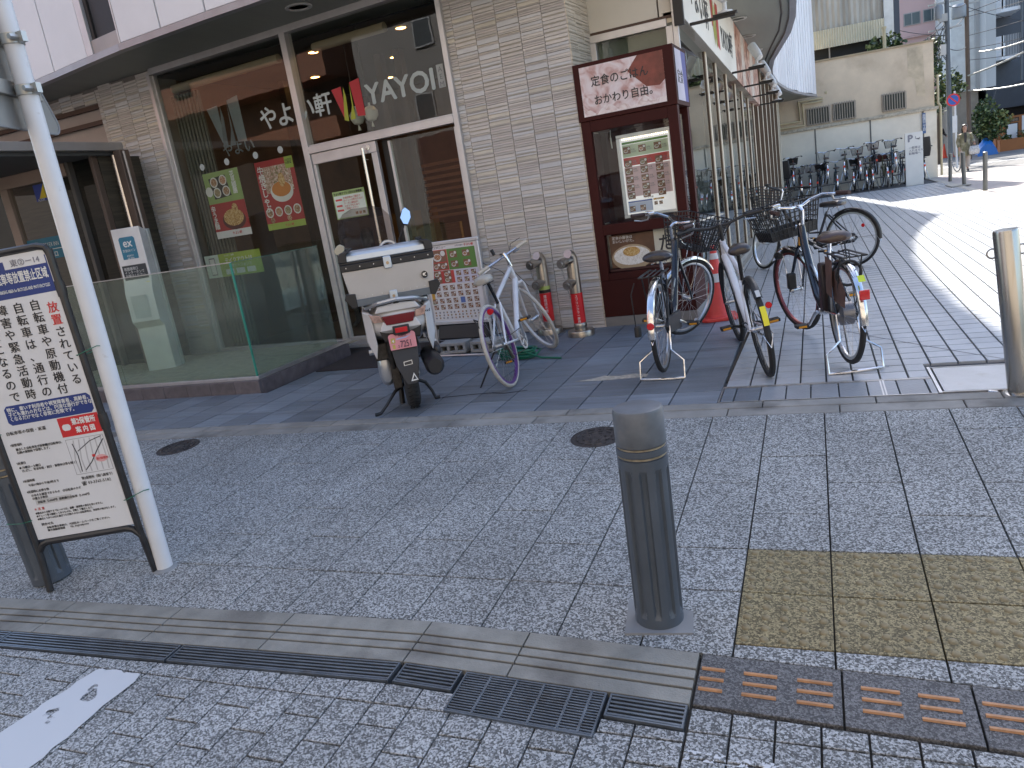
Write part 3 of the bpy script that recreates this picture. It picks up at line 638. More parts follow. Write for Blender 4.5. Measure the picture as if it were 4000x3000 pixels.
tiled(wall2, lx(-8.05), lx(-7.05), PZ, 3.60, lim=230)
w3 = MB()
tiled(wall2, lx(-10.5), lx(-8.06), 3.44, 3.61, lim=60)
# ---- shop window (left pane, transom light and frames)
win = thing('shop_window', 'tall restaurant shop window with posters, left of the entrance door', 'shop window', FO, FR)
XL, XM0, XM1, XR = lx(-7.0), lx(-4.95), lx(-4.87), lx(-3.0)
ZT = 3.58
def bar(name, x0, x1, z0, z1, y0=-0.05, y1=0.05, par=win, mt=anod): q = MB(); q.box(x0, x1, y0, y1, z0, z1); return q.build(name, mt, par, bevel=0.003)
bar('jamb', XL - 0.055, XL, 0.10, ZT, -0.05, 0.06); bar('jamb', XL + 0.0005, XL + 0.03, 0.14, ZT - 0.035, -0.015, 0.04)
bar('mullion', XM0, XM1, PZ, ZT - 0.03, -0.055, 0.06); bar('jamb', XR, XR + 0.055, PZ, ZT, -0.05, 0.06)
bar('head', XL + 0.001, XR - 0.001, ZT - 0.029, ZT + 0.04, -0.052, 0.06); bar('sill', XL + 0.031, XM0 - 0.001, 0.07, 0.15, -0.045, 0.06)
bar('transom', XM1 + 0.001, XR - 0.001, 2.28, 2.355, -0.055, 0.06); bar('transom_cap', XM1 + 0.001, XR - 0.001, 2.357, 2.372, -0.03, 0.06)
q = MB(); q.rect(XL + 0.03, XM0, 0.15, ZT - 0.03, 0.012); q.build('pane', gl_shop, win, smooth=0)
q = MB(); q.rect(XM1, XR, 2.37, ZT - 0.03, 0.012); q.build('pane', gl_shop, win, smooth=0)
# lettering on the glass
lett = M('glass_lettering', (0.42, 0.48, 0.48), 0.5, emis=None); letr = M('letter_red', (0.42, 0.02, 0.03), 0.5); letg = M('letter_green', (0.32, 0.36, 0.03), 0.5)
ls = thing('window_sign', 'pale YAYOI window lettering with red and green mark high on the shop glass', 'sign', FO, FR)
text('YAYOI', 0.285, lett, ls, (lx(-4.02), 0.008, 2.645), bold=0.03, sx=1.03)
text('や', 0.27, lett, ls, (lx(-5.52), 0.008, 2.66), bold=0.02); text('よ', 0.27, lett, ls, (lx(-5.27), 0.008, 2.66), bold=0.02); text('い', 0.27, lett, ls, (lx(-4.98), 0.008, 2.66), bold=0.02); text('軒', 0.25, lett, ls, (lx(-4.72), 0.008, 2.67), bold=0.02)
def brush(parent, x, z, s, y, mr, mg):
    q = MB(); q.mat(mr)
    q.prism([(x, z + 0.30 * s), (x + 0.1 * s, z), (x + 0.13 * s, z), (x + 0.13 * s, z + 0.31 * s)], y - 0.001, y)
    q.prism([(x + 0.25 * s, z + 0.33 * s), (x + 0.28 * s, z - 0.02 * s), (x + 0.38 * s, z - 0.03 * s), (x + 0.38 * s, z + 0.35 * s)], y - 0.001, y)
    q.mat(mg); q.prism([(x + 0.10 * s, z - 0.03 * s), (x + 0.155 * s, z - 0.05 * s), (x + 0.175 * s, z + 0.2 * s), (x + 0.16 * s, z + 0.3 * s)], y - 0.0025, y - 0.0012)
    q.prism([(x + 0.18 * s, z - 0.04 * s), (x + 0.25 * s, z - 0.04 * s), (x + 0.245 * s, z + 0.32 * s), (x + 0.23 * s, z + 0.1 * s)], y - 0.0025, y - 0.0012)
    return q.build('brush_mark', None, parent, smooth=0)
brush(ls, lx(-4.45), 2.58, 1.0, 0.008, letr, letg)
ls2 = thing('window_reflection', 'large faint grey blue brush mark reflection painted high in the left window pane', 'reflection', FO, FR)
gd = M('reflection_grey_blue', (0.15, 0.185, 0.20), 0.5, var=0.15, vs=6); gd2 = M('reflection_dim', (0.10, 0.12, 0.13), 0.5, var=0.2, vs=6)
brush(ls2, lx(-6.30), 2.62, 1.35, 0.03, gd, gd2); text('やよい', 0.17, gd2, ls2, (lx(-6.2), 0.03, 2.47), bold=0.02)  # mirrored logo and lettering painted as flat pale shapes behind the pane
q = MB(); q.rect(lx(-3.13), lx(-3.05), 2.64, 2.86, 0.008); q.build('sticker', M('pale_sticker', (0.35, 0.38, 0.38), 0.5), ls, smooth=0)
text('A\nE\nM', 0.07, M('sticker_print', (0.16, 0.17, 0.18), 0.6), ls, (lx(-3.09), 0.0065, 2.79), align='CENTER')
# ---- doors
door = thing('shop_door', 'aluminium framed glass entrance door leaf with long steel pull handle', 'door', FO, FR)
d0, d1 = lx(-4.865), lx(-3.99)
bar('stile', d0, d0 + 0.035, 0.15, 2.16, -0.035, 0.01, door); bar('stile', d1 - 0.075, d1, 0.15, 2.16, -0.035, 0.01, door); bar('top_rail', d0, d1, 2.162, 2.275, -0.036, 0.01, door); bar('bottom_rail', d0, d1, 0.08, 0.175, -0.036, 0.012, door)
q = MB(); q.rect(d0 + 0.036, d1 - 0.076, 0.176, 2.161, -0.012); q.build('pane', gl_clear, door, smooth=0)
hm = M('polished_steel', (0.75, 0.73, 0.7), 0.16, 1.0)
q = MB(); hx = lx(-4.13); q.tube((hx, -0.09, 0.35), (hx, -0.09, 2.22), 0.017, n=14); q.tube((hx + 0.075, -0.02, 0.35), (hx + 0.075, -0.02, 2.0), 0.008)
for zz in (0.5, 2.1): q.tube((hx, -0.09, zz), (hx, -0.03, zz), 0.009)
q.build('handle', hm, door)
q = MB(); q.lathe([(0.026, 0), (0.026, 0.008), (0.0, 0.008)], 16, ax='y'); q.build('lock', hm, door, loc=(d1 - 0.1, -0.036, 2.22))
door2 = thing('shop_door', 'right hand glass entrance leaf standing behind the narrow black gap', 'door', FO, FR)
e0, e1 = lx(-3.86), XR - 0.001
bar('stile', e0, e0 + 0.03, 0.1, 2.25, -0.0, 0.04, door2); bar('stile', e1 - 0.04, e1, 0.1, 2.25, -0.0, 0.04, door2); bar('bottom_rail', e0 + 0.031, e1 - 0.041, 0.08, 0.17, 0.0, 0.04, door2)
q = MB(); q.rect(e0 + 0.031, e1 - 0.041, 0.171, 2.25, 0.02); q.build('pane', gl_shop, door2, smooth=0)
q = MB(); q.box(lx(-3.97), lx(-3.875), 0.06, 0.1, 0.08, 2.27); q.build('dark_post', anodd, door2, smooth=0)
# threshold
q = MB(); q.box(lx(-4.94), lx(-2.99), -0.07, 0.06, 0.05, 0.079); q.build('threshold', M('threshold_stone', (0.36, 0.34, 0.3), 0.7), door)
# ---- recessed corner wall above the menu case
rec = thing('corner_wall', 'white panelled shop corner with a narrow window above the red menu case', 'wall', (0, 0, 0))
offw = M('offwhite_panel', (0.72, 0.68, 0.60), 0.6, var=0.05, vs=2, bump=0.3, bs=200)
q = MB(); q.box(-1.68, -0.98, 5.10, 5.16, 2.90, 3.62); q.build('panel', offw, rec, smooth=0); q = MB(); q.box(-0.965, -0.85, 5.10, 5.16, 2.90, 3.62); q.build('panel', offw, rec, smooth=0)
brown = M('brown_trim', (0.09, 0.05, 0.035), 0.6)
q = MB(); q.box(-1.70, -0.845, 5.165, 5.2, 2.86, 3.62); q.box(-1.70, -0.845, 5.09, 5.16, 2.872, 2.899); q.build('trim', brown, rec, smooth=0)
q = MB(); q.box(-1.70, -0.90, 5.06, 5.14, 2.80, 2.87); q.box(-1.70, -1.60, 5.061, 5.14, 2.4, 2.799); q.box(-0.91, -0.845, 5.06, 5.14, 2.4, 2.799); q.build('window_frame', anod, rec, bevel=0.003)
q = MB(); q.rect(-1.60, -0.91, 0.1, 2.80, 5.10); q.build('pane', gl_shop, rec, smooth=0)
q = MB(); q.rect(-1.60, -0.91, 0.1, 2.82, 5.16); q.build('blind', M('grey_green_blind', (0.15, 0.17, 0.14), 0.8), rec, smooth=0)
q = MB(); q.box(-0.843, -0.79, 5.05, 5.10, 0.07, 3.62); q.build('corner_post', anod, rec, bevel=0.003)
# ---- glass wing along the plaza
WX = lambda y: -0.84 + 0.0169 * (y - 4.5)
WR = -math.atan(0.0169)
wing = thing('glass_wing', 'long glass side wall with close set beige fins running back beside the plaza', 'glass wall', (0, 0, 0))
fin = M('beige_fin', (0.72, 0.64, 0.50), 0.5, 0.2, var=0.08, vs=4); finb = M('brown_fin', (0.13, 0.085, 0.055), 0.5, 0.2, var=0.1)
zh = lambda y: 2.83 - 0.047 * (y - 5.2)
def sheet(x_of, ya, yb, z0f, z1f, mt, name, par, dx=0.0): q = MB(); q.quad((x_of(ya) + dx, ya, z0f(ya)), (x_of(yb) + dx, yb, z0f(yb)), (x_of(yb) + dx, yb, z1f(yb)), (x_of(ya) + dx, ya, z1f(ya))); return q.build(name, mt, par, smooth=0)
ys_ = [5.12, 6.93, 7.8, 8.87, 9.98, 10.97, 11.99, 13.0, 14.1, 15.3, 16.5, 17.8, 19.2, 20.7]
for a, b in zip(ys_[:-1], ys_[1:]): sheet(WX, a, b, lambda y: 0.17, zh if a < 11.9 else (lambda y: zs(y) - 0.01), gl_wing, 'pane', wing)
for k, y in enumerate(ys_[1:]):
    zt = zh(y) if y < 12.2 else zs(y) - 0.01
    w_ = 0.05
    q = MB(); q.box(WX(y) - 0.06, WX(y) + 0.012, y - w_ + 0.01, y - 0.012, 0.16, zt); q.build('fin', finb, wing, bevel=0.003)
    q = MB(); q.box(WX(y) - 0.055, WX(y) + 0.022, y - 0.0115, y + w_ + 0.03, 0.16, zt); q.build('fin', fin, wing, bevel=0.003)
    if False:
        q = MB(); ym = y + 0.52; q.box(WX(ym) - 0.03, WX(ym) + 0.05, ym - 0.02, ym + 0.02, 0.16, zh(ym)); q.build('fin', finb, wing, bevel=0.003)
    if y > 12.2 and y < 20:
        for f_ in (0.33, 0.66):
            ym = y + 1.2 * f_; q = MB(); q.box(WX(ym) - 0.02, WX(ym) + 0.03, ym - 0.015, ym + 0.015, 0.16, zs(ym) - 0.01); q.build('fin', finb, wing)
q = MB(); q.box(WX(20.8) - 0.1, WX(20.8) + 0.06, 20.76, 20.95, 0.07, zs(20.8)); q.build('end_post', M('end_post_beige', (0.5, 0.45, 0.36), 0.5), wing, bevel=0.004)
q = MB(); q.loft([[(WX(y) - 0.1, y, z0), (WX(y) + 0.10, y, z0), (WX(y) + 0.10, y, z0 + 0.07), (WX(y) - 0.1, y, z0 + 0.07)] for y, z0 in ((5.05, 0.085), (20.7, 0.085))]); q.loft([[(WX(y) - 0.1, y, 0.06), (WX(y) + 0.16, y, 0.06), (WX(y) + 0.16, y, 0.084), (WX(y) - 0.1, y, 0.084)] for y in (5.0, 20.7)]); q.build('base_sill', M('sill_alu', (0.36, 0.34, 0.31), 0.4, 0.5), wing, smooth=0)
q = MB(); q.loft([[(WX(y) - 0.1, y, zh(y)), (WX(y) + 0.09, y, zh(y)), (WX(y) + 0.09, y, zh(y) + 0.09), (WX(y) - 0.1, y, zh(y) + 0.09)] for y in (5.1, 12.2)]); q.build('head', fin, wing, smooth=0)
# fascia sign over the wing
fs_ = thing('fascia_sign', 'long white fascia sign with black lettering and red green mark over the glass wing', 'sign', (0, 0, 0))
signw = M('sign_white', (0.82, 0.79, 0.71), 0.5, var=0.03)
SX = lambda y: WX(y) + 0.10
def fpan(ya, yb, mt, name, par): 
    q = MB(); z0 = lambda y: zh(y) + 0.0; z1 = lambda y: zs(y) - 0.015
    q.loft([[(SX(y) - 0.1, y, z0(y)), (SX(y), y, z0(y)), (SX(y), y, z1(y)), (SX(y) - 0.1, y, z1(y))] for y in (ya, yb)]); return q.build(name, mt, par, smooth=0)
q = MB(); q.box(SX(5.05) - 0.09, SX(5.05) + 0.0, 5.02, 5.08, 2.78, 3.61); q.build('end_cap', anodd, fs_, bevel=0.003)
fpan(5.09, 9.62, signw, 'sign_box', fs_)
srot = (pi / 2, 0, pi / 2 - math.atan(0.0169) * 1)
ink = M('sign_ink', (0.03, 0.028, 0.03), 0.5)
def stext(b_, size, y, dz, mt=ink, sx=1.0): return text(b_, size, mt, fs_, (SX(y) + 0.004, y, zh(y) + dz), rot=srot, sx=sx, bold=0.012)
stext('や', 0.34, 5.45, 0.24, sx=1.0); stext('よ', 0.34, 5.8, 0.22); stext('い', 0.34, 6.14, 0.21); stext('軒', 0.34, 6.5, 0.20)
sgm = M('sign_red', (0.45, 0.03, 0.02), 0.5); sgg = M('sign_green', (0.35, 0.36, 0.02), 0.5)
q = MB()
def sp(pts, mt, o=0.003): q.mat(mt); q.poly([(SX(y) + o, y, zh(y) + dz) for y, dz in pts])
sp([(7.05, 0.60), (7.12, 0.30), (7.2, 0.3), (7.26, 0.6)], sgm); sp([(7.5, 0.63), (7.52, 0.14), (7.75, 0.12), (7.72, 0.64)], sgm); sp([(7.2, 0.28), (7.28, 0.10), (7.36, 0.2), (7.32, 0.6), (7.28, 0.6)], sgg); sp([(7.38, 0.24), (7.44, 0.1), (7.5, 0.14), (7.46, 0.6), (7.4, 0.55)], sgg)
q.build('brush_mark', None, fs_, smooth=0)
stext('YAYOI軒', 0.34, 7.9, 0.20, sx=0.98)
for a, b, mt in ((9.63, 10.5, 0), (10.51, 11.0, 1), (11.01, 11.9, 0), (11.91, 12.6, 1), (12.61, 13.6, 0)):
    fpan(a, b, foodmat('food_photo', (0.12, 0.03, 0.02), (0.45, 0.2, 0.12), (0.75, 0.6, 0.5), 5) if mt == 0 else foodmat('food_photo_pale', (0.4, 0.22, 0.14), (0.6, 0.5, 0.42), (0.7, 0.66, 0.6), 4), 'photo_panel', fs_)
# flood lamps on arms
lampw = M('lamp_white', (0.62, 0.62, 0.6), 0.4)
lam = [(5.25, 3.0, 'round white flood lamp on black arm at the near end of the fascia sign', 1), (8.7, 2.62, 'white flood lamp on black arm at the end of the white sign', 0), (10.3, 2.56, 'white flood lamp over the middle photo panels', 0), (11.75, 2.5, 'white flood lamp over the far photo panels', 0), (13.2, 2.46, 'farthest small white flood lamp beside the glass wing', 0)]
for y, z, lb, big in lam:
    t = thing('flood_lamp', lb, 'flood lamp', (SX(y) + 0.02, y, zh(y) - 0.03), group='flood lamps along the fascia sign')
    q = MB(); q.box(0.0, 0.42, -0.02, 0.02, -0.012, 0.012); q.box(0.22, 0.44, -0.035, 0.035, 0.0125, 0.03); q.build('arm', anodd, t)
    q = MB(); q.lathe([(0.07, 0.03), (0.07, 0.045), (0.02, 0.055), (0.02, 0.12), (0.03, 0.125), (0.0, 0.13)], 14, (0.33, 0, 0)); q.build('bracket', lampw, t)
    q = MB()
    if big: q.X = Matrix.Translation((0.33, 0, 0.22)) @ Matrix.Rotation(radians(35), 4, 'Y'); q.lathe([(0.0, -0.09), (0.05, -0.085), (0.085, -0.03), (0.105, 0.03), (0.1, 0.06), (0.0, 0.07)], 18)
    else: q.X = Matrix.Translation((0.33, 0, 0.2)) @ Matrix.Rotation(radians(-32), 4, 'X') @ Matrix.Rotation(radians(-25), 4, 'Y'); q.lathe([(0.0, -0.12), (0.045, -0.11), (0.06, -0.02), (0.06, 0.13), (0.052, 0.13), (0.05, 0.06), (0.0, 0.06)], 16)
    q.build('lamp_head', lampw, t)
# ---- restaurant room behind the glass
room = thing('restaurant_room', 'dim brown restaurant interior with warm downlights seen through the shop glass', 'room', FO, FR)
iw = M('interior_wall', (0.10, 0.055, 0.03), 0.7, var=0.3, vs=2); ic_ = M('interior_ceiling', (0.05, 0.04, 0.032), 0.8); ifl = M('interior_floor', (0.08, 0.06, 0.045), 0.5)
q = MB(); q.quad((-5.6, 4.6, 0), (-0.1, 4.6, 0), (-0.1, 4.6, 3.6), (-5.6, 4.6, 3.6)); q.quad((-5.42, 0.07, 0), (-5.42, 4.6, 0), (-5.42, 4.6, 3.6), (-5.42, 0.07, 3.6)); q.build('back_wall', iw, room, smooth=0)
q = MB(); q.quad((-5.42, 0.07, 3.54), (0.6, 0.75, 3.54), (0.6, 4.6, 3.54), (-5.42, 4.6, 3.54)); q.build('ceiling', ic_, room, smooth=0)
q = MB(); q.quad((-5.42, 0.061, 0.075), (0.6, 0.7, 0.075), (0.6, 4.6, 0.075), (-5.42, 4.6, 0.075)); q.build('floor', ifl, room, smooth=0)
woodd = M('dark_wood', (0.045, 0.024, 0.014), 0.5, var=0.2, vs=10); woodm = M('mid_wood', (0.19, 0.09, 0.04), 0.5, var=0.25, vs=6, stretch=(1, 1, 8))
for k in range(9):
    q = MB(); q.box(-3.0, -1.5, 1.9, 1.93, 1.35 + 0.085 * k, 1.39 + 0.085 * k); q.build('slat', woodm, room)
for k in range(8):
    q = MB(); q.box(-1.95, -1.3, 1.2, 1.24, 1.45 + 0.09 * k, 1.49 + 0.09 * k); q.build('slat', woodm, room)
for x_ in (-5.0, -3.35, -3.05, -1.48, -2.0): q = MB(); q.box(x_, x_ + 0.1, 1.85, 1.97, 0.08, 3.53); q.build('post', woodd, room)
q = MB(); q.box(-5.0, -2.9, 2.6, 2.66, 0.08, 1.25); q.build('partition', woodm, room, smooth=0)
q = MB(); q.box(-2.9, -1.3, 3.2, 3.3, 0.08, 0.8); q.build('counter', woodm, room)
yel = M('lit_yellow_panel', (1.0, 0.55, 0.03), 0.5, var=0.15, vs=6, emis=0.55)
q = MB(); q.box(-2.7, -2.05, 3.1, 3.12, 1.02, 1.12); q.box(-2.7, -2.05, 3.1, 3.12, 1.14, 1.24); q.box(-3.9, -3.72, 3.1, 3.12, 1.0, 1.08); q.build('lit_menu_panel', yel, room, smooth=0)
q = MB(); q.quad((-4.9, 2.55, 0.9), (-3.2, 2.55, 0.9), (-3.2, 2.55, 1.5), (-4.9, 2.55, 1.5)); q.build('wall_glow_panel', M('ochre_wall', (0.16, 0.07, 0.012), 0.7, var=0.4, vs=1.2), room, smooth=0)
q = MB()
for k in range(16):
    a_ = XL + 0.04 + 0.028 * k; q.box(a_, a_ + 0.02, 0.16 + 0.02 * (k % 2), 0.19 + 0.02 * (k % 2), 0.1, 3.3)
q.build('curtain', M('sheer_curtain', (0.13, 0.125, 0.105), 0.9, var=0.1), room)
for x0_, x1_ in ((XL + 0.1, XM0 - 0.25), (XM1 + 0.18, XR - 0.75)):
    q = MB(); q.tube((x0_, 0.18, 3.38), (x1_, 0.18, 3.38), 0.05, n=14); q.build('roller_blind', M('roller_blind', (0.32, 0.26, 0.18), 0.8), room)
q = MB(); q.quad((-1.0, 0.6, 2.95), (-0.75, 0.6, 2.95), (-0.75, 0.6, 3.3), (-1.0, 0.6, 3.3)); q.build('duct', M('duct_grey', (0.3, 0.33, 0.32), 0.7), room, smooth=0)
bulb = M('warm_bulb', (1.0, 0.52, 0.16), 0.4, var=0.0, emis=9.0)
q0 = MB(); q0.lathe([(0.0, -0.004), (0.055, -0.004), (0.06, 0.0)], 12); bm_ = q0.mesh('downlight_bulb', bulb)
rim = MB(); rim.lathe([(0.062, 0.0), (0.075, -0.008), (0.078, 0.0)], 14); rm_ = rim.mesh('downlight_rim', M('brass_rim', (0.5, 0.3, 0.1), 0.4, 0.7))
seen_ = {}
for xx, yy in sorted(((-4.75, 0.9), (-3.6, 0.95), (-2.35, 1.0), (-4.6, 2.2), (-3.3, 2.3), (-2.2, 2.4), (-1.35, 2.5), (-4.2, 3.5), (-3.0, 3.6), (-2.1, 3.7), (-1.1, 3.6), (-0.6, 1.5), (-0.5, 2.6), (-1.6, 1.55))):
    rw_ = 'nearest the glass' if yy < 1.6 else 'in the middle rows' if yy < 3 else 'farthest back'; seen_[rw_] = seen_.get(rw_, 0) + 1
    t = thing('ceiling_downlight', 'warm glowing restaurant ceiling downlight ' + rw_ + ', ' + ['first', 'second', 'third', 'fourth', 'fifth'][seen_[rw_] - 1] + ' of those from the left', 'downlight', (0, 0, 0), group='warm downlights in the restaurant ceiling'); t.matrix_world = Matrix.Translation(FO) @ Matrix.Rotation(FR, 4, 'Z') @ Matrix.Translation((xx, yy, 3.535))
    inst('bulb', bm_, t, (0, 0, 0)); inst('rim', rm_, t, (0, 0, 0))
# two round white globes hung on cords near the door
for k, x_ in enumerate((lx(-4.42), lx(-4.30))):
    t = thing('hanging_globe', ('left' if k == 0 else 'right') + ' of two round white globes hanging inside above the entrance door', 'pendant lamp', (0, 0, 0), group='round globes inside the shop'); t.matrix_world = Matrix.Translation(FO) @ Matrix.Rotation(FR, 4, 'Z') @ Matrix.Translation((x_, 0.35 + 0.1 * k, 2.60 + 0.02 * k))
    q = MB(); q.lathe([(0.0, -0.085), (0.05, -0.07), (0.08, -0.02), (0.085, 0.03), (0.05, 0.075), (0.012, 0.09), (0.012, 0.12), (0, 0.12)], 18); q.build('globe', M('opal_glass', (0.75, 0.73, 0.66), 0.3), t); q = MB(); q.tube((0, 0, 0.12), (0, 0, 0.92), 0.004); q.build('cord', anodd, t); q = MB(); q.tube((0, 0, -0.14), (0, 0, -0.085), 0.018, 0.006); q.build('finial', M('opal_glass', (0, 0, 0)), t)
# people eating, seen as dark shapes through the glass
# ---- left entrance: canopy, vestibule
can = thing('entrance_canopy', 'grey metal hotel entrance canopy slab above the glass doors behind the white pole', 'canopy', (0, 0, 0))
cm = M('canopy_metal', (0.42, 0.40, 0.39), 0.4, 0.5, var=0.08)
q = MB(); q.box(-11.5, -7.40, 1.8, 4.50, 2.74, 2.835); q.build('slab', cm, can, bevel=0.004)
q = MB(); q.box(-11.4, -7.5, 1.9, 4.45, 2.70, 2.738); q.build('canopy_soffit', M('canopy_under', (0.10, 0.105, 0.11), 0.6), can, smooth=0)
q = MB(); q.tube((-7.50, 4.42, 0.07), (-7.50, 4.42, 2.70), 0.045, n=18); q.build('post', M('brushed_steel', (0.6, 0.56, 0.52), 0.25, 0.95, var=0.05), can)
q = MB(); q.box(-7.44, -7.33, 4.36, 4.5, 0.07, 2.739); q.build('channel', M('bronze_frame', (0.16, 0.12, 0.10), 0.45, 0.5), can, bevel=0.003)
q = MB(); q.tube((-7.31, 4.40, 0.1), (-7.31, 4.40, 2.72), 0.014); q.build('conduit', cm, can)
fr = M('bronze_door_frame', (0.36, 0.27, 0.22), 0.45, 0.45)
ves = thing('hotel_entrance', 'bronze framed glass hotel entrance doors with blue sticker below the canopy', 'entrance', (0, 0, 0))
def vb(x0, x1, z0, z1, name='frame', mt=fr, y=4.15): q = MB(); q.box(x0, x1, y, y + 0.08, z0, z1); q.build(name, mt, ves, bevel=0.003)
vb(-11.0, -8.05, 2.55, 2.70, 'head'); vb(-9.28, -9.14, 0.07, 2.549, 'jamb'); vb(-8.42, -8.30, 0.07, 2.549, 'jamb'); vb(-8.03, -7.98, 0.07, 2.70, 'jamb', M('grey_frame', (0.12, 0.11, 0.1), 0.5, 0.3)); vb(-7.62, -7.57, 0.07, 2.70, 'jamb', M('bronze_frame', (0, 0, 0)))
q = MB(); q.rect(-9.139, -8.421, 0.08, 2.549, 4.19); q.build('pane', glass('entry_glass', (0.7, 0.74, 0.7), 2.0), ves, smooth=0); q = MB(); q.rect(-11, -9.281, 0.08, 2.549, 4.19); q.build('pane', glass('entry_glass', (0, 0, 0)), ves, smooth=0)
q = MB(); q.rect(-8.299, -7.57, 0.08, 2.699, 4.22); q.build('pane', glass('dark_glass', (0.35, 0.36, 0.33), 1.5), ves, smooth=0)
q = MB(); q.quad((-11, 5.6, 0), (-8.06, 5.6, 0), (-8.06, 5.6, 3.0), (-11, 5.6, 3.0)); q.quad((-7.57, 4.24, 0), (-7.57, 4.88, 0), (-7.57, 4.88, 2.7), (-7.57, 4.24, 2.7)); q.build('lobby_wall', M('dark_lobby_tile', (0.06, 0.05, 0.035), 0.6, var=0.5, vs=2, stretch=(1, 1, 18)), ves, smooth=0)
q = MB(); q.rect(-11, -7.4, 2.84, 3.42, 5.0); q.build('over_panel', M('beige_over_panel', (0.42, 0.36, 0.33), 0.6), ves, smooth=0)
q = MB(); q.box(-11, -8.0, 4.93, 4.99, 3.19, 3.24); q.box(-11, -8.0, 4.93, 4.99, 3.38, 3.43); q.box(-8.05, -8.0, 4.92, 4.99, 2.84, 3.379); q.build('over_trim', brown, ves, smooth=0)
tq = M('teal_sticker', (0.015, 0.17, 0.27), 0.4); wht = M('print_white', (0.75, 0.75, 0.73), 0.5)
st_ = thing('door_sticker', 'blue hotel sticker with white lettering on the entrance door glass', 'sticker', (-8.78, 4.183, 1.62))
q = MB(); q.mat(tq); q.rect(-0.33, 0.33, 0, 0.27, 0); q.mat(wht); q.rect(-0.33, 0.31, 0.115, 0.123, -0.001); q.build('film', tq, st_, smooth=0)
bpy.data.objects[-1] if False else None
text('KEIKYU EX INN', 0.075, wht, st_, (-0.14, -0.0015, 0.155), sx=0.72); text('ex', 0.13, wht, st_, (-0.31, -0.0015, 0.15), bold=0.03); text('夜間出入口', 0.07, wht, st_, (0.0, -0.0015, 0.028), align='CENTER', bold=0.02)
st2 = thing('alarm_sticker', 'small blue and yellow security sticker at the top of the hotel door glass', 'sticker', (-8.6, 4.183, 2.33))
q = MB(); q.mat(M('sticker_blue', (0.03, 0.06, 0.35), 0.4)); q.rect(-0.11, 0.08, 0, 0.2, 0); q.mat(M('sticker_yellow', (0.8, 0.62, 0.03), 0.4)); q.poly([(-0.05, -0.001, 0.03), (0.08, -0.001, 0.03), (0.08, -0.001, 0.2)]); q.build('film', None, st2, smooth=0)
text('ALSOK', 0.045, wht, st2, (-0.08, -0.002, 0.0), sx=0.9)
# hotel information pylon behind the planter
py = thing('hotel_pylon', 'white hotel information pylon with blue logo panel standing behind the planter glass', 'pylon', (-6.88, 3.72, PZ), 0.36); py.scale = (0.82, 0.62, 1)
pw = M('pylon_white', (0.66, 0.64, 0.62), 0.4); 
q = MB(); q.sidep([(0.0, 0.0), (0.26, 0.0), (0.22, 1.70), (0.0, 1.74), (-0.02, 1.16), (-0.10, 1.02), (-0.12, 0.68), (0.0, 0.6)], -0.2, 0.2); q.build('body', pw, py, bevel=0.008)
q = MB(); q.sidep([(0.262, 0.0), (0.36, 0.0), (0.33, 1.7), (0.24, 1.7)], -0.12, 0.22); q.build('side_panel', M('pylon_grey', (0.5, 0.51, 0.48), 0.5), py, bevel=0.005)
q = MB(); q.prism([(-0.10, 1.35), (0.08, 1.35), (0.1, 1.37), (0.1, 1.62), (0.08, 1.64), (-0.10, 1.64), (-0.12, 1.62), (-0.12, 1.37)], -0.012, 0.0); q.build('logo_panel', tq, py, smooth=0)
text('ex', 0.13, wht, py, (-0.01, -0.014, 1.53), align='CENTER', bold=0.02); text('京急EXイン', 0.035, wht, py, (-0.01, -0.014, 1.475), align='CENTER'); text('KEIKYU\nEX INN', 0.028, wht, py, (-0.01, -0.014, 1.42), align='CENTER')
q = MB(); q.mat(M('pylon_ink', (0.03, 0.035, 0.045), 0.4)); q.rect(-0.17, 0.17, 1.13, 1.325, -0.02); q.mat(M('pylon_dark', (0.09, 0.08, 0.09), 0.5)); q.rect(-0.16, -0.05, 0.99, 1.115, -0.045); q.mat(letr); q.rect(0.03, 0.12, 0.98, 1.11, -0.045); q.mat(M('pylon_ink', (0, 0, 0))); q.rect(0.045, 0.105, 0.995, 1.09, -0.046); q.mat(M('sticker_yellow', (0, 0, 0))); q.rect(0.125, 0.175, 0.98, 1.12, -0.046); q.mat(M('pylon_note', (0.5, 0.51, 0.5), 0.6)); q.rect(-0.13, 0.1, 0.72, 0.98, -0.123); q.build('notices', None, py, smooth=0)
text('夜間通用口\nインターホンで\nお呼びください', 0.04, wht, py, (-0.15, -0.022, 1.27), lh=1.0)
# ---- planter with glass balustrade
pl = thing('glass_planter', 'raised planter box with purple stone plinth and green glass balustrade before the shop window', 'planter', (0, 0, 0))
plm = M('plinth_stone', (0.115, 0.103, 0.112), 0.55, var=0.3, vs=9, bump=0.7, bs=30, rnd=0.15)
x = -4.575; 
while x > -8.3:
    q = MB(); q.box(x - 0.298, x - 0.002, 2.66, 2.70, 0.03, 0.19); q.build('plinth_slab', plm, pl, bevel=0.003); x -= 0.3
y = 2.702
while y < 4.05:
    yb = min(y + 0.298, 4.30); q = MB(); q.box(-4.615, -4.573, y, yb - 0.002, 0.03, 0.185); q.build('plinth_slab', plm, pl, bevel=0.003); y += 0.3
q = MB(); q.box(-8.3, -4.66, 2.70, 2.76, 0.19, 0.222); q.box(-4.66, -4.60, 2.70, 4.3, 0.19, 0.222); q.build('base_channel', alu, pl, bevel=0.002)
q = MB(); q.quad((-8.3, 2.702, 0.16), (-4.62, 2.702, 0.16), (-4.62, 4.5, 0.16), (-8.3, 4.5, 0.16)); q.build('planter_floor', M('gravel_bed', (0.34, 0.31, 0.22), 0.9, var=0.25, vs=12, bump=1, bs=200), pl, smooth=0)
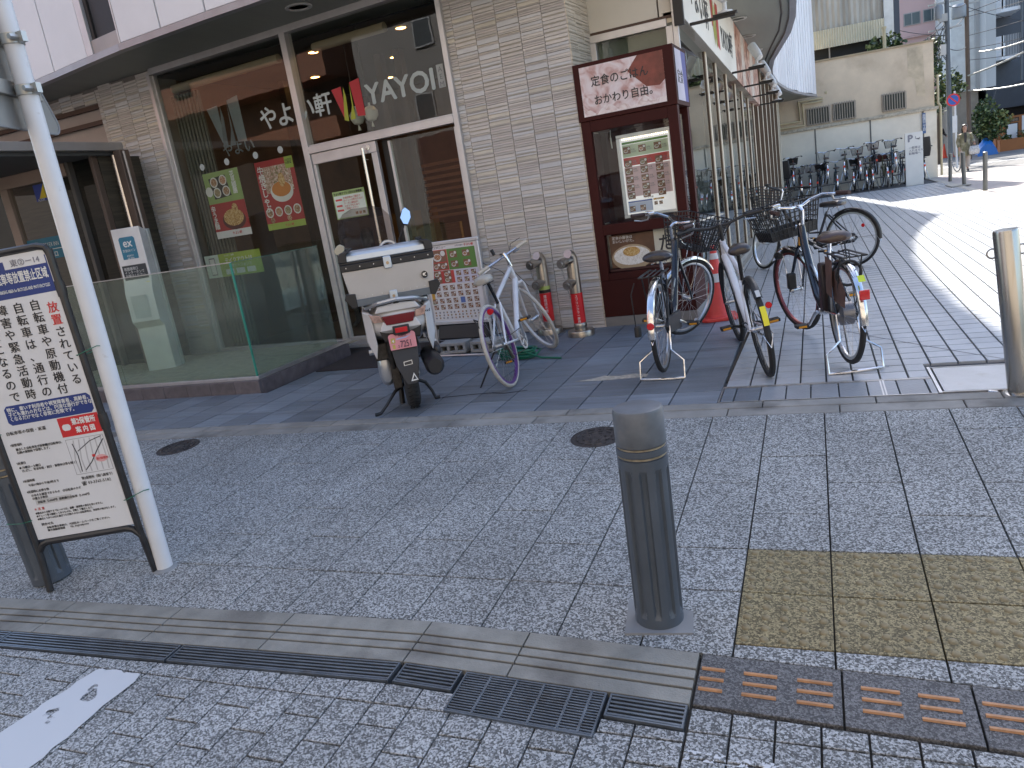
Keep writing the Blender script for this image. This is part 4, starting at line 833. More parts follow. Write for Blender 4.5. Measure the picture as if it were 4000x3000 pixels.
for a, b in ((-8.3, -6.33), (-6.325, -4.635)): q = MB(); q.box(a, b, 2.72, 2.73, 0.222, 1.29); q.build('glass_panel', gl_green, pl, smooth=0)
q = MB(); q.box(-4.634, -4.624, 2.735, 4.06, 0.222, 1.29); q.build('glass_panel', gl_green, pl, smooth=0)
q = MB(); q.mat(M('glass_edge', (0.05, 0.30, 0.22), 0.15)); q.box(-4.636, -4.622, 2.718, 2.734, 0.222, 1.291); q.build('glass_edge', None, pl, smooth=0)
q = MB(); q.box(-8.3, -4.622, 2.717, 2.733, 1.291, 1.299); q.build('cap_rail', alu, pl, smooth=0)
q = MB(); q.box(-4.637, -4.621, 2.735, 4.06, 1.291, 1.297); q.build('cap_rail', M('glass_cap', (0.12, 0.22, 0.18), 0.2), pl, smooth=0)
# ------------------------------------------------------------------ red menu case
redw = M('case_red', (0.048, 0.009, 0.007), 0.6, var=0.15, vs=3, spec=0.2); redd = M('case_red_dark', (0.05, 0.012, 0.01), 0.5)
case = thing('menu_case', 'tall dark red menu display case with lit rice poster standing at the shop corner', 'display case', (-1.69, 4.475, PZ), -0.033)
def cb(n, x0, x1, z0, z1, y0=0.0, y1=0.05, mt=redw, bev=0.003): q = MB(); q.box(x0, x1, y0, y1, z0, z1); return q.build(n, mt, case, bevel=bev)
cb('base', 0.0, 0.91, 0.0, 0.095, 0.0, 0.62, M('case_base', (0.22, 0.21, 0.2), 0.5)); cb('lower_panel', 0.0, 0.91, 0.097, 0.46, 0.0, 0.6)
cb('side_post', 0.0, 0.09, 0.462, 1.97, 0.0, 0.09); cb('side_post', 0.82, 0.91, 0.462, 1.97, 0.0, 0.09); cb('rear_post', 0.82, 0.91, 0.462, 1.97, 0.5, 0.6); cb('rear_post', 0.0, 0.09, 0.462, 1.97, 0.5, 0.6)
cb('middle_rail', 0.091, 0.819, 0.90, 1.0, 0.0, 0.5); cb('middle_rail', 0.091, 0.819, 0.462, 0.53, 0.0, 0.5); cb('shelf_gap', 0.1, 0.81, 0.534, 0.56, 0.04, 0.5, redd); cb('top_rail', 0.091, 0.819, 1.87, 1.97, 0.0, 0.6)
cb('header_box', -0.01, 0.92, 1.972, 2.48, -0.012, 0.62)
q = MB(); q.box(0.82, 0.915, 0.092, 0.499, 0.50, 1.97); q.build('side_infill', redd, case, smooth=0) if False else None
q = MB(); q.quad((0.09, 0.48, 0.53), (0.82, 0.48, 0.53), (0.82, 0.48, 1.87), (0.09, 0.48, 1.87)); q.build('inner_back', redd, case, smooth=0)
q = MB(); q.quad((0.03, 0.09, 1.0), (0.03, 0.5, 1.0), (0.03, 0.5, 1.87), (0.03, 0.09, 1.87)); q.build('inner_side', redw, case, smooth=0)
q = MB(); q.rect(0.091, 0.819, 1.001, 1.869, 0.03); q.build('pane', gl_clear, case, smooth=0)
q = MB(); q.quad((0.88, 0.09, 1.0), (0.88, 0.5, 1.0), (0.88, 0.5, 1.9), (0.88, 0.09, 1.9)); q.build('side_pane', gl_clear, case, smooth=0)
q = MB(); q.rect(0.05, 0.83, 2.01, 2.445, -0.0135); q.build('header_poster', foodmat('rice_poster', (0.52, 0.30, 0.27), (0.72, 0.58, 0.57), (0.8, 0.72, 0.73), 9), case, smooth=0)
q = MB(); q.poly([(0.50, -0.0142, 2.33), (0.66, -0.0142, 2.17), (0.78, -0.0142, 2.16), (0.83, -0.0142, 2.2), (0.83, -0.0142, 2.445), (0.60, -0.0142, 2.445)]); q.build('bowl_print', M('bowl_brown', (0.19, 0.045, 0.03), 0.4, var=0.4, vs=8), case, smooth=0)
q = MB(); q.mat(foodmat('steam_print', (0.55, 0.4, 0.36), (0.8, 0.7, 0.68), (0.86, 0.8, 0.78), 14)); q.poly([(0.05, -0.0148, 2.01)] + [(0.05 + 0.78 * t / 12, -0.0148, 2.06 + 0.03 * sin(t * 2.3) + 0.02 * sin(t * 5.1)) for t in range(13)] + [(0.83, -0.0148, 2.01)]); q.build('steam_print', None, case, smooth=0)
text('定食のごはん', 0.098, ink, case, (0.15, -0.0165, 2.27), sx=0.92, bold=0.012); text('おかわり自由。', 0.094, ink, case, (0.16, -0.0165, 2.105), sx=0.92, bold=0.012)
q = MB(); q.mat(M('side_poster_blue', (0.05, 0.05, 0.25), 0.4)); q.quad((0.9215, 0.05, 2.01), (0.9215, 0.56, 2.01), (0.9215, 0.56, 2.45), (0.9215, 0.05, 2.45)); q.mat(M('side_poster_pale', (0.55, 0.5, 0.58), 0.4)); q.quad((0.923, 0.05, 2.01), (0.923, 0.4, 2.01), (0.923, 0.33, 2.45), (0.923, 0.05, 2.45)); q.build('side_poster', None, case, smooth=0)
text('定食', 0.13, ink, case, (0.9245, 0.09, 2.17), rot=(pi / 2, 0, pi / 2))
q = MB(); q.rect(0.14, 0.38, 0.57, 0.885, 0.055); q.rect(0.12, 0.56, 0.57, 0.885, 0.056); q.build('lower_poster', M('poster_brown', (0.12, 0.06, 0.03), 0.5, var=0.3, vs=8), case, smooth=0)
q = MB(); q.mat(M('bowl_tan', (0.42, 0.32, 0.2), 0.4)); q.disc(0.33, 0.66, 0.20, 0.054, 26, 0.62); q.mat(foodmat('rice_white', (0.6, 0.56, 0.48), (0.78, 0.76, 0.7), (0.85, 0.84, 0.8), 60)); q.disc(0.33, 0.675, 0.18, 0.053, 26, 0.5); q.mat(foodmat('rice_topping', (0.35, 0.16, 0.03), (0.55, 0.34, 0.1), (0.66, 0.5, 0.25), 50)); q.disc(0.33, 0.715, 0.085, 0.052, 18, 0.55); q.build('rice_bowl_print', None, case, smooth=0)
cream = M('poster_cream', (0.55, 0.53, 0.42), 0.6)
q = MB(); q.rect(0.561, 0.80, 0.57, 0.90, 0.054); q.build('cream_poster', cream, case, smooth=0)
text('だし', 0.17, ink, case, (0.60, 0.052, 0.70), bold=0.02, sx=0.9); text('店', 0.06, ink, case, (0.66, 0.052, 0.835)); text('定食の最後は\nおいしいかた。', 0.034, wht, case, (0.15, 0.052, 0.845)); text('おかわり処', 0.03, ink, case, (0.6, 0.052, 0.60))
q = MB(); q.tube((0.22, 0.2, 1.87), (0.215, 0.2, 1.80), 0.004); q.tube((0.215, 0.2, 1.80), (0.22, 0.2, 1.70), 0.008, 0.005); q.build('lamp_cord', wht, case)
menu = thing('lit_menu', 'silver framed lit menu poster with rows of meal photos hanging in the red case', 'menu board', (-1.69, 4.475, PZ), -0.033)
sil = M('silver_frame', (0.62, 0.62, 0.63), 0.35, 0.6)
mpap = M('menu_paper', (0.74, 0.72, 0.72), 0.5, var=0.03)
MX0, MX1, MZ0, MZ1 = 0.30, 0.80, 1.03, 1.785; MYY = 0.0; menu.location = (-1.705, 4.555, PZ - 0.02); menu.scale = (1.06, 1, 1.02)
for a in ((MX0, MX1, MZ0, MZ0 + 0.03), (MX0, MX1, MZ1 - 0.03, MZ1), (MX0, MX0 + 0.03, MZ0 + 0.0305, MZ1 - 0.0305), (MX1 - 0.03, MX1, MZ0 + 0.0305, MZ1 - 0.0305)): q = MB(); q.box(a[0], a[1], MYY - 0.015, MYY + 0.02, a[2], a[3]); q.build('frame', sil, menu, bevel=0.003)
q = MB(); q.rect(MX0 + 0.03, MX1 - 0.03, MZ0 + 0.03, MZ1 - 0.03, MYY); q.build('sheet', M('backlit_paper', (0.78, 0.75, 0.74), 0.5, var=0.02, emis=0.16), menu, smooth=0)
food = [foodmat('meal_a', (0.08, 0.03, 0.02), (0.35, 0.16, 0.06), (0.6, 0.5, 0.38), 90), foodmat('meal_b', (0.1, 0.05, 0.03), (0.5, 0.2, 0.08), (0.7, 0.62, 0.5), 110), foodmat('meal_c', (0.06, 0.05, 0.02), (0.3, 0.22, 0.1), (0.65, 0.55, 0.4), 100)]
plate = M('plate_white', (0.7, 0.69, 0.66), 0.4); pinkp = M('pink_print', (0.72, 0.5, 0.5), 0.5); redp = M('red_print', (0.55, 0.07, 0.06), 0.5); grnp = M('green_print', (0.12, 0.25, 0.06), 0.5); blup = M('blue_print', (0.12, 0.18, 0.42), 0.5); orp = M('orange_print', (0.6, 0.33, 0.05), 0.5); greyp = M('grey_print', (0.25, 0.24, 0.26), 0.6)
def meal(q, x, z, w, h, y, k): q.mat(M('tray_brown', (0.24, 0.12, 0.07), 0.5)); q.rect(x, x + w, z, z + h, y); q.mat(plate); q.disc(x + w * 0.36, z + h * 0.40, w * 0.30, y - 0.0006, 10, 0.8); q.disc(x + w * 0.78, z + h * 0.72, w * 0.17, y - 0.0006, 8); q.mat(food[k % 3]); q.disc(x + w * 0.38, z + h * 0.43, w * 0.24, y - 0.0012, 9, 0.7)
q = MB(); y_ = MYY - 0.0015
q.mat(grnp); q.rect(0.345, 0.755, 1.695, 1.715, y_); q.mat(redp); q.rect(0.345, 0.755, 1.555, 1.575, y_); q.rect(0.345, 0.755, 1.5, 1.555, y_ - 0.0004)
q.mat(pinkp); q.rect(0.345, 0.755, 1.22, 1.49, y_); q.mat(M('pale_green_print', (0.55, 0.62, 0.42), 0.5)); q.rect(0.345, 0.755, 1.58, 1.69, y_); q.mat(blup); q.rect(0.345, 0.565, 1.165, 1.18, y_); q.mat(M('pale_blue_print', (0.55, 0.6, 0.75), 0.5)); q.rect(0.345, 0.565, 1.075, 1.163, y_); q.mat(orp); q.rect(0.575, 0.67, 1.165, 1.18, y_)
for r_, zz in enumerate((1.60, 1.49, 1.42, 1.345, 1.27, 1.20)):
    for c_ in range(3): meal(q, 0.352 + 0.138 * c_, zz if r_ else zz + 0.01, 0.066, 0.062, y_ - 0.001, r_ + c_)
for c_ in range(2): meal(q, 0.355 + 0.095 * c_, 1.085, 0.05, 0.05, y_ - 0.001, c_); meal(q, 0.58 + 0.045 * c_, 1.12, 0.03, 0.03, y_ - 0.001, c_)
q.build('meal_prints', None, menu, smooth=0)
q = MB(); q.mat(M('led_lit', (1.0, 0.8, 0.5), 0.4, var=0, emis=3.0))
for k in range(22): q.rect(0.35 + 0.019 * k, 0.356 + 0.019 * k, 1.735, 1.747, MYY - 0.0015)
q.build('led_strip', None, menu, smooth=0)
text('やよい軒', 0.02, ink, menu, (0.5, MYY - 0.002, 1.19)); text('朝定食', 0.014, wht, menu, (0.6, MYY - 0.002, 1.167))
for c_ in range(3):
    for zz in (1.585, 1.48, 1.41, 1.335, 1.26): text('定食\n890円', 0.017, greyp, menu, (0.424 + 0.138 * c_, MYY - 0.003, zz + 0.05), lh=1.1)
# ------------------------------------------------------------------ posters on the window
def poster(name, lab, x0, x1, z0, z1, y=0.03):
    return thing(name, lab, 'poster', (FO[0] + x0 * cos(FR) - y * sin(FR), FO[1] + x0 * sin(FR) + y * cos(FR), z0), FR), x1 - x0, z1 - z0
red1 = M('poster_red', (0.38, 0.03, 0.03), 0.5); gr1 = M('poster_green', (0.26, 0.36, 0.12), 0.5); yg = M('poster_lime', (0.36, 0.46, 0.08), 0.5)
bowlf = foodmat('noodle_print', (0.25, 0.1, 0.03), (0.6, 0.35, 0.12), (0.72, 0.55, 0.3), 50)
P, w, h = poster('window_poster', 'narrow window poster with green bento photo above red noodle photo', lx(-6.62), lx(-6.04), 1.53, 2.32)
q = MB(); q.rect(0, w, 0, h, 0.0); q.build('sheet', mpap, P, smooth=0)
q = MB(); q.mat(gr1); q.rect(0.0, w, 0.42, h, -0.001); q.mat(red1); q.rect(0, w, 0.085, 0.42, -0.0012); q.mat(M('bento_black', (0.03, 0.025, 0.02), 0.4)); q.poly([(0.08, -0.002, 0.72), (0.36, -0.002, 0.74), (0.40, -0.002, 0.49), (0.12, -0.002, 0.47)])
for k, (cx_, cz_) in enumerate(((0.16, 0.67), (0.31, 0.68), (0.18, 0.545), (0.33, 0.55))): q.mat(plate); q.disc(cx_, cz_, 0.062, -0.003, 14); q.mat(food[k % 3]); q.disc(cx_, cz_, 0.048, -0.004, 12)
q.mat(plate); q.disc(0.05, 0.57, 0.06, -0.0022, 12); q.mat(M('poster_bowl', (0.1, 0.02, 0.02), 0.4)); q.disc(0.35, 0.2, 0.19, -0.002, 20, 0.62); q.mat(bowlf); q.disc(0.35, 0.23, 0.165, -0.003, 18, 0.62); q.disc(0.40, 0.33, 0.05, -0.0035, 12, 1.3)
q.build('photo_print', None, P, smooth=0)
vtext('花見御膳', 0.075, wht, P, 0.475, 0.77, -0.004, bold=0.02); vtext('辛うま麺', 0.08, wht, P, 0.05, 0.40, -0.004, bold=0.02); text('やよい軒', 0.04, redp, P, (0.27, -0.002, 0.03), bold=0.02)
P, w, h = poster('window_poster', 'red window poster with big soup bowl photo and white vertical lettering', lx(-5.77), lx(-5.19), 1.53, 2.32)
q = MB(); q.rect(0, w, 0, h, 0.0); q.build('sheet', red1, P, smooth=0)
q = MB(); q.mat(foodmat('salad_print', (0.12, 0.16, 0.04), (0.55, 0.3, 0.25), (0.7, 0.66, 0.55), 40)); q.rect(0.1, 0.52, 0.42, 0.72, -0.001); q.mat(plate); q.disc(0.33, 0.42, 0.17, -0.002, 22, 0.7); q.mat(M('soup_orange', (0.55, 0.2, 0.04), 0.3)); q.disc(0.33, 0.45, 0.145, -0.003, 20, 0.6); q.mat(bowlf); q.disc(0.36, 0.55, 0.05, -0.0035, 12, 1.6); q.mat(yg); q.rect(0.46, w, 0.66, 0.79, -0.003); q.rect(0, w, 0, 0.075, -0.002)
for k in range(4): q.mat(plate); q.disc(0.08 + 0.14 * k, 0.20, 0.058, -0.003, 12); q.mat(food[k % 3]); q.disc(0.08 + 0.14 * k, 0.20, 0.044, -0.004, 10)
for k in range(2): q.mat(food[k]); q.disc(0.1 + 0.26 * k, 0.11, 0.035, -0.004, 10)
q.build('photo_print', None, P, smooth=0)
vtext('牛焼きしゃぶ', 0.10, wht, P, 0.075, 0.74, -0.005, bold=0.02); text('1/2日分\nの野菜', 0.032, ink, P, (0.465, -0.004, 0.74)); text('やよい軒', 0.034, redp, P, (0.27, -0.003, 0.022), bold=0.02)
P, w, h = poster('window_poster', 'bright green takeaway poster low in the window behind the planter glass', lx(-6.93), lx(-5.99), 1.06, 1.345)
q = MB(); q.rect(0, w, 0, h, 0.0); q.build('sheet', yg, P, smooth=0)
q = MB(); q.mat(M('pale_mint', (0.6, 0.68, 0.62), 0.5)); q.rect(0, 0.24, 0, h, -0.001); q.mat(greyp); q.rect(0.07, 0.17, 0.03, 0.25, -0.002); q.mat(wht); q.rect(0.08, 0.16, 0.045, 0.235, -0.003)
for k in range(3): q.mat(wht); q.rect(0.32 + 0.18 * k, 0.46 + 0.18 * k, 0.025, 0.09, -0.002)
q.build('photo_print', None, P, smooth=0)
text('テイクアウトは', 0.07, wht, P, (0.34, -0.003, 0.17), bold=0.015, sx=0.95); text('スマートフォンで', 0.05, wht, P, (0.38, -0.003, 0.11)); text('カンタン  便利', 0.026, wht, P, (0.34, -0.003, 0.25))
P, w, h = poster('door_notice', 'white notice with green border taped to the glass door leaf', lx(-4.70), lx(-4.26), 1.525, 1.83, -0.016)
q = MB(); q.rect(0, w, 0, h, 0.0); q.build('sheet', M('notice_green', (0.3, 0.42, 0.16), 0.5), P, smooth=0)
q = MB(); q.mat(M('notice_pale', (0.62, 0.70, 0.62), 0.5)); q.rect(0.012, w - 0.012, 0.012, 0.255, -0.001); q.mat(redp); q.rect(0.03, 0.12, 0.2, 0.22, -0.002); q.rect(0.03, 0.11, 0.135, 0.155, -0.002); q.rect(0.03, 0.12, 0.085, 0.105, -0.002)
for k, c_ in enumerate((0.27, 0.32, 0.37)): q.mat(food[k]); q.rect(c_, c_ + 0.035, 0.03, 0.06, -0.002)
q.build('print_blocks', None, P, smooth=0)
text('やよい軒アプリ 3月のお得情報', 0.03, ink, P, (0.015, -0.002, 0.266), sx=0.95, bold=0.02); text('お会計時のご提示で\nポイントが貯まります\nクーポン配信中！\nスタンプをためて\nご利用ください', 0.027, redp, P, (0.135, -0.003, 0.215), lh=1.1)
# suction hooks
hk = MB(); hk.lathe([(0.0, -0.012), (0.03, -0.008), (0.04, 0.0)], 14, ax='y'); hk.tube((0, -0.012, 0), (0.03, -0.03, -0.01), 0.004)
hmesh = hk.mesh('hook', M('suction_cup', (0.42, 0.48, 0.48), 0.3)); hl = ['leftmost', 'second', 'third', 'rightmost']
for k, X in enumerate((-6.56, -6.15, -5.69, -5.31)):
    x_ = lx(X); t = bpy.data.objects.new('suction_hook', hmesh); COL.objects.link(t); t.location = (FO[0] + x_ * cos(FR), FO[1] + x_ * sin(FR), 2.40); t.rotation_euler = (0, 0, FR); tag(t, hl[k] + ' round suction hook on the glass above the window posters', 'hook', 'suction hooks above the window posters')
# ------------------------------------------------------------------ door mat
mat_ = thing('door_mat', 'dark brown rubber door mat lying before the shop entrance', 'door mat', (0, 0, 0))
q = MB(); q.slab([(-4.46, 3.37), (-3.45, 3.36), (-3.42, 4.42), (-4.47, 4.42)], PZ + 0.0002, PZ + 0.012); q.build('mat', M('mat_brown', (0.035, 0.026, 0.026), 0.9, var=0.3, vs=60, bump=1, bs=250), mat_, bevel=0.003)
# ------------------------------------------------------------------ bollards
paintg = M('bollard_paint', (0.07, 0.086, 0.108), 0.40, 0.0, var=0.12, vs=7, bump=0.25, bs=40, stain=((0.12, 0.13, 0.14), 24, 0.68, 0.6))
brass = M('worn_band', (0.42, 0.36, 0.26), 0.35, 0.8, var=0.3, vs=40)
def fluted(name, lab, loc, H=0.755, lean=(0, 0)):
    t = thing(name, lab, 'bollard', loc, 0.0, 'fluted grey street bollards'); t.rotation_euler = (lean[0], lean[1], 0.15)
    r = 0.083; nfl = 10; seg = 100; z0, z1 = 0.035, H - 0.20; vs = []; zz = [0.0, z0, z0 + 0.012, z0 + 0.03, z1 - 0.035, z1 - 0.012, z1, H - 0.168]
    fade = [0, 0, 0.5, 1, 1, 0.6, 0, 0]
    secs = []
    for z, f in zip(zz, fade):
        ring = []
        for j in range(seg):
            a = 2 * pi * j / seg; ph = (j % (seg // nfl)) / (seg // nfl); d = 1.0 if 0.35 < ph < 0.75 else 0.0
            rr = r - 0.010 * f * d; ring.append((rr * cos(a), rr * sin(a), z))
        secs.append(ring)
    q = MB(); q.loft(secs); q.build('post', paintg, t, smooth=0.35)
    q = MB(); q.lathe([(r, H - 0.167), (r - 0.006, H - 0.165), (r - 0.006, H - 0.157), (r + 0.001, H - 0.155), (r + 0.001, H - 0.135), (r - 0.006, H - 0.133), (r - 0.006, H - 0.126), (r, H - 0.124)], 40); q.build('collar', paintg, t)
    for zc in (H - 0.161, H - 0.1295): q = MB(); q.lathe([(r - 0.0055, zc - 0.004), (r - 0.003, zc - 0.003), (r - 0.003, zc + 0.003), (r - 0.0055, zc + 0.004)], 40); q.build('band', brass, t)
    q = MB(); q.lathe([(r - 0.001, H - 0.1235), (r, H - 0.12), (r, H - 0.012), (r - 0.004, H - 0.003), (r - 0.012, H), (0.0, H + 0.002)], 40); q.build('cap', M('bollard_cap', (0.11, 0.125, 0.145), 0.4, 0.0, var=0.2, vs=18, stain=((0.25, 0.23, 0.2), 12, 0.62, 0.3)), t)
    return t
b1 = fluted('bollard', 'fluted grey steel bollard standing alone on the footway by the tactile slabs', (-0.262, -0.485, fz(-0.485) + 0.002), 0.775, (0.0, 0.012))
q = MB(); q.box(-0.115, 0.115, -0.10, 0.115, -0.02, 0.0012); q.build('base_plate', M('base_concrete', (0.22, 0.23, 0.24), 0.8, var=0.1), b1, smooth=0)
b2 = fluted('bollard', 'fluted grey bollard tied with green wire behind the no parking notice board', (-3.345, -0.49, fz(-0.49) + 0.002), 0.74, (0.0, -0.06)); b2.scale = (1.09, 1.09, 1.0)
# ------------------------------------------------------------------ leaning steel chain post
brush_st = M('stainless', (0.44, 0.43, 0.41), 0.24, 1.0, var=0.12, vs=3, stretch=(8, 8, 0.5), stain=((0.3, 0.26, 0.2), 6, 0.55, 0.4))
def chain(parent, P0, P1, sag, n=26, r=0.0032):
    q = MB(); P0 = Vector(P0); P1 = Vector(P1)
    for k in range(n):
        t = (k + 0.5) / n; p = P0.lerp(P1, t) - Vector((0, 0, sag * 4 * t * (1 - t))); t2 = t + 0.01; p2 = P0.lerp(P1, t2) - Vector((0, 0, sag * 4 * t2 * (1 - t2)))
        d = (p2 - p).normalized(); s_ = d.cross(Vector((0, 0, 1))).normalized(); u = s_ if k % 2 else d.cross(s_).normalized(); L = (P1 - P0).length / n * 0.62
        q.path([p + d * L * cos(a) + u * 0.009 * sin(a) for a in [2 * pi * i / 8 for i in range(8)]], r, 5, closed=True)
    return q.build('chain', M('chain_steel', (0.3, 0.29, 0.27), 0.35, 0.9), parent)
cpst = thing('chain_post', 'leaning stainless steel chain post at the right edge beside the access hatch', 'post', (1.262, 1.70, 0.067)); cpst.rotation_euler = (0, radians(-4.6), 0)
q = MB(); q.lathe([(0.0575, 0.0), (0.0575, 0.855), (0.054, 0.865), (0.0, 0.868)], 36); q.build('tube', brush_st, cpst)
q = MB(); q.lathe([(0.085, 0.0), (0.085, 0.006), (0.06, 0.012)], 30); q.build('base_ring', brush_st, cpst)
for s_ in (-1, 1): q = MB(); q.ring((s_ * 0.066, 0, 0.755), (1, 0, 0), (0, 0, 1), 0.024, 0.0045, 18, 6); q.build('chain_ring', brush_st, cpst)
chain(cpst, (0.09, 0, 0.75), (1.9, 0.2, 0.72), 0.28, 56)
q = MB(); q.tube((-0.10, 0.02, 0.004), (-0.14, 0.03, 0.01), 0.012, n=10); q.build('loose_bolt', brush_st, cpst)
# ------------------------------------------------------------------ notice board, white pole
BA = atan2(0.178, 0.484)
nb = thing('notice_board', 'tall black framed no parking notice board tied between the bollard and the white pole', 'notice board', (-3.225, -0.58, -0.022), BA); nb.rotation_euler = (0, -radians(1.5), BA)
bw = 0.515; blk = M('black_tube', (0.018, 0.018, 0.02), 0.4, coat=0.2, var=0.3, vs=20)
q = MB()
for x_ in (0.0, bw): q.path([(x_, 0.02 if x_ else -0.02, 0.0), (x_, 0, 0.22), (x_, 0, 1.575)], 0.0165, 10)
q.build('frame_post', blk, nb)
q = MB(); q.path([(0.0, 0, 1.55), (0.012, 0, 1.585), (0.05, 0, 1.595), (bw - 0.05, 0, 1.595), (bw - 0.012, 0, 1.585), (bw, 0, 1.55)], 0.0165, 10); q.build('frame_top', blk, nb)
q = MB(); q.path([(0.0, 0, 0.20), (0.03, 0, 0.235), (0.06, 0, 0.245), (bw - 0.06, 0, 0.245), (bw - 0.03, 0, 0.235), (bw, 0, 0.20)], 0.0165, 10); q.build('frame_bottom', blk, nb)
for x_, z_ in ((bw, 0.78), (bw, 1.4), (0.0, 0.85)): q = MB(); q.lathe([(0.02, -0.035), (0.021, 0.0), (0.02, 0.035)], 12, (x_, 0, z_)); q.build('sleeve', blk, nb)
bwht = M('board_white', (0.66, 0.67, 0.69), 0.45, var=0.04, vs=3, stain=((0.5, 0.5, 0.48), 3, 0.62, 0.4))
q = MB(); q.box(0.017, bw - 0.017, -0.004, 0.004, 0.262, 1.578); q.build('board_panel', bwht, nb, smooth=0)
navy = M('board_navy', (0.012, 0.035, 0.19), 0.45); bred = M('board_red', (0.55, 0.02, 0.025), 0.45)
q = MB(); q.rect(0.02, bw - 0.02, 1.395, 1.555, -0.0045); q.build('title_band', navy, nb, smooth=0)
q = MB(); q.rect(0.30, bw - 0.025, 1.52, 1.566, -0.005); q.build('number_label', bwht, nb, smooth=0)
rp = lambda x0, x1, z0, z1, r: [(x0 + r, z0), (x1 - r, z0), (x1, z0 + r), (x1, z1 - r), (x1 - r, z1), (x0 + r, z1), (x0, z1 - r), (x0, z0 + r)]
q = MB(); q.poly([(x, -0.0045, z) for x, z in rp(0.075, 0.49, 0.832, 0.925, 0.015)]); q.build('blue_notice', navy, nb, smooth=0); q = MB()
q.mat(bred); q.rect(0.302, bw - 0.018, 0.735, 0.828, -0.0045); q.mat(bwht); q.poly([(x, -0.005, z) for x, z in rp(0.315, 0.355, 0.765, 0.795, 0.008)])
q.build('map_header', None, nb, smooth=0); q = MB(); q.mat(bred); q.poly([(x, -0.005, z) for x, z in rp(0.13, 0.20, 1.41, 1.54, 0.012)]); q.mat(M('sign_yellow', (0.85, 0.65, 0.03), 0.4)); q.disc(0.165, 1.475, 0.03, -0.0055, 16)
q.build('prohibition_mark', None, nb, smooth=0); q = MB(); q.mat(M('grey_strip', (0.5, 0.5, 0.5), 0.5)); q.rect(0.07, 0.25, 0.435, 0.462, -0.0045)
q.build('grey_strip', None, nb, smooth=0)
q = MB(); q.mat(greyp); mx0, mx1, mz0, mz1 = 0.308, 0.49, 0.548, 0.722
for a in ((mx0, mx1, mz0, mz0 + 0.002), (mx0, mx1, mz1 - 0.002, mz1), (mx0, mx0 + 0.002, mz0, mz1), (mx1 - 0.002, mx1, mz0, mz1)): q.rect(*a, -0.0046)
def lin(q, pts, w, y=-0.0047):
    for (x0, z0), (x1, z1) in zip(pts[:-1], pts[1:]):
        d = Vector((x1 - x0, z1 - z0)); d.normalize(); nn = Vector((-d.y, d.x)) * w / 2; q.poly([(x0 - nn.x, y, z0 - nn.y), (x1 - nn.x, y, z1 - nn.y), (x1 + nn.x, y, z1 + nn.y), (x0 + nn.x, y, z0 + nn.y)])
q.mat(M('map_grey', (0.45, 0.45, 0.47), 0.6))
for k in range(6): lin(q, [(0.33 + 0.028 * k, 0.555), (0.325 + 0.03 * k, 0.62), (0.345 + 0.026 * k, 0.715)], 0.006)
q.mat(M('map_line', (0.05, 0.05, 0.06), 0.6)); lin(q, [(0.335, 0.70), (0.345, 0.64), (0.34, 0.56)], 0.005, -0.005); lin(q, [(0.35, 0.66), (0.42, 0.70), (0.48, 0.715)], 0.004, -0.005); lin(q, [(0.36, 0.565), (0.40, 0.60), (0.44, 0.65), (0.485, 0.70)], 0.005, -0.005)
q.mat(M('map_pink', (0.65, 0.35, 0.36), 0.6)); q.disc(0.45, 0.61, 0.03, -0.0052, 14, 0.6); q.mat(bred); q.rect(0.41, 0.425, 0.622, 0.634, -0.0054)
q.build('map_print', None, nb, smooth=0)
bi = M('board_ink', (0.015, 0.015, 0.02), 0.5); YB = -0.0055
text('自転車等放置禁止区域', 0.052, wht, nb, (0.213, YB, 1.462), sx=0.52, bold=0.02); text('NO-PARKING AREA for BICYCLES AND MOTORCYCLES', 0.0205, wht, nb, (0.213, YB, 1.42), sx=0.52, bold=0.01); text('東②ー14', 0.034, M('faded_ink', (0.22, 0.22, 0.26), 0.6), nb, (0.33, YB - 0.0005, 1.53), bold=0.01)
for k, (s_, z_, red_) in enumerate((('放置されている', 1.352, 2), ('自転車や原動機付', 1.375, 0), ('自転車は、通行の', 1.375, 0), ('障害や緊急活動時', 1.375, 0), ('の支障になるので', 1.375, 0), ('撤去します。', 1.35, 2))):
    xx = 0.455 - 0.077 * k; sz = 0.051
    for j, ch in enumerate(s_): text(ch, sz, bred if j < red_ else bi, nb, (xx, YB, z_ - 0.0555 * j - sz * 0.86), align='CENTER', bold=0.012)
text('特に、車いす利用者や視覚障害者、高齢者、\n子ども連れの方などは、円滑な通行ができな\nくなるだけでなく非常に危険です。', 0.0225, wht, nb, (0.088, YB, 0.897), sx=0.9, lh=0.98, bold=0.015)
text('第2保管所', 0.033, wht, nb, (0.365, YB, 0.79), sx=0.78, bold=0.03); text('案 内 図', 0.031, wht, nb, (0.375, YB, 0.75), sx=0.85, bold=0.03)
text('自転車等の保管・返還', 0.0195, bi, nb, (0.045, YB, 0.79)); text('第2保管所（環八高架下）', 0.0165, bi, nb, (0.325, YB, 0.522), sx=0.85); text('☎ 03-3765-5182', 0.021, bi, nb, (0.318, YB, 0.495), sx=0.95); text('第2保管所', 0.013, bred, nb, (0.425, YB - 0.0003, 0.605))
for s_, x_, z_ in (('1保管場所', 0.045, 0.735), ('撤去した自転車及び原動機付自転車は、\n右図の保管所で保管します。', 0.065, 0.712), ('2返還日', 0.045, 0.645), ('● 月曜日～土曜日\n（ただし、年末年始・祝日・振替休日等を除く）', 0.05, 0.622), ('3返還時間', 0.045, 0.555), ('午前11時から午後7時まで', 0.065, 0.532), ('4返還時に必要な物', 0.045, 0.50), ('①本人を確認できるもの　②自転車のカギ\n③撤去手数料', 0.06, 0.48), ('自転車（3,000円）原動機付自転車（5,000円）', 0.08, 0.443)):
    text(s_, 0.0145, bi, nb, (x_, YB, z_), sx=0.9, lh=1.1)
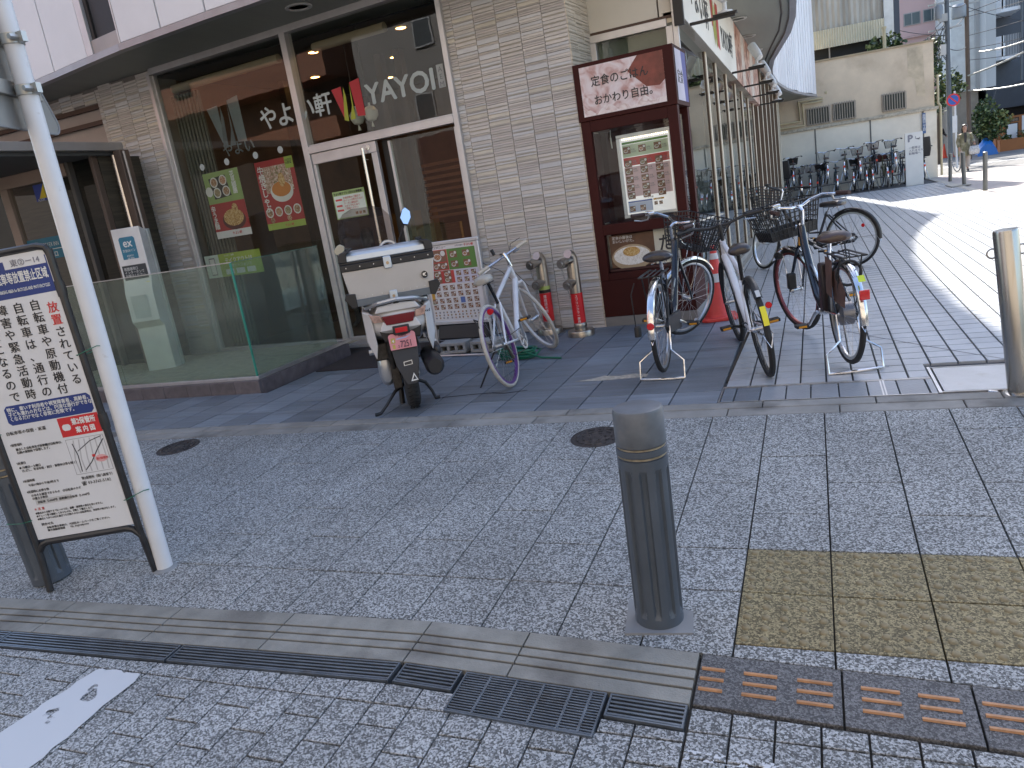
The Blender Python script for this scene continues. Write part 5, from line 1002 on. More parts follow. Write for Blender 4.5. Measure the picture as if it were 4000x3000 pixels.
text('＊ 注 意', 0.015, bred, nb, (0.05, YB, 0.41)); text('●撤去から引取りまでについては、盗難・破損等の責任を負いません。\n●チェーン等で施錠してあるものは、切断して撤去します。\n●撤去してから60日を過ぎても引取りのない自転車等は、売却等の処分をします。', 0.0125, bi, nb, (0.05, YB, 0.39), sx=0.86, lh=1.2)
text('問合せ先', 0.015, bi, nb, (0.06, YB, 0.33)); text('自転車撤去事務は、大田区ホームページをご覧ください。\n都市基盤管理課　　TEL 03(5744)1390', 0.0125, bi, nb, (0.08, YB, 0.312), lh=1.15)
for x_, z_ in ((0.03, 0.275), (bw - 0.03, 0.275), (0.03, 0.85), (bw - 0.035, 1.10)): q = MB(); q.lathe([(0.006, -0.006), (0.006, -0.009), (0, -0.01)], 8, (x_, 0, z_), ax='y'); q.X = None; q.build('rivet', alu, nb)
wire = M('green_wire', (0.02, 0.16, 0.1), 0.5)
whitep = M('pole_white', (0.66, 0.67, 0.69), 0.38, var=0.05, vs=6, stain=((0.32, 0.26, 0.2), 14, 0.68, 0.7))
pole = thing('sign_pole', 'white painted steel traffic sign pole standing beside the notice board', 'pole', (-2.722, -0.35, -0.016)); pole.rotation_euler = (0, radians(0.2), 0)
q = MB(); q.tube((0, 0, 0), (0, 0, 3.6), 0.0385, n=28); q.build('tube', whitep, pole)
q = MB(); q.lathe([(0.06, 0), (0.055, 0.006), (0.04, 0.012)], 20); q.build('base_ring', M('base_concrete', (0, 0, 0)), pole)
for k, (x_, z_, dz) in enumerate(((bw, 0.39, 0.02), (bw, 1.10, 0.015))): q = MB(); q.path([(x_ - 0.02, -0.015, z_), (x_ + 0.0, -0.021, z_ + 0.003), (x_ + 0.045, -0.03, z_ + dz), (x_ + 0.085, -0.015, z_ + dz + 0.01), (x_ + 0.088, 0.03, z_ + dz), (x_ + 0.03, 0.085, z_), (x_ - 0.02, 0.02, z_ - 0.01)], 0.0022, 5, closed=True); q.build('tie_wire', wire, nb)
for z_ in (0.365, 0.80): q = MB(); q.path([(0.02, -0.015, z_), (-0.02, -0.03, z_), (-0.16, 0.06, z_ - 0.02), (-0.12, 0.2, z_ - 0.02), (0.03, 0.15, z_)], 0.0022, 5, closed=True); q.build('tie_wire', wire, nb)
# sign plates seen from behind
SA = atan2(0.40, -0.17)
plm_ = M('sign_back_grey', (0.3, 0.3, 0.285), 0.5, 0.4, var=0.08, vs=3); clampm = M('clamp_steel', (0.45, 0.45, 0.43), 0.4, 0.7)
sg = thing('traffic_sign', 'grey back of a triangular traffic sign clamped to the white pole', 'traffic sign', (-2.74, -0.345, 2.07), SA)
tri = []
for cx_, cz_ in ((-0.40, 0.04), (0.25, 0.04), (-0.075, 0.62)):
    for k in range(6):
        a0 = {(-0.40): pi, 0.25: 1.5 * pi, -0.075: pi / 6}[cx_]; a = a0 + (2 * pi / 3) * k / 5 if cx_ != 0.25 else 1.5 * pi + (2 * pi / 3) * k / 5
        a = {(-0.40): (5 * pi / 6, 1.5 * pi), 0.25: (1.5 * pi, 13 * pi / 6), -0.075: (pi / 6, 5 * pi / 6)}[cx_]; a = a[0] + (a[1] - a[0]) * k / 5
        tri.append((cx_ + 0.04 * cos(a), cz_ + 0.04 * sin(a)))
q = MB(); q.prism(tri, 0.045, 0.050); q.build('plate', plm_, sg, smooth=0)
q = MB(); q.path([(x, 0.047, z) for x, z in tri], 0.0065, 5, closed=True); q.build('rim', M('sign_rim', (0.25, 0.25, 0.25), 0.5), sg)
for z_, xw in ((0.16, 0.5), (0.36, 0.3)):
    q = MB(); q.box(-xw / 2 - 0.07, xw / 2 - 0.07, 0.025, 0.044, z_ - 0.03, z_ + 0.03); q.build('channel', clampm, sg, bevel=0.003)
    for x_ in (-0.22, -0.19): q = MB(); q.box(x_ - 0.005, x_ + 0.005, 0.0235, 0.0247, z_ - 0.022, z_ + 0.022); q.build('slot', anodd, sg)
for z_ in (2.23, 2.43): q = MB(); q.lathe([(0.0395, z_ - 0.022), (0.044, z_ - 0.02), (0.044, z_ + 0.02), (0.0395, z_ + 0.022)], 24); q.tube((0.047, -0.005, z_), (0.047, -0.05, z_), 0.012, n=6); q.box(0.035, 0.075, -0.012, 0.012, z_ - 0.02, z_ + 0.02); q.build('clamp', clampm, pole)
sg2 = thing('traffic_sign', 'grey back of a rounded sign plate above the triangular one on the white pole', 'traffic sign', (-2.70, -0.345, 2.74), SA)
q = MB(); q.prism([(x, z) for x, z in rp(-0.30, 0.17, 0, 0.5, 0.05)], 0.045, 0.05); q.build('plate', plm_, sg2, smooth=0)
# ------------------------------------------------------------------ siamese connections, cone
sst = M('pipe_steel', (0.42, 0.38, 0.33), 0.3, 0.95, var=0.2, vs=9, stain=((0.2, 0.17, 0.14), 8, 0.58, 0.5)); redt = M('red_band', (0.62, 0.015, 0.02), 0.4)
def siamese(loc, lab, body, band, yellow):
    t = thing('fire_inlet', lab, 'fire inlet', loc, 0.25, 'steel fire inlet pipes by the tiled pier')
    q = MB(); q.lathe([(0.13, 0.0), (0.13, 0.05), (0.125, 0.058), (0.06, 0.062)], 30); q.build('base_collar', sst, t)
    q = MB(); q.path([(0, 0, 0.05), (0, 0, 0.70), (0, 0, 0.75), (-0.01, -0.02, 0.785), (-0.03, -0.05, 0.80)], [0.058, 0.058, 0.056, 0.052, 0.045], 18); q.build('pipe', sst, t)
    q = MB(); q.lathe([(0.0595, 0.13), (0.0595, 0.42)], 26); q.build('red_band', redt, t)
    if yellow: q = MB(); q.lathe([(0.0595, 0.455), (0.0595, 0.49)], 26); q.build('yellow_band', M('lime_tape', (0.45, 0.55, 0.15), 0.5), t); q = MB(); q.lathe([(0.0595, 0.422), (0.0595, 0.453)], 26); q.build('plate_band', anodd, t)
    else:
        q = MB(); q.lathe([(0.0585, 0.08), (0.065, 0.09), (0.065, 0.115), (0.0585, 0.125)], 20); q.build('coupling', sst, t)
    for z_, o in ((0.735, -0.03), (0.53, -0.02)):
        q = MB(); q.tube((0, -0.02, z_), (o * 2.2, -0.10, z_ - 0.005), 0.034, n=14); q.tube((o * 2.0, -0.085, z_ - 0.003), (o * 3.3, -0.15, z_ - 0.012), 0.047, n=16); q.tube((o * 3.3, -0.15, z_ - 0.012), (o * 3.5, -0.16, z_ - 0.013), 0.03, 0.026, 12); q.build('inlet_cap', sst, t)
        q = MB()
        for k in range(9): q.ring((o * 3.2 + 0.002 * k, -0.15, z_ - 0.05 - 0.012 * k), (1, 0, 0) if k % 2 else (0, 1, 0), (0, 0, 1), 0.008, 0.002, 8, 4)
        q.build('chain', M('chain_steel', (0, 0, 0)), t)
    for j, ch in enumerate(body):
        a = -pi / 2 - 0.10; sz = min(0.036, 0.27 / len(body)); text(ch, sz, wht, t, (0.0605 * cos(a) + 0.005, 0.0605 * sin(a) - 0.0015, 0.41 - sz * 1.02 * (j + 1)), align='CENTER')
    return t
siamese((-2.26, 4.40, PZ), 'steel fire inlet with red label and lime band, left of the two by the pier', '連結送水管', 0, True)
siamese((-1.86, 4.16, PZ), 'steel fire inlet with plain red sprinkler label, right of the two by the pier', 'スプリンクラー専用', 0, False)
cone = thing('traffic_cone', 'red traffic cone with white band on a red base behind the parked bicycles', 'traffic cone', (-0.58, 4.42, PZ), 0.2); cone.scale = (0.88, 0.88, 0.98)
cr_ = M('cone_red', (0.60, 0.05, 0.04), 0.5, var=0.12, vs=8)
q = MB(); rb = rp(-0.19, 0.19, -0.19, 0.19, 0.05); q.slab(rb, 0.0, 0.035); q.build('base', cr_, cone, bevel=0.01)
q = MB(); q.lathe([(0.14, 0.035), (0.125, 0.06), (0.028, 0.68), (0.02, 0.70), (0.0, 0.70)], 26); q.build('cone_body', cr_, cone)
q = MB(); q.lathe([(0.0785 + 0.004, 0.36), (0.066 + 0.004, 0.44)], 26); q.build('white_band', M('band_white', (0.6, 0.58, 0.57), 0.5), cone); q = MB(); q.lathe([(0.045 + 0.003, 0.575), (0.036 + 0.003, 0.63)], 26); q.build('white_band', M('band_white', (0, 0, 0)), cone)
q = MB(); q.slab([(-0.80, 4.32), (-0.56, 4.36), (-0.60, 4.62), (-0.82, 4.62)], PZ, PZ + 0.02); o = q.build('cone_plate', M('pylon_white', (0, 0, 0))); tag(o, 'flat white plate lying on the ground behind the red traffic cone', 'plate')
# ------------------------------------------------------------------ menu stand with concrete blocks, hose
ms = thing('menu_stand', 'silver framed standing menu poster with rows of meal photos between scooter and white bicycle', 'menu stand', (-3.33, 3.92, PZ), -0.15); ms.scale = (1.06, 1.0, 1.03)
sw = 0.66; 
for a in ((0, sw, 0.265, 0.30), (-0.005, sw + 0.005, 1.03, 1.065), (0, 0.03, 0.301, 1.029), (sw - 0.03, sw, 0.301, 1.029)): q = MB(); q.box(a[0], a[1], -0.012, 0.02, a[2], a[3]); q.build('frame', sil, ms, bevel=0.006)
q = MB(); q.rect(0.03, sw - 0.03, 0.30, 1.03, 0.0); q.build('sheet', mpap, ms, smooth=0); q = MB(); q.rect(0.0, sw, 0.27, 1.06, 0.015); q.build('back_plate', greyp, ms, smooth=0)
q = MB(); y_ = -0.001
q.mat(redp); q.rect(0.05, 0.30, 0.79, 0.985, y_); q.mat(grnp); q.rect(0.302, 0.61, 0.79, 0.985, y_); q.mat(redp); q.rect(0.05, 0.10, 0.64, 0.79, y_); q.rect(0.102, 0.345, 0.665, 0.785, y_); q.mat(orp); q.rect(0.05, 0.085, 0.505, 0.635, y_); q.mat(grnp); q.rect(0.05, 0.085, 0.47, 0.503, y_); q.mat(M('pale_lilac', (0.62, 0.6, 0.7), 0.5)); q.rect(0.35, 0.62, 0.655, 0.785, y_)
meal(q, 0.13, 0.87, 0.16, 0.11, y_ - 0.001, 1)
for x_, z_, k in ((0.13, 0.80, 0), (0.21, 0.80, 1), (0.33, 0.9, 2), (0.47, 0.9, 1), (0.33, 0.81, 0), (0.47, 0.81, 1), (0.12, 0.725, 2), (0.23, 0.725, 1), (0.12, 0.67, 0), (0.23, 0.67, 2)): meal(q, x_, z_, 0.08, 0.062, y_ - 0.001, k)
for r_ in range(2):
    for c_ in range(3): meal(q, 0.37 + 0.082 * c_, 0.73 - 0.062 * r_, 0.052, 0.044, y_ - 0.0015, r_ + c_)
for r_ in range(2):
    for c_ in range(6): meal(q, 0.11 + 0.082 * c_, 0.60 - 0.062 * r_, 0.052, 0.044, y_ - 0.0015, r_ + c_)
for r_ in range(2):
    for c_ in range(7):
        if (r_, c_) == (0, 4): q.mat(blup); q.rect(0.37, 0.42, 0.47, 0.525, y_ - 0.001); continue
        meal(q, 0.055 + 0.078 * c_, 0.475 - 0.06 * r_, 0.05, 0.044, y_ - 0.0015, r_ + c_)
rr = random.Random(5)
for r_ in range(3):
    for c_ in range(13): q.mat(food[(r_ + c_) % 3] if rr.random() < 0.7 else greyp); q.disc(0.06 + 0.044 * c_ + rr.uniform(-0.005, 0.005), 0.385 - 0.027 * r_, 0.0095, y_ - 0.001, 7)
q.build('meal_prints', None, ms, smooth=0)
text('イートインメニュー', 0.028, ink, ms, (0.05, -0.002, 0.997)); text('やよい軒', 0.026, redp, ms, (0.50, -0.002, 0.997), bold=0.03); text('お持ち帰り', 0.018, greyp, ms, (0.40, -0.002, 1.0))
vtext('季節メニュー', 0.03, wht, ms, 0.075, 0.975, -0.003)
q = MB()
for x_ in (0.06, sw - 0.06): q.path([(x_, 0.03, 1.0), (x_, 0.10, 0.02)], 0.012, 8)
for x_ in (0.02, sw - 0.02): q.path([(x_, 0.01, 0.27), (x_, 0.0, 0.012)], 0.011, 8)
q.path([(-0.02, -0.25, 0.012), (0.7, -0.25, 0.012)], 0.011, 8); q.path([(0.02, 0.0, 0.012), (0.02, -0.26, 0.012)], 0.01, 8); q.path([(sw - 0.02, 0.0, 0.012), (sw - 0.02, -0.26, 0.012)], 0.01, 8); q.build('stand_legs', sil, ms)
q = MB(); q.sidep([(-0.05, 0.12), (0.18, 0.12), (0.16, 0.27), (0.0, 0.27)], 0.06, 0.62); q.build('water_tank', M('black_plastic', (0.02, 0.02, 0.022), 0.5), ms, bevel=0.02)
conc = M('block_concrete', (0.36, 0.35, 0.33), 0.95, var=0.12, vs=20, bump=1, bs=150, rnd=0.05)
for k, (x_, y_, a_, lb) in enumerate(((-3.02, 3.73, 0.0, 'grey hollow concrete block on the left foot of the menu stand'), (-2.66, 3.70, -0.1, 'grey hollow concrete block on the right foot of the menu stand'))):
    t = thing('concrete_block', lb, 'concrete block', (x_, y_, PZ + 0.025), a_, 'concrete blocks weighing down the menu stand')
    q = MB(); L_, D_, H_ = 0.145, 0.19, 0.105
    q.box(-L_, L_, -D_ / 2, D_ / 2, 0, 0.028); q.box(-L_, L_, -D_ / 2, D_ / 2, H_ - 0.028, H_)
    for xx in (-L_, -0.055, 0.03, L_ - 0.028): q.box(xx + 0.0005, xx + 0.0275, -D_ / 2 + 0.0005, D_ / 2 - 0.0005, 0.0285, H_ - 0.0285)
    q.X = None; q.build('block', conc, t, bevel=0.003, seg=1)
q = MB(); hs = []
for k in range(150): a = k * 0.33; r_ = 0.10 + 0.035 * sin(a * 0.37) + 0.0003 * k; hs.append((r_ * cos(a) * 1.25, r_ * sin(a) * 0.7, 0.014 + 0.022 * ((k // 19) % 4) + 0.004 * sin(k)))
hs += [(0.25, -0.1, 0.012), (0.45, -0.16, 0.01)]
q.path(hs, 0.0085, 6); o = q.build('garden_hose', M('hose_green', (0.01, 0.14, 0.085), 0.35), loc=(-2.22, 3.36, PZ)); tag(o, 'coiled dark green garden hose lying on the slabs behind the white bicycle', 'hose')
# ------------------------------------------------------------------ bicycles
rubber = M('tyre_rubber', (0.02, 0.02, 0.021), 0.75, var=0.3, vs=40, bump=0.5, bs=200)
chrome = M('chrome', (0.72, 0.72, 0.73), 0.15, 1.0, var=0.05, stain=((0.4, 0.36, 0.32), 30, 0.66, 0.5)); rimm = M('rim_alu', (0.6, 0.6, 0.6), 0.28, 0.95)
blackp = M('black_part', (0.016, 0.016, 0.017), 0.45, var=0.2); spokem = M('spoke_steel', (0.5, 0.5, 0.5), 0.3, 0.9); redl = M('reflector_red', (0.6, 0.01, 0.015), 0.2, coat=1); amber = M('pedal_reflector', (0.75, 0.33, 0.02), 0.3)
saddlem = M('saddle_vinyl', (0.03, 0.022, 0.02), 0.35, coat=0.3)
def wheel(par, c, steer=None, wr=0.33, tyre=rubber, rim=rimm, tr=0.018, hubr=0.016, name='wheel', spokes=32, motor=None):
    w = bpy.data.objects.new(name, None); COL.objects.link(w); w.parent = par; w.location = c
    q = MB(); q.ring((0, 0, 0), (1, 0, 0), (0, 0, 1), wr - tr, tr, 44, 8); q.build('tyre', tyre, w)
    q = MB(); n = 44
    ir = wr - 2 * tr - 0.012
    q.X = Matrix.Rotation(-pi / 2, 4, 'X'); q.lathe([(ir, -0.011), (ir + 0.016, -0.0125), (ir + 0.02, -0.011), (ir + 0.02, 0.011), (ir + 0.016, 0.0125), (ir, 0.011), (ir - 0.003, 0.0), (ir, -0.011)], n); q.build('rim', rim, w)
    q = MB(); q.X = Matrix.Rotation(-pi / 2, 4, 'X'); q.lathe([(0.006, -0.055), (0.02, -0.04), (0.022, -0.033), (hubr, -0.03), (hubr, 0.03), (0.022, 0.033), (0.02, 0.04), (0.006, 0.055)], 14); q.build('hub', motor or rimm, w)
    q = MB(); rr = random.Random(2)
    for k in range(spokes):
        a = 2 * pi * k / spokes; s = 1 if k % 2 else -1; b = a + (0.9 if (k // 2) % 2 else -0.9)
        q.path([(0.02 * cos(b), 0.032 * s, 0.02 * sin(b)), (ir * cos(a), 0.002 * s, ir * sin(a))], 0.0011, 3, caps=False)
    q.build('spokes', spokem, w, smooth=0)
    return w
def steerM(L, steer):
    hd = Vector((L - .19, 0, .74)); ax = Vector((-.36, 0, .93)).normalized()
    return Matrix.Translation(hd) @ Matrix.Rotation(steer, 4, ax) @ Matrix.Translation(-hd)
def saddle(par, x, z, mt, w=0.10, l=0.13):
    q = MB(); secs = []
    for t, hw, top in ((-1.0, 0.55, 0.0), (-0.8, 0.95, 0.028), (-0.4, 1.0, 0.03), (0.0, 0.72, 0.022), (0.45, 0.35, 0.016), (0.85, 0.24, 0.012), (1.0, 0.12, 0.0)):
        ring = []
        for k in range(12):
            a = 2 * pi * k / 12; yy = w * hw * cos(a); zz = (0.02 + top) * sin(a) if sin(a) > 0 else 0.038 * sin(a) * (0.9 if abs(cos(a)) > 0.5 else 0.6); ring.append((x + t * l, yy, z + zz))
        secs.append(ring)
    q.loft(secs); return q.build('saddle', mt, par, sub=1)
def basket(par, cx, z0, mt, w=0.36, d=0.25, h=0.24, bars=11, r=0.005, solid=False):
    q = MB(); wb, db = w * 0.78, d * 0.72
    def P(u, v, t): return (cx + (db + (d - db) * t) * (u - 0.5) + 0.02 * t, (wb + (w - wb) * t) * (v - 0.5), z0 + h * t)
    def loop(t, rr): q.path([P(0, 0, t), P(1, 0, t), P(1, 1, t), P(0, 1, t)], rr, 5, closed=True)
    loop(1, 0.005); loop(0, 0.004)
    for k in range(1, 7): loop(k / 7, r * 0.75)
    for k in range(bars + 1):
        v = k / bars; q.path([P(0, v, 1), P(0, v, 0), P(1, v, 0), P(1, v, 1)], r, 4)
    for k in range(1, 8):
        u = k / 8; q.path([P(u, 0, 1), P(u, 0, 0), P(u, 1, 0), P(u, 1, 1)], r, 4)
    if solid: q.quad(P(0, 0, 0.01), P(1, 0, 0.01), P(1, 1, 0.01), P(0, 1, 0.01)); [q.quad(P(a, b, 0), P(c, d_, 0), P(c, d_, .28), P(a, b, .28)) for a, b, c, d_ in ((0, 0, 1, 0), (1, 0, 1, 1), (1, 1, 0, 1), (0, 1, 0, 0))]
    return q.build('basket', mt, par, smooth=0)
def fender(par, c, wr, a0, a1, mt, w=0.026, name='mudguard'):
    q = MB(); secs = []; n = 22
    for k in range(n + 1):
        a = a0 + (a1 - a0) * k / n; R = wr + 0.014; ring = []
        for y, dr in ((-w, -0.012), (-w * 0.8, 0.0), (-w * 0.3, 0.007), (w * 0.3, 0.007), (w * 0.8, 0.0), (w, -0.012), (w * 0.75, -0.003), (0, 0.003), (-w * 0.75, -0.003)): ring.append((c[0] + (R + dr) * cos(a), c[1] + y, c[2] + (R + dr) * sin(a)))
        secs.append(ring)
    q.loft(secs); return q.build(name, mt, par)
def bike(name, label, pos, yaw, lean, lift, L, steer, kind, frame, group=None, S=1.0, **kw):
    o = kw.get
    wr = 0.33; t = thing(name, label, 'bicycle', (0, 0, 0), 0, group)
    t.matrix_world = Matrix.Translation((pos[0], pos[1], PZ + lift)) @ Matrix.Rotation(yaw, 4, 'Z') @ Matrix.Rotation(-lean, 4, 'X') @ Matrix.Scale(S, 4)
    SM = steerM(L, steer)
    f = bpy.data.objects.new('fork_assembly', None); COL.objects.link(f); f.parent = t; f.matrix_local = SM
    tyre = o('tyre', rubber); tr = o('tr', 0.018)
    wheel(t, (0, 0, wr), wr=wr, tyre=tyre, rim=o('rimr', rimm), tr=tr, spokes=o('spokes', 28))
    # front wheel parented straight to the bicycle, turned with the bars
    fw = wheel(t, (0, 0, 0), wr=wr, tyre=tyre, rim=o('rimf', rimm), tr=tr, spokes=o('spokes', 28)); fw.matrix_local = SM @ Matrix.Translation((L, 0, wr))
    bpy.data.objects.remove(f)
    def FP(nm, mb, mt, **k): ob = mb.build(nm, mt, t, **k); ob.matrix_local = SM; return ob
    bb = (0.44, 0, 0.275); hb = (L - .205, 0, .70); ht = (L - .25, 0, .83); seat = (o('seat_x', 0.25), 0, o('seat_z', 0.80))
    city = kind == 'city'
    r1 = 0.024
    q = MB()
    if city:
        q.path([ht, (L - 0.30, 0, 0.70), (0.62, 0, 0.36), (0.50, 0, 0.29), bb], [r1 + 0.004] * 5, 12); q.tube(bb, (0.29, 0, 0.66), 0.016, n=10); q.path([(L - 0.24, 0, 0.78), (L - .36, 0, 0.60), (0.52, 0, 0.42), (0.385, 0, 0.42)], 0.012, 8)
    else:
        dtr = o('dtr', 0.026); q.tube((L - 0.215, 0, 0.73), bb, dtr, dtr * 0.85, 12); q.tube(ht, (0.30, 0, 0.66), 0.018, n=12); q.tube(bb, (0.295, 0, 0.67), 0.017, n=12)
    q.build('frame', frame, t)
    q = MB(); q.tube((hb[0] + 0.005, 0, hb[2] - 0.01), (ht[0] - 0.006, 0, ht[2] + 0.02), 0.023, n=12); q.build('head_tube', o('headm', frame), t)
    q = MB()
    for s in (-1, 1): q.tube((0.0, 0.055 * s, wr), (0.40, 0.03 * s, 0.285), 0.010, n=8); q.tube((0.0, 0.055 * s, wr), (0.285, 0.022 * s, 0.62), 0.009, n=8)
    q.build('rear_stays', frame, t)
    q = MB(); q.tube((0.30, 0, 0.62), (seat[0], 0, seat[2] - 0.03), 0.0135, n=10); q.tube((seat[0] - 0.07, 0.02, seat[2] - 0.035), (seat[0] + 0.08, 0.02, seat[2] - 0.03), 0.004, n=6); q.tube((seat[0] - 0.07, -0.02, seat[2] - 0.035), (seat[0] + 0.08, -0.02, seat[2] - 0.03), 0.004, n=6)
    if city:
        for s in (-1, 1): q.path([(seat[0] - 0.06 + 0.012 * cos(a), 0.045 * s + 0.014 * sin(a), seat[2] - 0.055 + 0.0035 * a) for a in [k * 0.8 for k in range(24)]][:20], 0.003, 5)
    q.build('seat_post', chrome if city else o('postm', blackp), t)
    saddle(t, seat[0] - 0.02, seat[2], o('saddlem', saddlem), 0.118 if city else 0.08, 0.155 if city else 0.14)
    # fork
    q = MB()
    for s in (-1, 1): q.path([(hb[0] + 0.01, 0.035 * s, hb[2] - 0.02), (L - 0.09, 0.048 * s, 0.50), (L - 0.03, 0.052 * s, 0.40), (L, 0.055 * s, wr)], [0.013, 0.012, 0.010, 0.008], 8)
    q.tube((hb[0] + 0.012, -0.035, hb[2] - 0.015), (hb[0] + 0.012, 0.035, hb[2] - 0.015), 0.013, n=8); FP('fork', q, o('forkm', frame))
    q = MB(); st = o('stem_z', 0.97)
    q.path([(ht[0] - 0.004, 0, ht[2] + 0.01), (L - 0.285, 0, st - 0.05), (L - 0.29, 0, st - 0.02), (L - 0.27, 0, st), (L - 0.235, 0, st + 0.005)] if city else [(ht[0] - 0.004, 0, ht[2] + 0.01), (L - 0.28, 0, st - 0.05), (L - 0.275, 0, st - 0.01), (L - 0.20, 0, st)], [0.0135, 0.0125, 0.014, 0.014, 0.016][:5 if city else 4], 10); FP('stem', q, o('stemm', chrome))
    q = MB()
    if city:
        pts = [(L - 0.43, -.275, 1.0), (L - 0.34, -.26, 1.005), (L - 0.25, -.20, 1.02), (L - 0.20, -.12, 1.0), (L - 0.225, -.04, st + 0.008), (L - 0.225, .04, st + 0.008), (L - 0.20, .12, 1.0), (L - 0.25, .20, 1.02), (L - 0.34, .26, 1.005), (L - 0.43, .275, 1.0)]
        gp = lambda s: [(L - 0.46, s * .278, 0.998), (L - 0.34, s * .26, 1.006)]; lv = lambda s: [(L - 0.30, s * .24, 1.005), (L - 0.30, s * .25, 0.965), (L - 0.36, s * .262, 0.955), (L - 0.43, s * .27, 0.962)]
    elif kind == 'cross':
        pts = [(L - 0.27, -.31, 0.985), (L - 0.24, -.2, 0.985), (L - 0.205, -.07, 0.955), (L - 0.205, .07, 0.955), (L - 0.24, .2, 0.985), (L - 0.27, .31, 0.985)]
        gp = lambda s: [(L - 0.275, s * .32, 0.985), (L - 0.243, s * .20, 0.985)]; lv = lambda s: [(L - 0.22, s * .19, 0.975), (L - 0.19, s * .2, 0.95), (L - 0.19, s * .28, 0.94)]
    else:
        pts = [(L - 0.20, -.25, 0.945), (L - 0.20, .25, 0.945)]; gp = lambda s: [(L - 0.20, s * .265, 0.945), (L - 0.20, s * .155, 0.945)]; lv = lambda s: [(L - 0.19, s * .12, 0.94), (L - 0.15, s * .13, 0.925), (L - 0.14, s * .2, 0.92)]
    q.path(pts, 0.0115, 10); FP('handlebar', q, o('barm', chrome))
    for s in (-1, 1):
        q = MB(); q.path(gp(s), 0.0165, 10); FP('grip', q, o('gripm', M('grip_brown', (0.045, 0.02, 0.016), 0.6)))
        q = MB(); q.path(lv(s), [0.011, 0.007, 0.0055, 0.0045][:len(lv(s))], 7); FP('brake_lever', q, o('leverm', rimm))
    # drivetrain
    q = MB(); q.X = Matrix.Translation(bb) @ Matrix.Rotation(-pi / 2, 4, 'X')
    cr = o('chainring_r', 0.075)
    q.lathe([(0.022, -0.045), (0.022, 0.045)], 12); q.X = None
    for s, a in ((-1, o('crank', 0.4)), (1, o('crank', 0.4) + pi)):
        y = -0.07 if s == -1 else 0.07; e = (bb[0] + 0.165 * cos(a), y * 1.25, bb[2] + 0.165 * sin(a)); q.path([(bb[0], y * 0.8, bb[2]), (bb[0] + 0.03 * cos(a), y, bb[2] + 0.03 * sin(a)), e], [0.014, 0.012, 0.010], 8)
    q.build('crank', rimm if kind != 'cross' else blackp, t)
    for s, a in ((-1, o('crank', 0.4)), (1, o('crank', 0.4) + pi)):
        y = -0.0875 if s == -1 else 0.0875; e = (bb[0] + 0.165 * cos(a), y, bb[2] + 0.165 * sin(a))
        q = MB(); ys = sorted((e[1] + (0.01 if y > 0 else -0.01), e[1] + (0.095 if y > 0 else -0.095))); q.box(e[0] - 0.038, e[0] + 0.038, ys[0], ys[1], e[2] - 0.011, e[2] + 0.011); pd = q.build('pedal', blackp, t, bevel=0.003, seg=1)
        q = MB(); q.box(e[0] - 0.0405, e[0] - 0.0382, ys[0] + 0.015, ys[1] - 0.015, e[2] - 0.007, e[2] + 0.007); q.build('pedal_reflector', amber, pd)
    if kind == 'city' or kind == 'cross':
        q = MB(); z_ = -0.052; q.X = Matrix.Translation((0, z_, 0)); pts = [(bb[0] + 0.085, 0.275), (bb[0] + 0.06, 0.21), (0.0, wr - 0.055), (-0.05, wr), (0.0, wr + 0.055), (bb[0] + 0.06, 0.35)]
        q.prism(pts, -0.012, 0.012); q.build('chain_case', o('casem', blackp), t, bevel=0.004) if city else (q.__init__(), q.path([(bb[0], -0.052, bb[2] + 0.07), (0, -0.05, wr + 0.03)], 0.004, 4), q.path([(bb[0], -0.052, bb[2] - 0.07), (0.03, -0.05, wr - 0.09), (0, -0.05, wr - 0.03)], 0.004, 4), q.ring((bb[0], -0.052, bb[2]), (1, 0, 0), (0, 0, 1), 0.075, 0.005, 20, 4), q.build('chain', blackp, t))
    else:
        q = MB(); q.X = Matrix.Translation((bb[0], -0.052, bb[2])) @ Matrix.Rotation(-pi / 2, 4, 'X'); q.lathe([(0.07, -0.002), (0.09, -0.002), (0.09, 0.002), (0.07, 0.002), (0.07, -0.002)], 32); q.X = None
        for k in range(5): a = k * 2 * pi / 5; q.path([(bb[0], -0.054, bb[2]), (bb[0] + 0.075 * cos(a), -0.053, bb[2] + 0.075 * sin(a))], 0.008, 5)
        q.build('chainring', M('ring_white', (0.6, 0.58, 0.54), 0.4), t)
        q = MB(); q.path([(bb[0], -0.052, bb[2] + 0.088), (0, -0.05, wr + 0.035)], 0.0035, 4); q.path([(bb[0], -0.052, bb[2] - 0.088), (0.04, -0.05, wr - 0.12), (0, -0.05, wr - 0.03)], 0.0035, 4); q.build('chain', M('chain_rust', (0.07, 0.05, 0.04), 0.6, 0.5), t)
    q = MB(); q.X = Matrix.Translation((0, -0.04, wr)) @ Matrix.Rotation(-pi / 2, 4, 'X')
    if kind != 'city': q.lathe([(0.05, -0.0), (0.035, -0.012), (0.02, 0.012)], 16); q.X = None; q.path([(0.0, -0.055, wr - 0.01), (0.02, -0.06, wr - 0.07), (0.05, -0.06, wr - 0.13)], [0.012, 0.01, 0.012], 6); q.build('sprocket_cluster', M('sprocket', (0.12, 0.11, 0.1), 0.4, 0.7), t)
    if o('fenders', city):
        fm = o('fenderm', chrome); fender(t, (0, 0, wr), wr, o('fa0', 3.2), 0.9, fm)
        q = MB()
        for s in (-1, 1): q.path([(0, 0.05 * s, wr), (-0.345 * cos(0.5), 0.03 * s, wr + 0.02), (-0.34, 0.0, wr - 0.06)], 0.0025, 4)
        q.build('mudguard_stay', chrome, t)
        if o('front_fender', True): ff = fender(t, (L, 0, wr), wr, 2.9, 0.7, o('ffm', fm), name='front_mudguard'); ff.matrix_local = SM
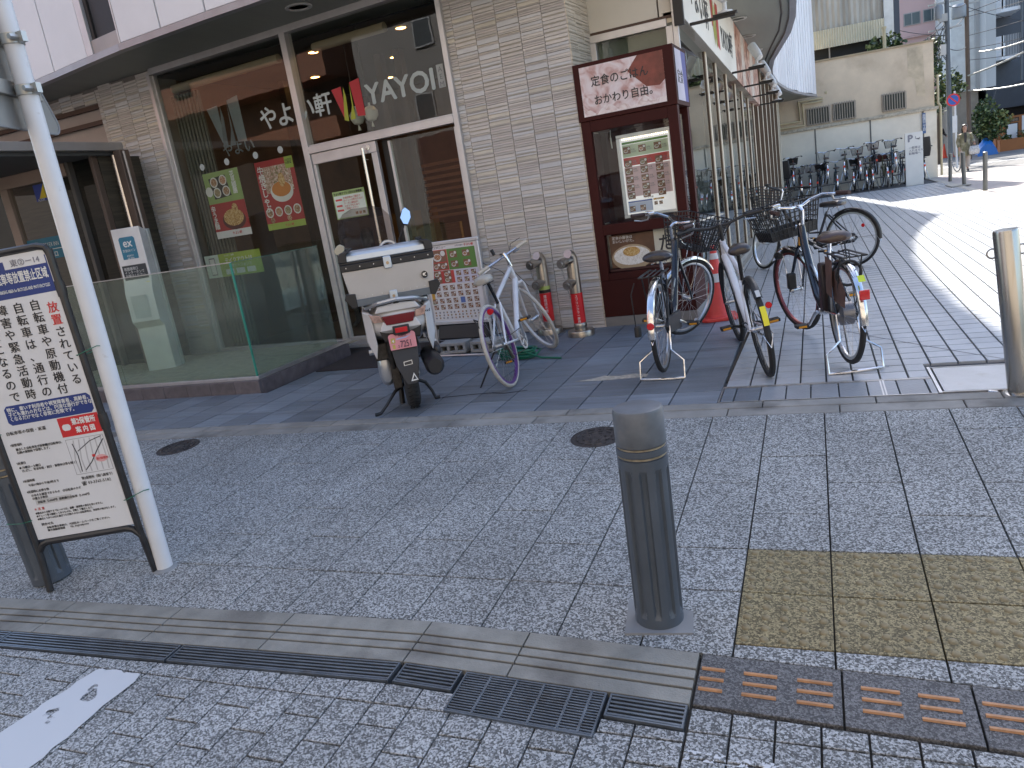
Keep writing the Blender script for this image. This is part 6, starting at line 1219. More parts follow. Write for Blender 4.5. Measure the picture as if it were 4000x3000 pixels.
    if o('rack', city):
        q = MB(); z_ = 0.715
        for y in (-0.06, -0.02, 0.02, 0.06): q.path([(-0.24, y, z_), (0.14, y, z_)], 0.0045, 5)
        q.path([(-0.24, -0.068, z_), (-0.24, 0.068, z_), (0.14, 0.068, z_), (0.2, 0.03, z_ - 0.02), (0.2, -0.03, z_ - 0.02), (0.14, -0.068, z_)], 0.006, 6, closed=True)
        for s in (-1, 1): q.path([(-0.16, 0.065 * s, z_), (0.0, 0.058 * s, wr + 0.02)], 0.005, 6); q.path([(0.08, 0.065 * s, z_), (0.0, 0.058 * s, wr + 0.02)], 0.004, 6)
        q.build('carrier', o('rackm', blackp), t)
    if o('basket', city): 
        bk = basket(t, L - 0.02, 0.76, o('basketm', blackp), o('bw', 0.46), 0.30, 0.25, solid=o('bsolid', False)); bk.matrix_local = SM
        q = MB(); q.path([(L - 0.17, 0, 0.84), (L - 0.13, 0, 0.80), (L - 0.02, 0, 0.755)], 0.006, 6)
        for s in (-1, 1): q.path([(L - 0.0, 0.06 * s, 0.76), (L, 0.056 * s, wr)], 0.004, 5)
        q.build('basket_bracket', chrome, t).matrix_local = SM
        q = MB(); q.tube((L + 0.0, 0.075, 0.62), (L + 0.05, 0.075, 0.62), 0.022, 0.032, 12); q.build('head_lamp', blackp, t).matrix_local = SM
    if o('stand') == 'double':
        q = MB(); e = o('stand_w', 0.155)
        for s in (-1, 1): q.path([(0.0, 0.06 * s, wr), (-0.055, 0.065 * s, 0.17), (-0.10, e * s, 0.10), (-0.125, e * s, 0.01 - lift)], 0.0075, 7)
        q.path([(-0.125, -e, 0.01 - lift), (-0.145, -e * .5, 0.012 - lift), (-0.145, e * .5, 0.012 - lift), (-0.125, e, 0.01 - lift)], 0.0085, 7); q.build('kick_stand', o('standm', chrome), t)
    elif o('stand') == 'side':
        q = MB(); q.path([(0.06, 0.06, wr - 0.02), (0.0, 0.23 if o('lean_far') is None else o('lean_far'), -0.02)], [0.009, 0.006], 7); q.build('kick_stand', blackp, t)
    ref = o('reflector', (-0.352, 0, wr + 0.02))
    if ref: q = MB(); q.lathe([(0.022, -0.0), (0.026, 0.006), (0.022, 0.014), (0, 0.018)], 14, ref, ax='x'); q.X = None; ob = q.build('rear_reflector', redl, t); ob.scale = (1, 1, 1)
    # bell and cables
    q = MB()
    cm_ = blackp
    q.path([(L - 0.28, 0.2, 1.0), (L - 0.15, 0.15, 0.98), (L - 0.1, 0.05, 0.86), (L - 0.13, 0.02, 0.74)], 0.0028, 5); q.path([(L - 0.28, -0.2, 1.0), (L - 0.12, -0.16, 1.0), (L - 0.12, -0.03, 0.86), (L - 0.3, -0.02, 0.62)], 0.0028, 5); q.build('brake_cable', cm_, t).matrix_local = SM
    return t, SM
navyf = M('frame_navy', (0.006, 0.008, 0.014), 0.22, 0.4, coat=0.8); greyf = M('frame_grey_blue', (0.018, 0.02, 0.026), 0.25, 0.5, coat=0.6); whitef = M('frame_white', (0.66, 0.66, 0.68), 0.3, coat=0.5, stain=((0.35, 0.3, 0.27), 30, 0.7, 0.6)); creamt = M('cream_tyre', (0.46, 0.43, 0.38), 0.65, var=0.15, vs=30); greyt = M('grey_tyre', (0.33, 0.33, 0.33), 0.65, var=0.15, vs=30); purp = M('purple_rim', (0.13, 0.05, 0.22), 0.35, 0.3); whiter = M('white_rim', (0.6, 0.6, 0.6), 0.4)
A, SMA = bike('bicycle', 'chrome and grey city bicycle with black front basket before the red menu case', (-0.743, 2.46), 1.575, -0.004, 0.03, 1.173, -0.649, 'city', greyf, stand='double', crank=-0.35, reflector=(-0.352, 0, 0.40))
# dynamo and lamp bits on A
q = MB(); q.lathe([(0.025, 0), (0.025, 0.06), (0.02, 0.07), (0, 0.07)], 12, (-0.16, 0.13, 0.30)); q.path([(-0.2, 0.11, 0.68), (-0.2, 0.14, 0.6), (-0.16, 0.14, 0.36)], 0.004, 5); q.build('lock_and_cable', blackp, A)
q = MB(); L_ = 1.173; q.box(L_ - 0.34, L_ - 0.28, 0.205, 0.255, 1.01, 1.035); q.build('bell', chrome, A, bevel=0.005).matrix_local = SMA
Cc, SMC = bike('bicycle', 'dark navy electric bicycle with brown saddle and black basket parked right of the cone', (0.464, 2.389), 1.841, 0.015, 0.03, 1.159, 0.287, 'city', navyf, stand='double', crank=pi - 0.75, bsolid=True, rimf=M('rim_dark_red', (0.22, 0.06, 0.06), 0.3, 0.6), reflector=None, saddlem=M('saddle_brown', (0.05, 0.026, 0.018), 0.35, coat=0.3), stand_w=0.165)
q = MB(); q.box(-0.372, -0.356, -0.03, 0.03, 0.47, 0.53); q.build('rear_reflector', redl, Cc, bevel=0.006); q = MB(); q.box(-0.375, -0.35, -0.034, 0.034, 0.465, 0.535); q.build('reflector_rim', chrome, Cc, bevel=0.006) if False else None
q = MB(); q.X = Matrix.Translation((0, 0, 0.33)) @ Matrix.Rotation(-pi / 2, 4, 'X'); q.lathe([(0.05, -0.045), (0.075, -0.035), (0.075, 0.035), (0.05, 0.045)], 20); q.build('hub_motor', M('motor_grey', (0.2, 0.2, 0.21), 0.35, 0.7), Cc)
q = MB(); q.box(0.34, 0.42, -0.045, 0.045, 0.28, 0.62); q.build('battery', M('battery_dark', (0.03, 0.02, 0.02), 0.4), Cc, bevel=0.015)
q = MB(); q.sidep([(0, 0), (0.02, 0), (0.02, 0.02), (0, 0.02)], 0, 0.01); q.v = []; q.f = []; q.mi = []
q.poly([(-0.02, 0.075, 0.68), (0.10, 0.078, 0.70), (0.04, 0.10, 0.47), (-0.04, 0.095, 0.45)]); q.poly([(-0.06, 0.055, 0.62), (-0.2, 0.055, 0.5), (-0.18, 0.06, 0.40), (0.02, 0.06, 0.42), (0.05, 0.06, 0.6)]); ob = q.build('cloth_guard', M('brown_cloth', (0.11, 0.06, 0.045), 0.8, var=0.3, vs=15), Cc, smooth=0)
sm = ob.modifiers.new('thick', 'SOLIDIFY'); sm.thickness = 0.004
q = MB(); q.ring((-0.10, 0, 0.60), (0, 1, 0), (0, 0, 1), 0.075, 0.009, 18, 6); q.build('ring_lock', blackp, Cc)
q = MB(); q.poly([(-0.327 + 0.02, -0.02, 0.595), (-0.327 + 0.02, 0.02, 0.595), (-0.30 + 0.02, 0.02, 0.63), (-0.30 + 0.02, -0.02, 0.63)]); q.v = [(x - 0.03, y, z - 0.02) for x, y, z in q.v]; q.build('yellow_sticker', M('sticker_lime', (0.6, 0.75, 0.05), 0.4), Cc, smooth=0)
q = MB(); q.tube((0.915, 0, 0.70), (0.895, 0, 0.755), 0.0285, n=12); q.build('orange_band', M('band_orange', (0.7, 0.32, 0.03), 0.4), Cc)
q = MB(); q.box(0.88, 0.94, 0.07, 0.13, 0.38, 0.50); q.build('bottle_pouch', blackp, Cc, bevel=0.01)
q = MB(); q.box(1.159 - 0.30, 1.159 - 0.24, 0.16, 0.22, 1.02, 1.045); q.build('display', chrome, Cc, bevel=0.006).matrix_local = SMC
Bb, SMB = bike('bicycle', 'white and black cross bicycle with flat black bar leaning before the cone', (-0.028, 2.288), 1.814, 0.12, 0.0, 1.165, 0.03, 'cross', whitef, stand='side', lean_far=0.30, fenders=True, front_fender=False, fenderm=blackp, fa0=2.35, rack=False, rimr=blackp, rimf=blackp, barm=blackp, stemm=blackp, gripm=blackp, forkm=blackp, headm=whitef, crank=pi - 0.15, dtr=0.03, tr=0.02, seat_z=0.84, reflector=None)
q = MB()
for k, s_ in enumerate((0.12, 0.30)): pass
def fstick(par, a0, a1, mt, R=0.356, w=0.017, nm='sticker'):
    q = MB()
    for k in range(4): b0 = a0 + (a1 - a0) * k / 4; b1 = a0 + (a1 - a0) * (k + 1) / 4; q.quad((R * cos(b0), -w, 0.33 + R * sin(b0)), (R * cos(b0), w, 0.33 + R * sin(b0)), (R * cos(b1), w, 0.33 + R * sin(b1)), (R * cos(b1), -w, 0.33 + R * sin(b1)))
    return q.build(nm, mt, par, smooth=0)
fstick(Bb, 2.55, 2.9, M('sticker_yellow2', (0.8, 0.72, 0.03), 0.4)); fstick(Bb, 2.2, 2.35, M('sticker_grey', (0.5, 0.52, 0.52), 0.4), w=0.013)
q = MB(); q.tube((-0.25, -0.045, 0.52), (-0.265, -0.045, 0.52), 0.02, n=10); q.build('rear_reflector', redl, Bb)
dt = Vector((0.95, 0, 0.73)); bb_ = Vector((0.44, 0, 0.275)); ang = atan2(0.455, 0.51)
text('OFFICE PRESS', 0.048, blackp, Bb, (0.875, 0.033, 0.652), rot=(pi / 2, ang, pi), bold=0.03)
D, SMD = bike('bicycle', 'black city bicycle standing side on behind the electric one by the glass wing', (0.681, 6.943), 2.624, -0.021, 0.0, 1.141, -0.518, 'city', M('frame_black', (0.02, 0.02, 0.022), 0.3, coat=0.6), fenderm=blackp, stand='side', lean_far=0.12, barm=blackp, gripm=blackp, reflector=None, rack=False, seat_z=0.74, ffm=blackp)
q = MB(); q.lathe([(0.018, 0), (0.022, 0.006), (0.0, 0.012)], 12, (-0.15, 0.035, 0.47), ax='y'); q.build('side_reflector', redl, D)
E_, SME = bike('bicycle', 'white single speed bicycle with cream rear tyre and purple rim leaning by the menu stand', (-1.906, 2.407), 1.655, 0.2, 0.0, 1.14, 0.704, 'fixie', whitef, tyre=creamt, rimr=purp, rimf=whiter, barm=M('bar_white', (0.5, 0.52, 0.58), 0.25, 0.7), gripm=M('grip_cream', (0.55, 0.48, 0.38), 0.6), stemm=chrome, saddlem=M('saddle_cream', (0.46, 0.42, 0.36), 0.5), seat_z=0.83, seat_x=0.24, postm=greyf, crank=1.9, tr=0.015, reflector=None, stand='side', lean_far=0.34)
for c in E_.children:
    if c.name.startswith('wheel') and c.matrix_local.translation.x > 0.5:
        for g_ in c.children:
            if g_.name.startswith('tyre'): g_.data = g_.data.copy(); g_.data.materials.clear(); g_.data.materials.append(greyt)
q = MB(); q.tube((-0.005, -0.03, 0.60), (-0.025, -0.03, 0.60), 0.024, n=12); q.build('rear_reflector', redl, E_)
q = MB(); q.path([(-0.26, 0.0, 0.52), (-0.24, 0.03, 0.60), (-0.05, 0.03, 0.52), (0.02, 0.06, 0.36)], 0.005, 6); q.build('wire_lock', blackp, E_)
q = MB(); q.tube((0.94, 0.05, 1.0), (0.93, 0.05, 1.05), 0.016, n=8); q.build('bar_lamp', blackp, E_).matrix_local = SME
# ------------------------------------------------------------------ scooter (rear towards the camera, facing +Y)
sc = thing('scooter', 'white delivery scooter with aluminium top box and pink number plate parked before the planter', 'scooter', (-2.535, 1.95, PZ), 0.57); sc.scale = (0.95, 1, 1.055)
swp = M('scooter_white', (0.62, 0.60, 0.585), 0.22, coat=0.6, var=0.03); sbk = M('scooter_black', (0.014, 0.014, 0.016), 0.42, var=0.15); ssl = M('scooter_silver', (0.45, 0.47, 0.5), 0.3, 0.7)
q = MB(); q.ring((0, 0, 0.235), (0, 1, 0), (0, 0, 1), 0.178, 0.055, 40, 12); q.build('rear_tyre', rubber, sc)
q = MB()
for k in range(44):
    a = 2 * pi * k / 44
    for s in (-1, 1):
        R0 = 0.2345; p = [(s * 0.006, a), (s * 0.024, a + 0.05), (s * 0.038, a + 0.045)]
        q.path([(x, (R0 - 0.35 * x * x / 0.055 ** 2 * 0.02) * cos(b), 0.235 + (R0 - 0.35 * x * x / 0.055 ** 2 * 0.02) * sin(b)) for x, b in p], 0.0022, 3, caps=False)
q.build('tread', M('tread_void', (0.004, 0.004, 0.004), 0.9), sc, smooth=0)
q = MB(); q.lathe([(0.13, -0.03), (0.135, -0.02), (0.10, 0.0), (0.135, 0.02), (0.13, 0.03)], 24, (0, 0, 0.235), ax='x'); q.build('rear_rim', sbk, sc)
q = MB(); q.ring((0, 1.22, 0.235), (0, 1, 0), (0, 0, 1), 0.185, 0.05, 32, 10); q.build('front_tyre', rubber, sc)
# tail body: loft of rounded sections from rear to seat
def sec(y, w, zlo, zhi, n=16, sq=0.75, x0=0.0):
    r = []
    for k in range(n):
        a = 2 * pi * k / n; ca, sa = cos(a), sin(a); r.append((x0 + w * abs(ca) ** sq * (1 if ca > 0 else -1), y, (zlo + zhi) / 2 + (zhi - zlo) / 2 * abs(sa) ** sq * (1 if sa > 0 else -1)))
    return r
q = MB(); q.loft([sec(-0.20, 0.10, 0.615, 0.70), sec(-0.17, 0.19, 0.57, 0.735), sec(-0.10, 0.235, 0.53, 0.755), sec(0.05, 0.25, 0.49, 0.775), sec(0.25, 0.235, 0.42, 0.77), sec(0.45, 0.20, 0.36, 0.74), sec(0.58, 0.15, 0.32, 0.68)]); q.build('tail_body', swp, sc, sub=1)
for s in (-1, 1):
    q = MB(); q.loft([[(s * 0.20, -0.175, 0.73), (s * 0.262, -0.06, 0.74), (s * 0.262, -0.06, 0.52), (s * 0.215, -0.12, 0.40), (s * 0.19, -0.15, 0.50)], [(s * 0.205, 0.3, 0.76), (s * 0.255, 0.3, 0.76), (s * 0.255, 0.3, 0.55), (s * 0.225, 0.3, 0.42), (s * 0.18, 0.3, 0.5)]]); q.build('side_fairing', swp, sc, bevel=0.012)
q = MB(); q.prism([(-0.155, 0.60), (0.155, 0.60), (0.12, 0.665), (0.08, 0.635), (-0.08, 0.635), (-0.12, 0.665)], -0.215, -0.16); q.build('lower_tail_trim', swp, sc, bevel=0.006)
q = MB(); q.prism([(-0.10, 0.638), (0.10, 0.638), (0.125, 0.70), (-0.125, 0.70)], -0.222, -0.17); q.build('tail_lamp', M('tail_red', (0.16, 0.004, 0.008), 0.12, coat=1), sc, bevel=0.004)
for s in (-1, 1): q = MB(); q.prism([(s * 0.115, 0.66), (s * 0.13, 0.705), (s * 0.215, 0.725), (s * 0.19, 0.665)][::s], -0.205, -0.15); q.build('indicator', M('indicator_clear', (0.42, 0.26, 0.2), 0.1, coat=1, var=0.4, vs=30), sc, bevel=0.004)
q = MB(); q.prism([(-0.17, 0.722), (0.17, 0.722), (0.14, 0.765), (0.0, 0.775), (-0.14, 0.765)], -0.2, -0.05); q.build('tail_top', swp, sc, bevel=0.008)
text('Lead', 0.028, sbk, sc, (0.185, -0.185, 0.68), bold=0.03)
q = MB()
q.path([(0.0, -0.22, 0.80), (-0.13, -0.21, 0.79), (-0.225, -0.12, 0.765), (-0.23, 0.12, 0.76)], 0.014, 8); q.path([(0.0, -0.22, 0.80), (0.13, -0.21, 0.79), (0.225, -0.12, 0.765), (0.23, 0.12, 0.76)], 0.014, 8); q.build('grab_rail', ssl, sc)
q = MB(); q.box(-0.18, 0.18, -0.15, 0.25, 0.775, 0.80); q.path([(0, -0.18, 0.76), (0, -0.16, 0.80), (0, -0.1, 0.83)], 0.03, 8); q.build('box_mount', sbk, sc, bevel=0.004)
q = MB(); q.loft([sec(-0.1, 0.14, 0.76, 0.80), sec(0.1, 0.17, 0.76, 0.86), sec(0.45, 0.15, 0.72, 0.83), sec(0.75, 0.11, 0.66, 0.76)]); q.build('seat', sbk, sc, sub=1)
# under-tail, plate, mud flap
q = MB(); q.loft([[(-0.16, -0.16, 0.60), (0.16, -0.16, 0.60), (0.16, 0.1, 0.62), (-0.16, 0.1, 0.62)], [(-0.135, -0.16, 0.52), (0.135, -0.16, 0.52), (0.13, 0.05, 0.5), (-0.13, 0.05, 0.5)]]); q.build('under_tail', sbk, sc, bevel=0.005)
q = MB(); q.box(-0.062, 0.062, -0.225, -0.165, 0.565, 0.625); q.build('reflector_mount', sbk, sc, bevel=0.006); q = MB(); q.box(-0.045, 0.045, -0.231, -0.222, 0.578, 0.612); q.build('rear_reflector', redl, sc, bevel=0.002)
ppts = [(-0.098, 0.0)]
for k, (cx_, r_) in enumerate(((-0.072, 0.03), (-0.025, 0.026), (0.022, 0.026), (0.068, 0.032))):
    for j in range(6): a = pi - pi * j / 5; ppts.append((cx_ + r_ * cos(a), 0.085 + r_ * sin(a) * 0.6 + (0.006 if k in (0, 3) else 0)))
ppts += [(0.10, 0.08), (0.098, 0.0)]
q = MB(); q.X = Matrix.Translation((-0.005, -0.215, 0.465)) @ Matrix.Rotation(-0.16, 4, 'X'); q.prism(ppts[::-1] if False else [(x, z) for x, z in ppts][::-1], -0.003, 0.003); pz = q.build('number_plate', M('plate_pink', (0.68, 0.26, 0.29), 0.45, var=0.05), sc, bevel=0.001)
def ptext(s, size, x, z, mt, **k): return text(s, size, mt, sc, (x - 0.005, -0.220 - (0.11 - z) * 0.0 - 0.004 - 0.16 * 0 + (z) * 0.16 * 1.0 - 0.0, 0.465 + z), rot=(pi / 2 - 0.16, 0, 0), **k)
pk = M('plate_ink', (0.10, 0.03, 0.06), 0.5)
ptext('7251', 0.062, -0.022, 0.012, pk, bold=0.015, sx=0.72); ptext('S', 0.026, -0.04, 0.012, pk, bold=0.02); ptext('大田区', 0.022, -0.03, 0.082, pk)
q = MB(); q.X = Matrix.Translation((-0.005, -0.2195, 0.465)) @ Matrix.Rotation(-0.16, 4, 'X'); q.mat(M('plate_sky', (0.35, 0.45, 0.7), 0.5)); q.poly([(-0.045, 0, 0.066), (0.03, 0, 0.07), (0.075, 0, 0.088), (0.03, 0, 0.078), (-0.045, 0, 0.074)]); q.mat(M('plate_gold', (0.5, 0.38, 0.08), 0.5)); q.rect(-0.085, -0.055, 0.045, 0.08, 0); q.rect(-0.08, -0.06, 0.008, 0.035, 0); q.build('plate_print', None, sc, smooth=0)
ptext('4', 0.03, -0.078, 0.05, wht, bold=0.03)
q = MB(); q.loft([[(-0.10, -0.20, 0.47), (0.10, -0.20, 0.47), (0.10, -0.185, 0.47), (-0.10, -0.185, 0.47)], [(-0.085, -0.245, 0.36), (0.085, -0.245, 0.36), (0.085, -0.23, 0.36), (-0.085, -0.23, 0.36)], [(-0.04, -0.265, 0.245), (0.055, -0.265, 0.245), (0.055, -0.25, 0.245), (-0.04, -0.25, 0.245)], [(-0.03, -0.27, 0.225), (0.045, -0.27, 0.225), (0.045, -0.255, 0.225), (-0.03, -0.255, 0.225)]]); q.build('mud_flap', M('flap_black', (0.022, 0.022, 0.025), 0.55), sc, bevel=0.003)
q = MB(); q.mat(wht); q.poly([(0.0, -0.2685, 0.245), (0.055, -0.2685, 0.247), (0.03, -0.259, 0.30)]); q.mat(M('flap_black', (0, 0, 0))); q.poly([(0.014, -0.2690, 0.255), (0.043, -0.2690, 0.256), (0.03, -0.263, 0.283)]); q.mat(ssl); q.poly([(-0.03, -0.2475, 0.352), (0.035, -0.2475, 0.356), (0.035, -0.242, 0.385), (-0.03, -0.242, 0.38)]); q.mat(sbk); q.poly([(-0.025, -0.249, 0.357), (0.03, -0.249, 0.36), (0.03, -0.244, 0.38), (-0.025, -0.244, 0.375)]); q.build('flap_print', None, sc, smooth=0)
# engine, exhaust, stand
q = MB(); q.loft([sec(-0.02, 0.045, 0.20, 0.40, x0=-0.165), sec(0.06, 0.065, 0.16, 0.44, x0=-0.165), sec(0.4, 0.06, 0.17, 0.36, x0=-0.165)]); q.build('engine_cover', ssl, sc, sub=1)
q = MB(); q.box(-0.13, -0.06, -0.03, 0.3, 0.16, 0.34); q.tube((-0.10, 0.0, 0.30), (-0.11, -0.08, 0.55), 0.03, n=10); q.box(-0.23, -0.09, -0.04, 0.35, 0.38, 0.5); q.build('engine', M('engine_dark', (0.06, 0.055, 0.05), 0.5, 0.6, var=0.4, vs=30), sc, bevel=0.01)
q = MB(); q.lathe([(0.03, -0.15), (0.062, -0.14), (0.07, -0.12), (0.072, 0.3), (0.05, 0.36)], 22, (0.19, 0, 0.335), ax='y'); q.v = [(x, -y if False else y, z) for x, y, z in q.v]; q.build('exhaust', sbk, sc)
q = MB(); q.box(0.215, 0.275, -0.12, 0.12, 0.36, 0.43); q.build('exhaust_guard', M('guard_black', (0.03, 0.03, 0.033), 0.5), sc, bevel=0.028, seg=4)
q = MB(); q.lathe([(0.02, 0.0), (0.034, -0.002), (0.036, -0.012)], 16, (0.19, -0.155, 0.335), ax='y'); q.build('exhaust_tip', M('tip_grey', (0.05, 0.05, 0.055), 0.4, 0.5), sc)
q = MB(); q.path([(0.07, 0.02, 0.235), (0.085, 0.03, 0.45), (0.09, 0.06, 0.58)], [0.02, 0.014, 0.012], 8); q.build('shock_absorber', ssl, sc)
q = MB(); q.path([(-0.05, 0.10, 0.16), (-0.13, 0.05, 0.13), (-0.22, 0.0, 0.05), (-0.27, -0.03, 0.012), (-0.315, -0.045, 0.01)], [0.013, 0.013, 0.012, 0.012, 0.014], 8); q.path([(0.05, 0.10, 0.18), (0.12, 0.12, 0.14), (0.16, 0.13, 0.07), (0.18, 0.12, 0.012), (0.215, 0.12, 0.01)], [0.013, 0.013, 0.012, 0.014, 0.014], 8); q.path([(-0.09, 0.1, 0.02), (-0.08, 0.12, 0.14)], 0.022, 8); q.path([(-0.05, 0.10, 0.17), (0.05, 0.10, 0.17)], 0.015, 8); q.build('centre_stand', sbk, sc)
q = MB(); q.loft([sec(0.05, 0.12, 0.38, 0.55), sec(0.3, 0.14, 0.3, 0.5), sec(0.7, 0.17, 0.22, 0.36), sec(1.0, 0.14, 0.3, 0.5)]); q.build('floor_board', sbk, sc)
for s in (-1, 1): q = MB(); q.path([(s * 0.22, 0.15, 0.42), (s * 0.27, 0.15, 0.42)], 0.02, 8); q.build('foot_peg', ssl, sc)
# front: leg shield, bars, screen, mirrors
q = MB(); q.loft([sec(1.02, 0.22, 0.35, 0.8), sec(1.10, 0.24, 0.4, 0.92), sec(1.2, 0.16, 0.5, 0.98), sec(1.26, 0.08, 0.6, 0.92)]); q.build('leg_shield', swp, sc, sub=1)
q = MB(); q.loft([sec(0.82, 0.07, 1.0, 1.06), sec(0.9, 0.15, 0.97, 1.09), sec(1.0, 0.16, 0.96, 1.10), sec(1.08, 0.09, 0.97, 1.06)]); q.build('handlebar_cowl', swp, sc, sub=1)
q = MB(); q.path([(-0.31, 0.80, 1.02), (-0.2, 0.86, 1.03), (0.2, 0.86, 1.03), (0.31, 0.80, 1.02)], 0.014, 8); q.build('handlebar', sbk, sc)
for s in (-1, 1): q = MB(); q.tube((s * 0.33, 0.795, 1.02), (s * 0.22, 0.85, 1.03), 0.019, n=10); q.path([(s * 0.22, 0.9, 1.04), (s * 0.32, 0.87, 1.03)], 0.006, 6); q.build('grip', sbk, sc)
scr = glass('screen_plastic', (0.62, 0.56, 0.54), 1.45, body=0.12, bodycol=(0.2, 0.17, 0.16))
q = MB(); nx = 10; rows_ = []
for z, w, y in ((1.05, 0.20, 1.02), (1.15, 0.235, 0.98), (1.25, 0.245, 0.95), (1.34, 0.225, 0.925), (1.40, 0.17, 0.91), (1.43, 0.09, 0.90)):
    rows_.append([(w * (2 * i / nx - 1), y + 0.10 * (1 - (2 * i / nx - 1) ** 2) * 1.0, z) for i in range(nx + 1)])
for ra, rb_ in zip(rows_[:-1], rows_[1:]):
    for i in range(nx): q.quad(ra[i], ra[i + 1], rb_[i + 1], rb_[i])
ob = q.build('windscreen', scr, sc); ob.location = (-0.10, 0, 0)
q = MB(); q.path([(0.17, 0.88, 1.05), (0.16, 0.88, 1.14), (0.20, 0.87, 1.20), (0.24, 0.86, 1.27)], 0.007, 7); q.build('mirror_stalk', sbk, sc); q = MB(); q.path([(-0.20, 0.88, 1.05), (-0.30, 0.87, 1.12)], 0.007, 7); q.build('mirror_stalk', sbk, sc)
mirp = [(-0.045, 0.06), (-0.03, 0.01), (0.005, 0.0), (0.045, 0.05), (0.05, 0.10), (0.015, 0.135), (-0.01, 0.12)]
q = MB(); q.X = Matrix.Translation((0.255, 0.845, 1.25)) @ Matrix.Rotation(0.15, 4, 'Z') @ Matrix.Rotation(-0.30, 4, 'X'); q.prism([(x * 1.12, z * 1.1 - 0.006) for x, z in mirp], 0.001, 0.03); q.build('mirror_shell', sbk, sc, bevel=0.004)
q = MB(); q.X = Matrix.Translation((0.255, 0.845, 1.25)) @ Matrix.Rotation(0.15, 4, 'Z') @ Matrix.Rotation(-0.30, 4, 'X'); q.poly([(x, -0.0005, z) for x, z in mirp]); q.build('mirror_glass', M('mirror', (0.92, 0.93, 0.95), 0.02, 1.0, var=0), sc, smooth=0)
q = MB(); q.X = Matrix.Translation((-0.36, 0.86, 1.10)) @ Matrix.Rotation(-0.2, 4, 'Z'); q.prism([(x, z * 0.6) for x, z in mirp], 0.0, 0.03); q.build('mirror_shell', M('mirror_case_cream', (0.5, 0.45, 0.33), 0.4), sc, bevel=0.004)
q = MB(); q.ring((0.06, 0.90, 1.07), (1, 0, 0), (0, 0.3, 1), 0.08, 0.012, 18, 6); q.build('instrument_rim', ssl, sc)
# top box
tb = bpy.data.objects.new('top_box', None); COL.objects.link(tb); tb.parent = sc; tb.location = (-0.005, 0.0, 0.80); tb.rotation_euler = (0, 0.0, 0)
boxm = M('box_alu', (0.50, 0.48, 0.46), 0.42, 0.45, var=0.04, vs=5); boxt = M('box_lid', (0.50, 0.56, 0.62), 0.3, 0.5, var=0.03)
bxw, y0b, y1b = 0.335, -0.18, 0.24
q = MB(); q.loft([[(-bxw + 0.03, y0b + 0.012, 0.0), (bxw - 0.03, y0b + 0.012, 0.0), (bxw - 0.03, y1b, 0.0), (-bxw + 0.03, y1b, 0.0)], [(-bxw, y0b, 0.225), (bxw, y0b, 0.225), (bxw, y1b, 0.225), (-bxw, y1b, 0.225)]]); q.build('box_body', boxm, tb, bevel=0.006)
q = MB(); q.box(-bxw + 0.05, bxw - 0.05, y0b + 0.0, y1b - 0.02, -0.012, 0.035); q.build('box_base', M('box_base_grey', (0.13, 0.15, 0.17), 0.45, 0.4), tb, bevel=0.003)
q = MB(); q.box(-bxw - 0.008, bxw + 0.008, y0b - 0.008, y1b + 0.006, 0.225, 0.268); q.box(-bxw - 0.004, bxw + 0.004, y0b - 0.004, y1b + 0.004, 0.2685, 0.285); q.build('seal_band', sbk, tb, bevel=0.004)
q = MB(); q.loft([[(-bxw + 0.03, y0b + 0.002, 0.285), (bxw - 0.03, y0b + 0.002, 0.285), (bxw - 0.03, y1b, 0.285), (-bxw + 0.03, y1b, 0.285)], [(-bxw + 0.04, y0b + 0.01, 0.325), (bxw - 0.04, y0b + 0.01, 0.325), (bxw - 0.04, y1b - 0.01, 0.325), (-bxw + 0.04, y1b - 0.01, 0.325)], [(-bxw + 0.07, y0b + 0.035, 0.342), (bxw - 0.07, y0b + 0.035, 0.342), (bxw - 0.07, y1b - 0.03, 0.342), (-bxw + 0.07, y1b - 0.03, 0.342)]]); q.build('box_lid', boxt, tb, bevel=0.005)
for s in (-1, 1):
    q = MB(); q.prism([(s * (bxw + 0.012), 0.283), (s * (bxw - 0.05), 0.283), (s * (bxw - 0.055), 0.335), (s * (bxw - 0.09), 0.352), (s * (bxw - 0.02), 0.348), (s * (bxw + 0.008), 0.33)][::(-1 if s > 0 else 1)], y0b - 0.01, y0b + 0.08); q.build('lid_corner', sbk, tb, bevel=0.004)
    q = MB(); q.prism([(s * (bxw + 0.012), 0.285), (s * (bxw - 0.04), 0.285), (s * (bxw - 0.05), 0.348), (s * (bxw + 0.008), 0.33)][::(-1 if s > 0 else 1)], y1b - 0.07, y1b + 0.01); q.build('lid_corner', sbk, tb, bevel=0.004)
    q = MB(); q.path([(s * (bxw - 0.055), y0b + 0.03, 0.34), (s * (bxw - 0.10), y0b + 0.035, 0.365), (s * (bxw - 0.055), y0b + 0.15, 0.365), (s * (bxw - 0.05), y0b + 0.16, 0.34)], 0.007, 6); q.build('lid_handle', sbk, tb)
    q = MB(); q.prism([(s * (bxw + 0.006), 0.08), (s * (bxw - 0.065), 0.075), (s * (bxw - 0.065), -0.012), (s * (bxw - 0.03), -0.02), (s * (bxw + 0.02), 0.045)][::(-1 if s > 0 else 1)], y0b - 0.006, y0b + 0.07); q.build('base_corner', sbk, tb, bevel=0.004)
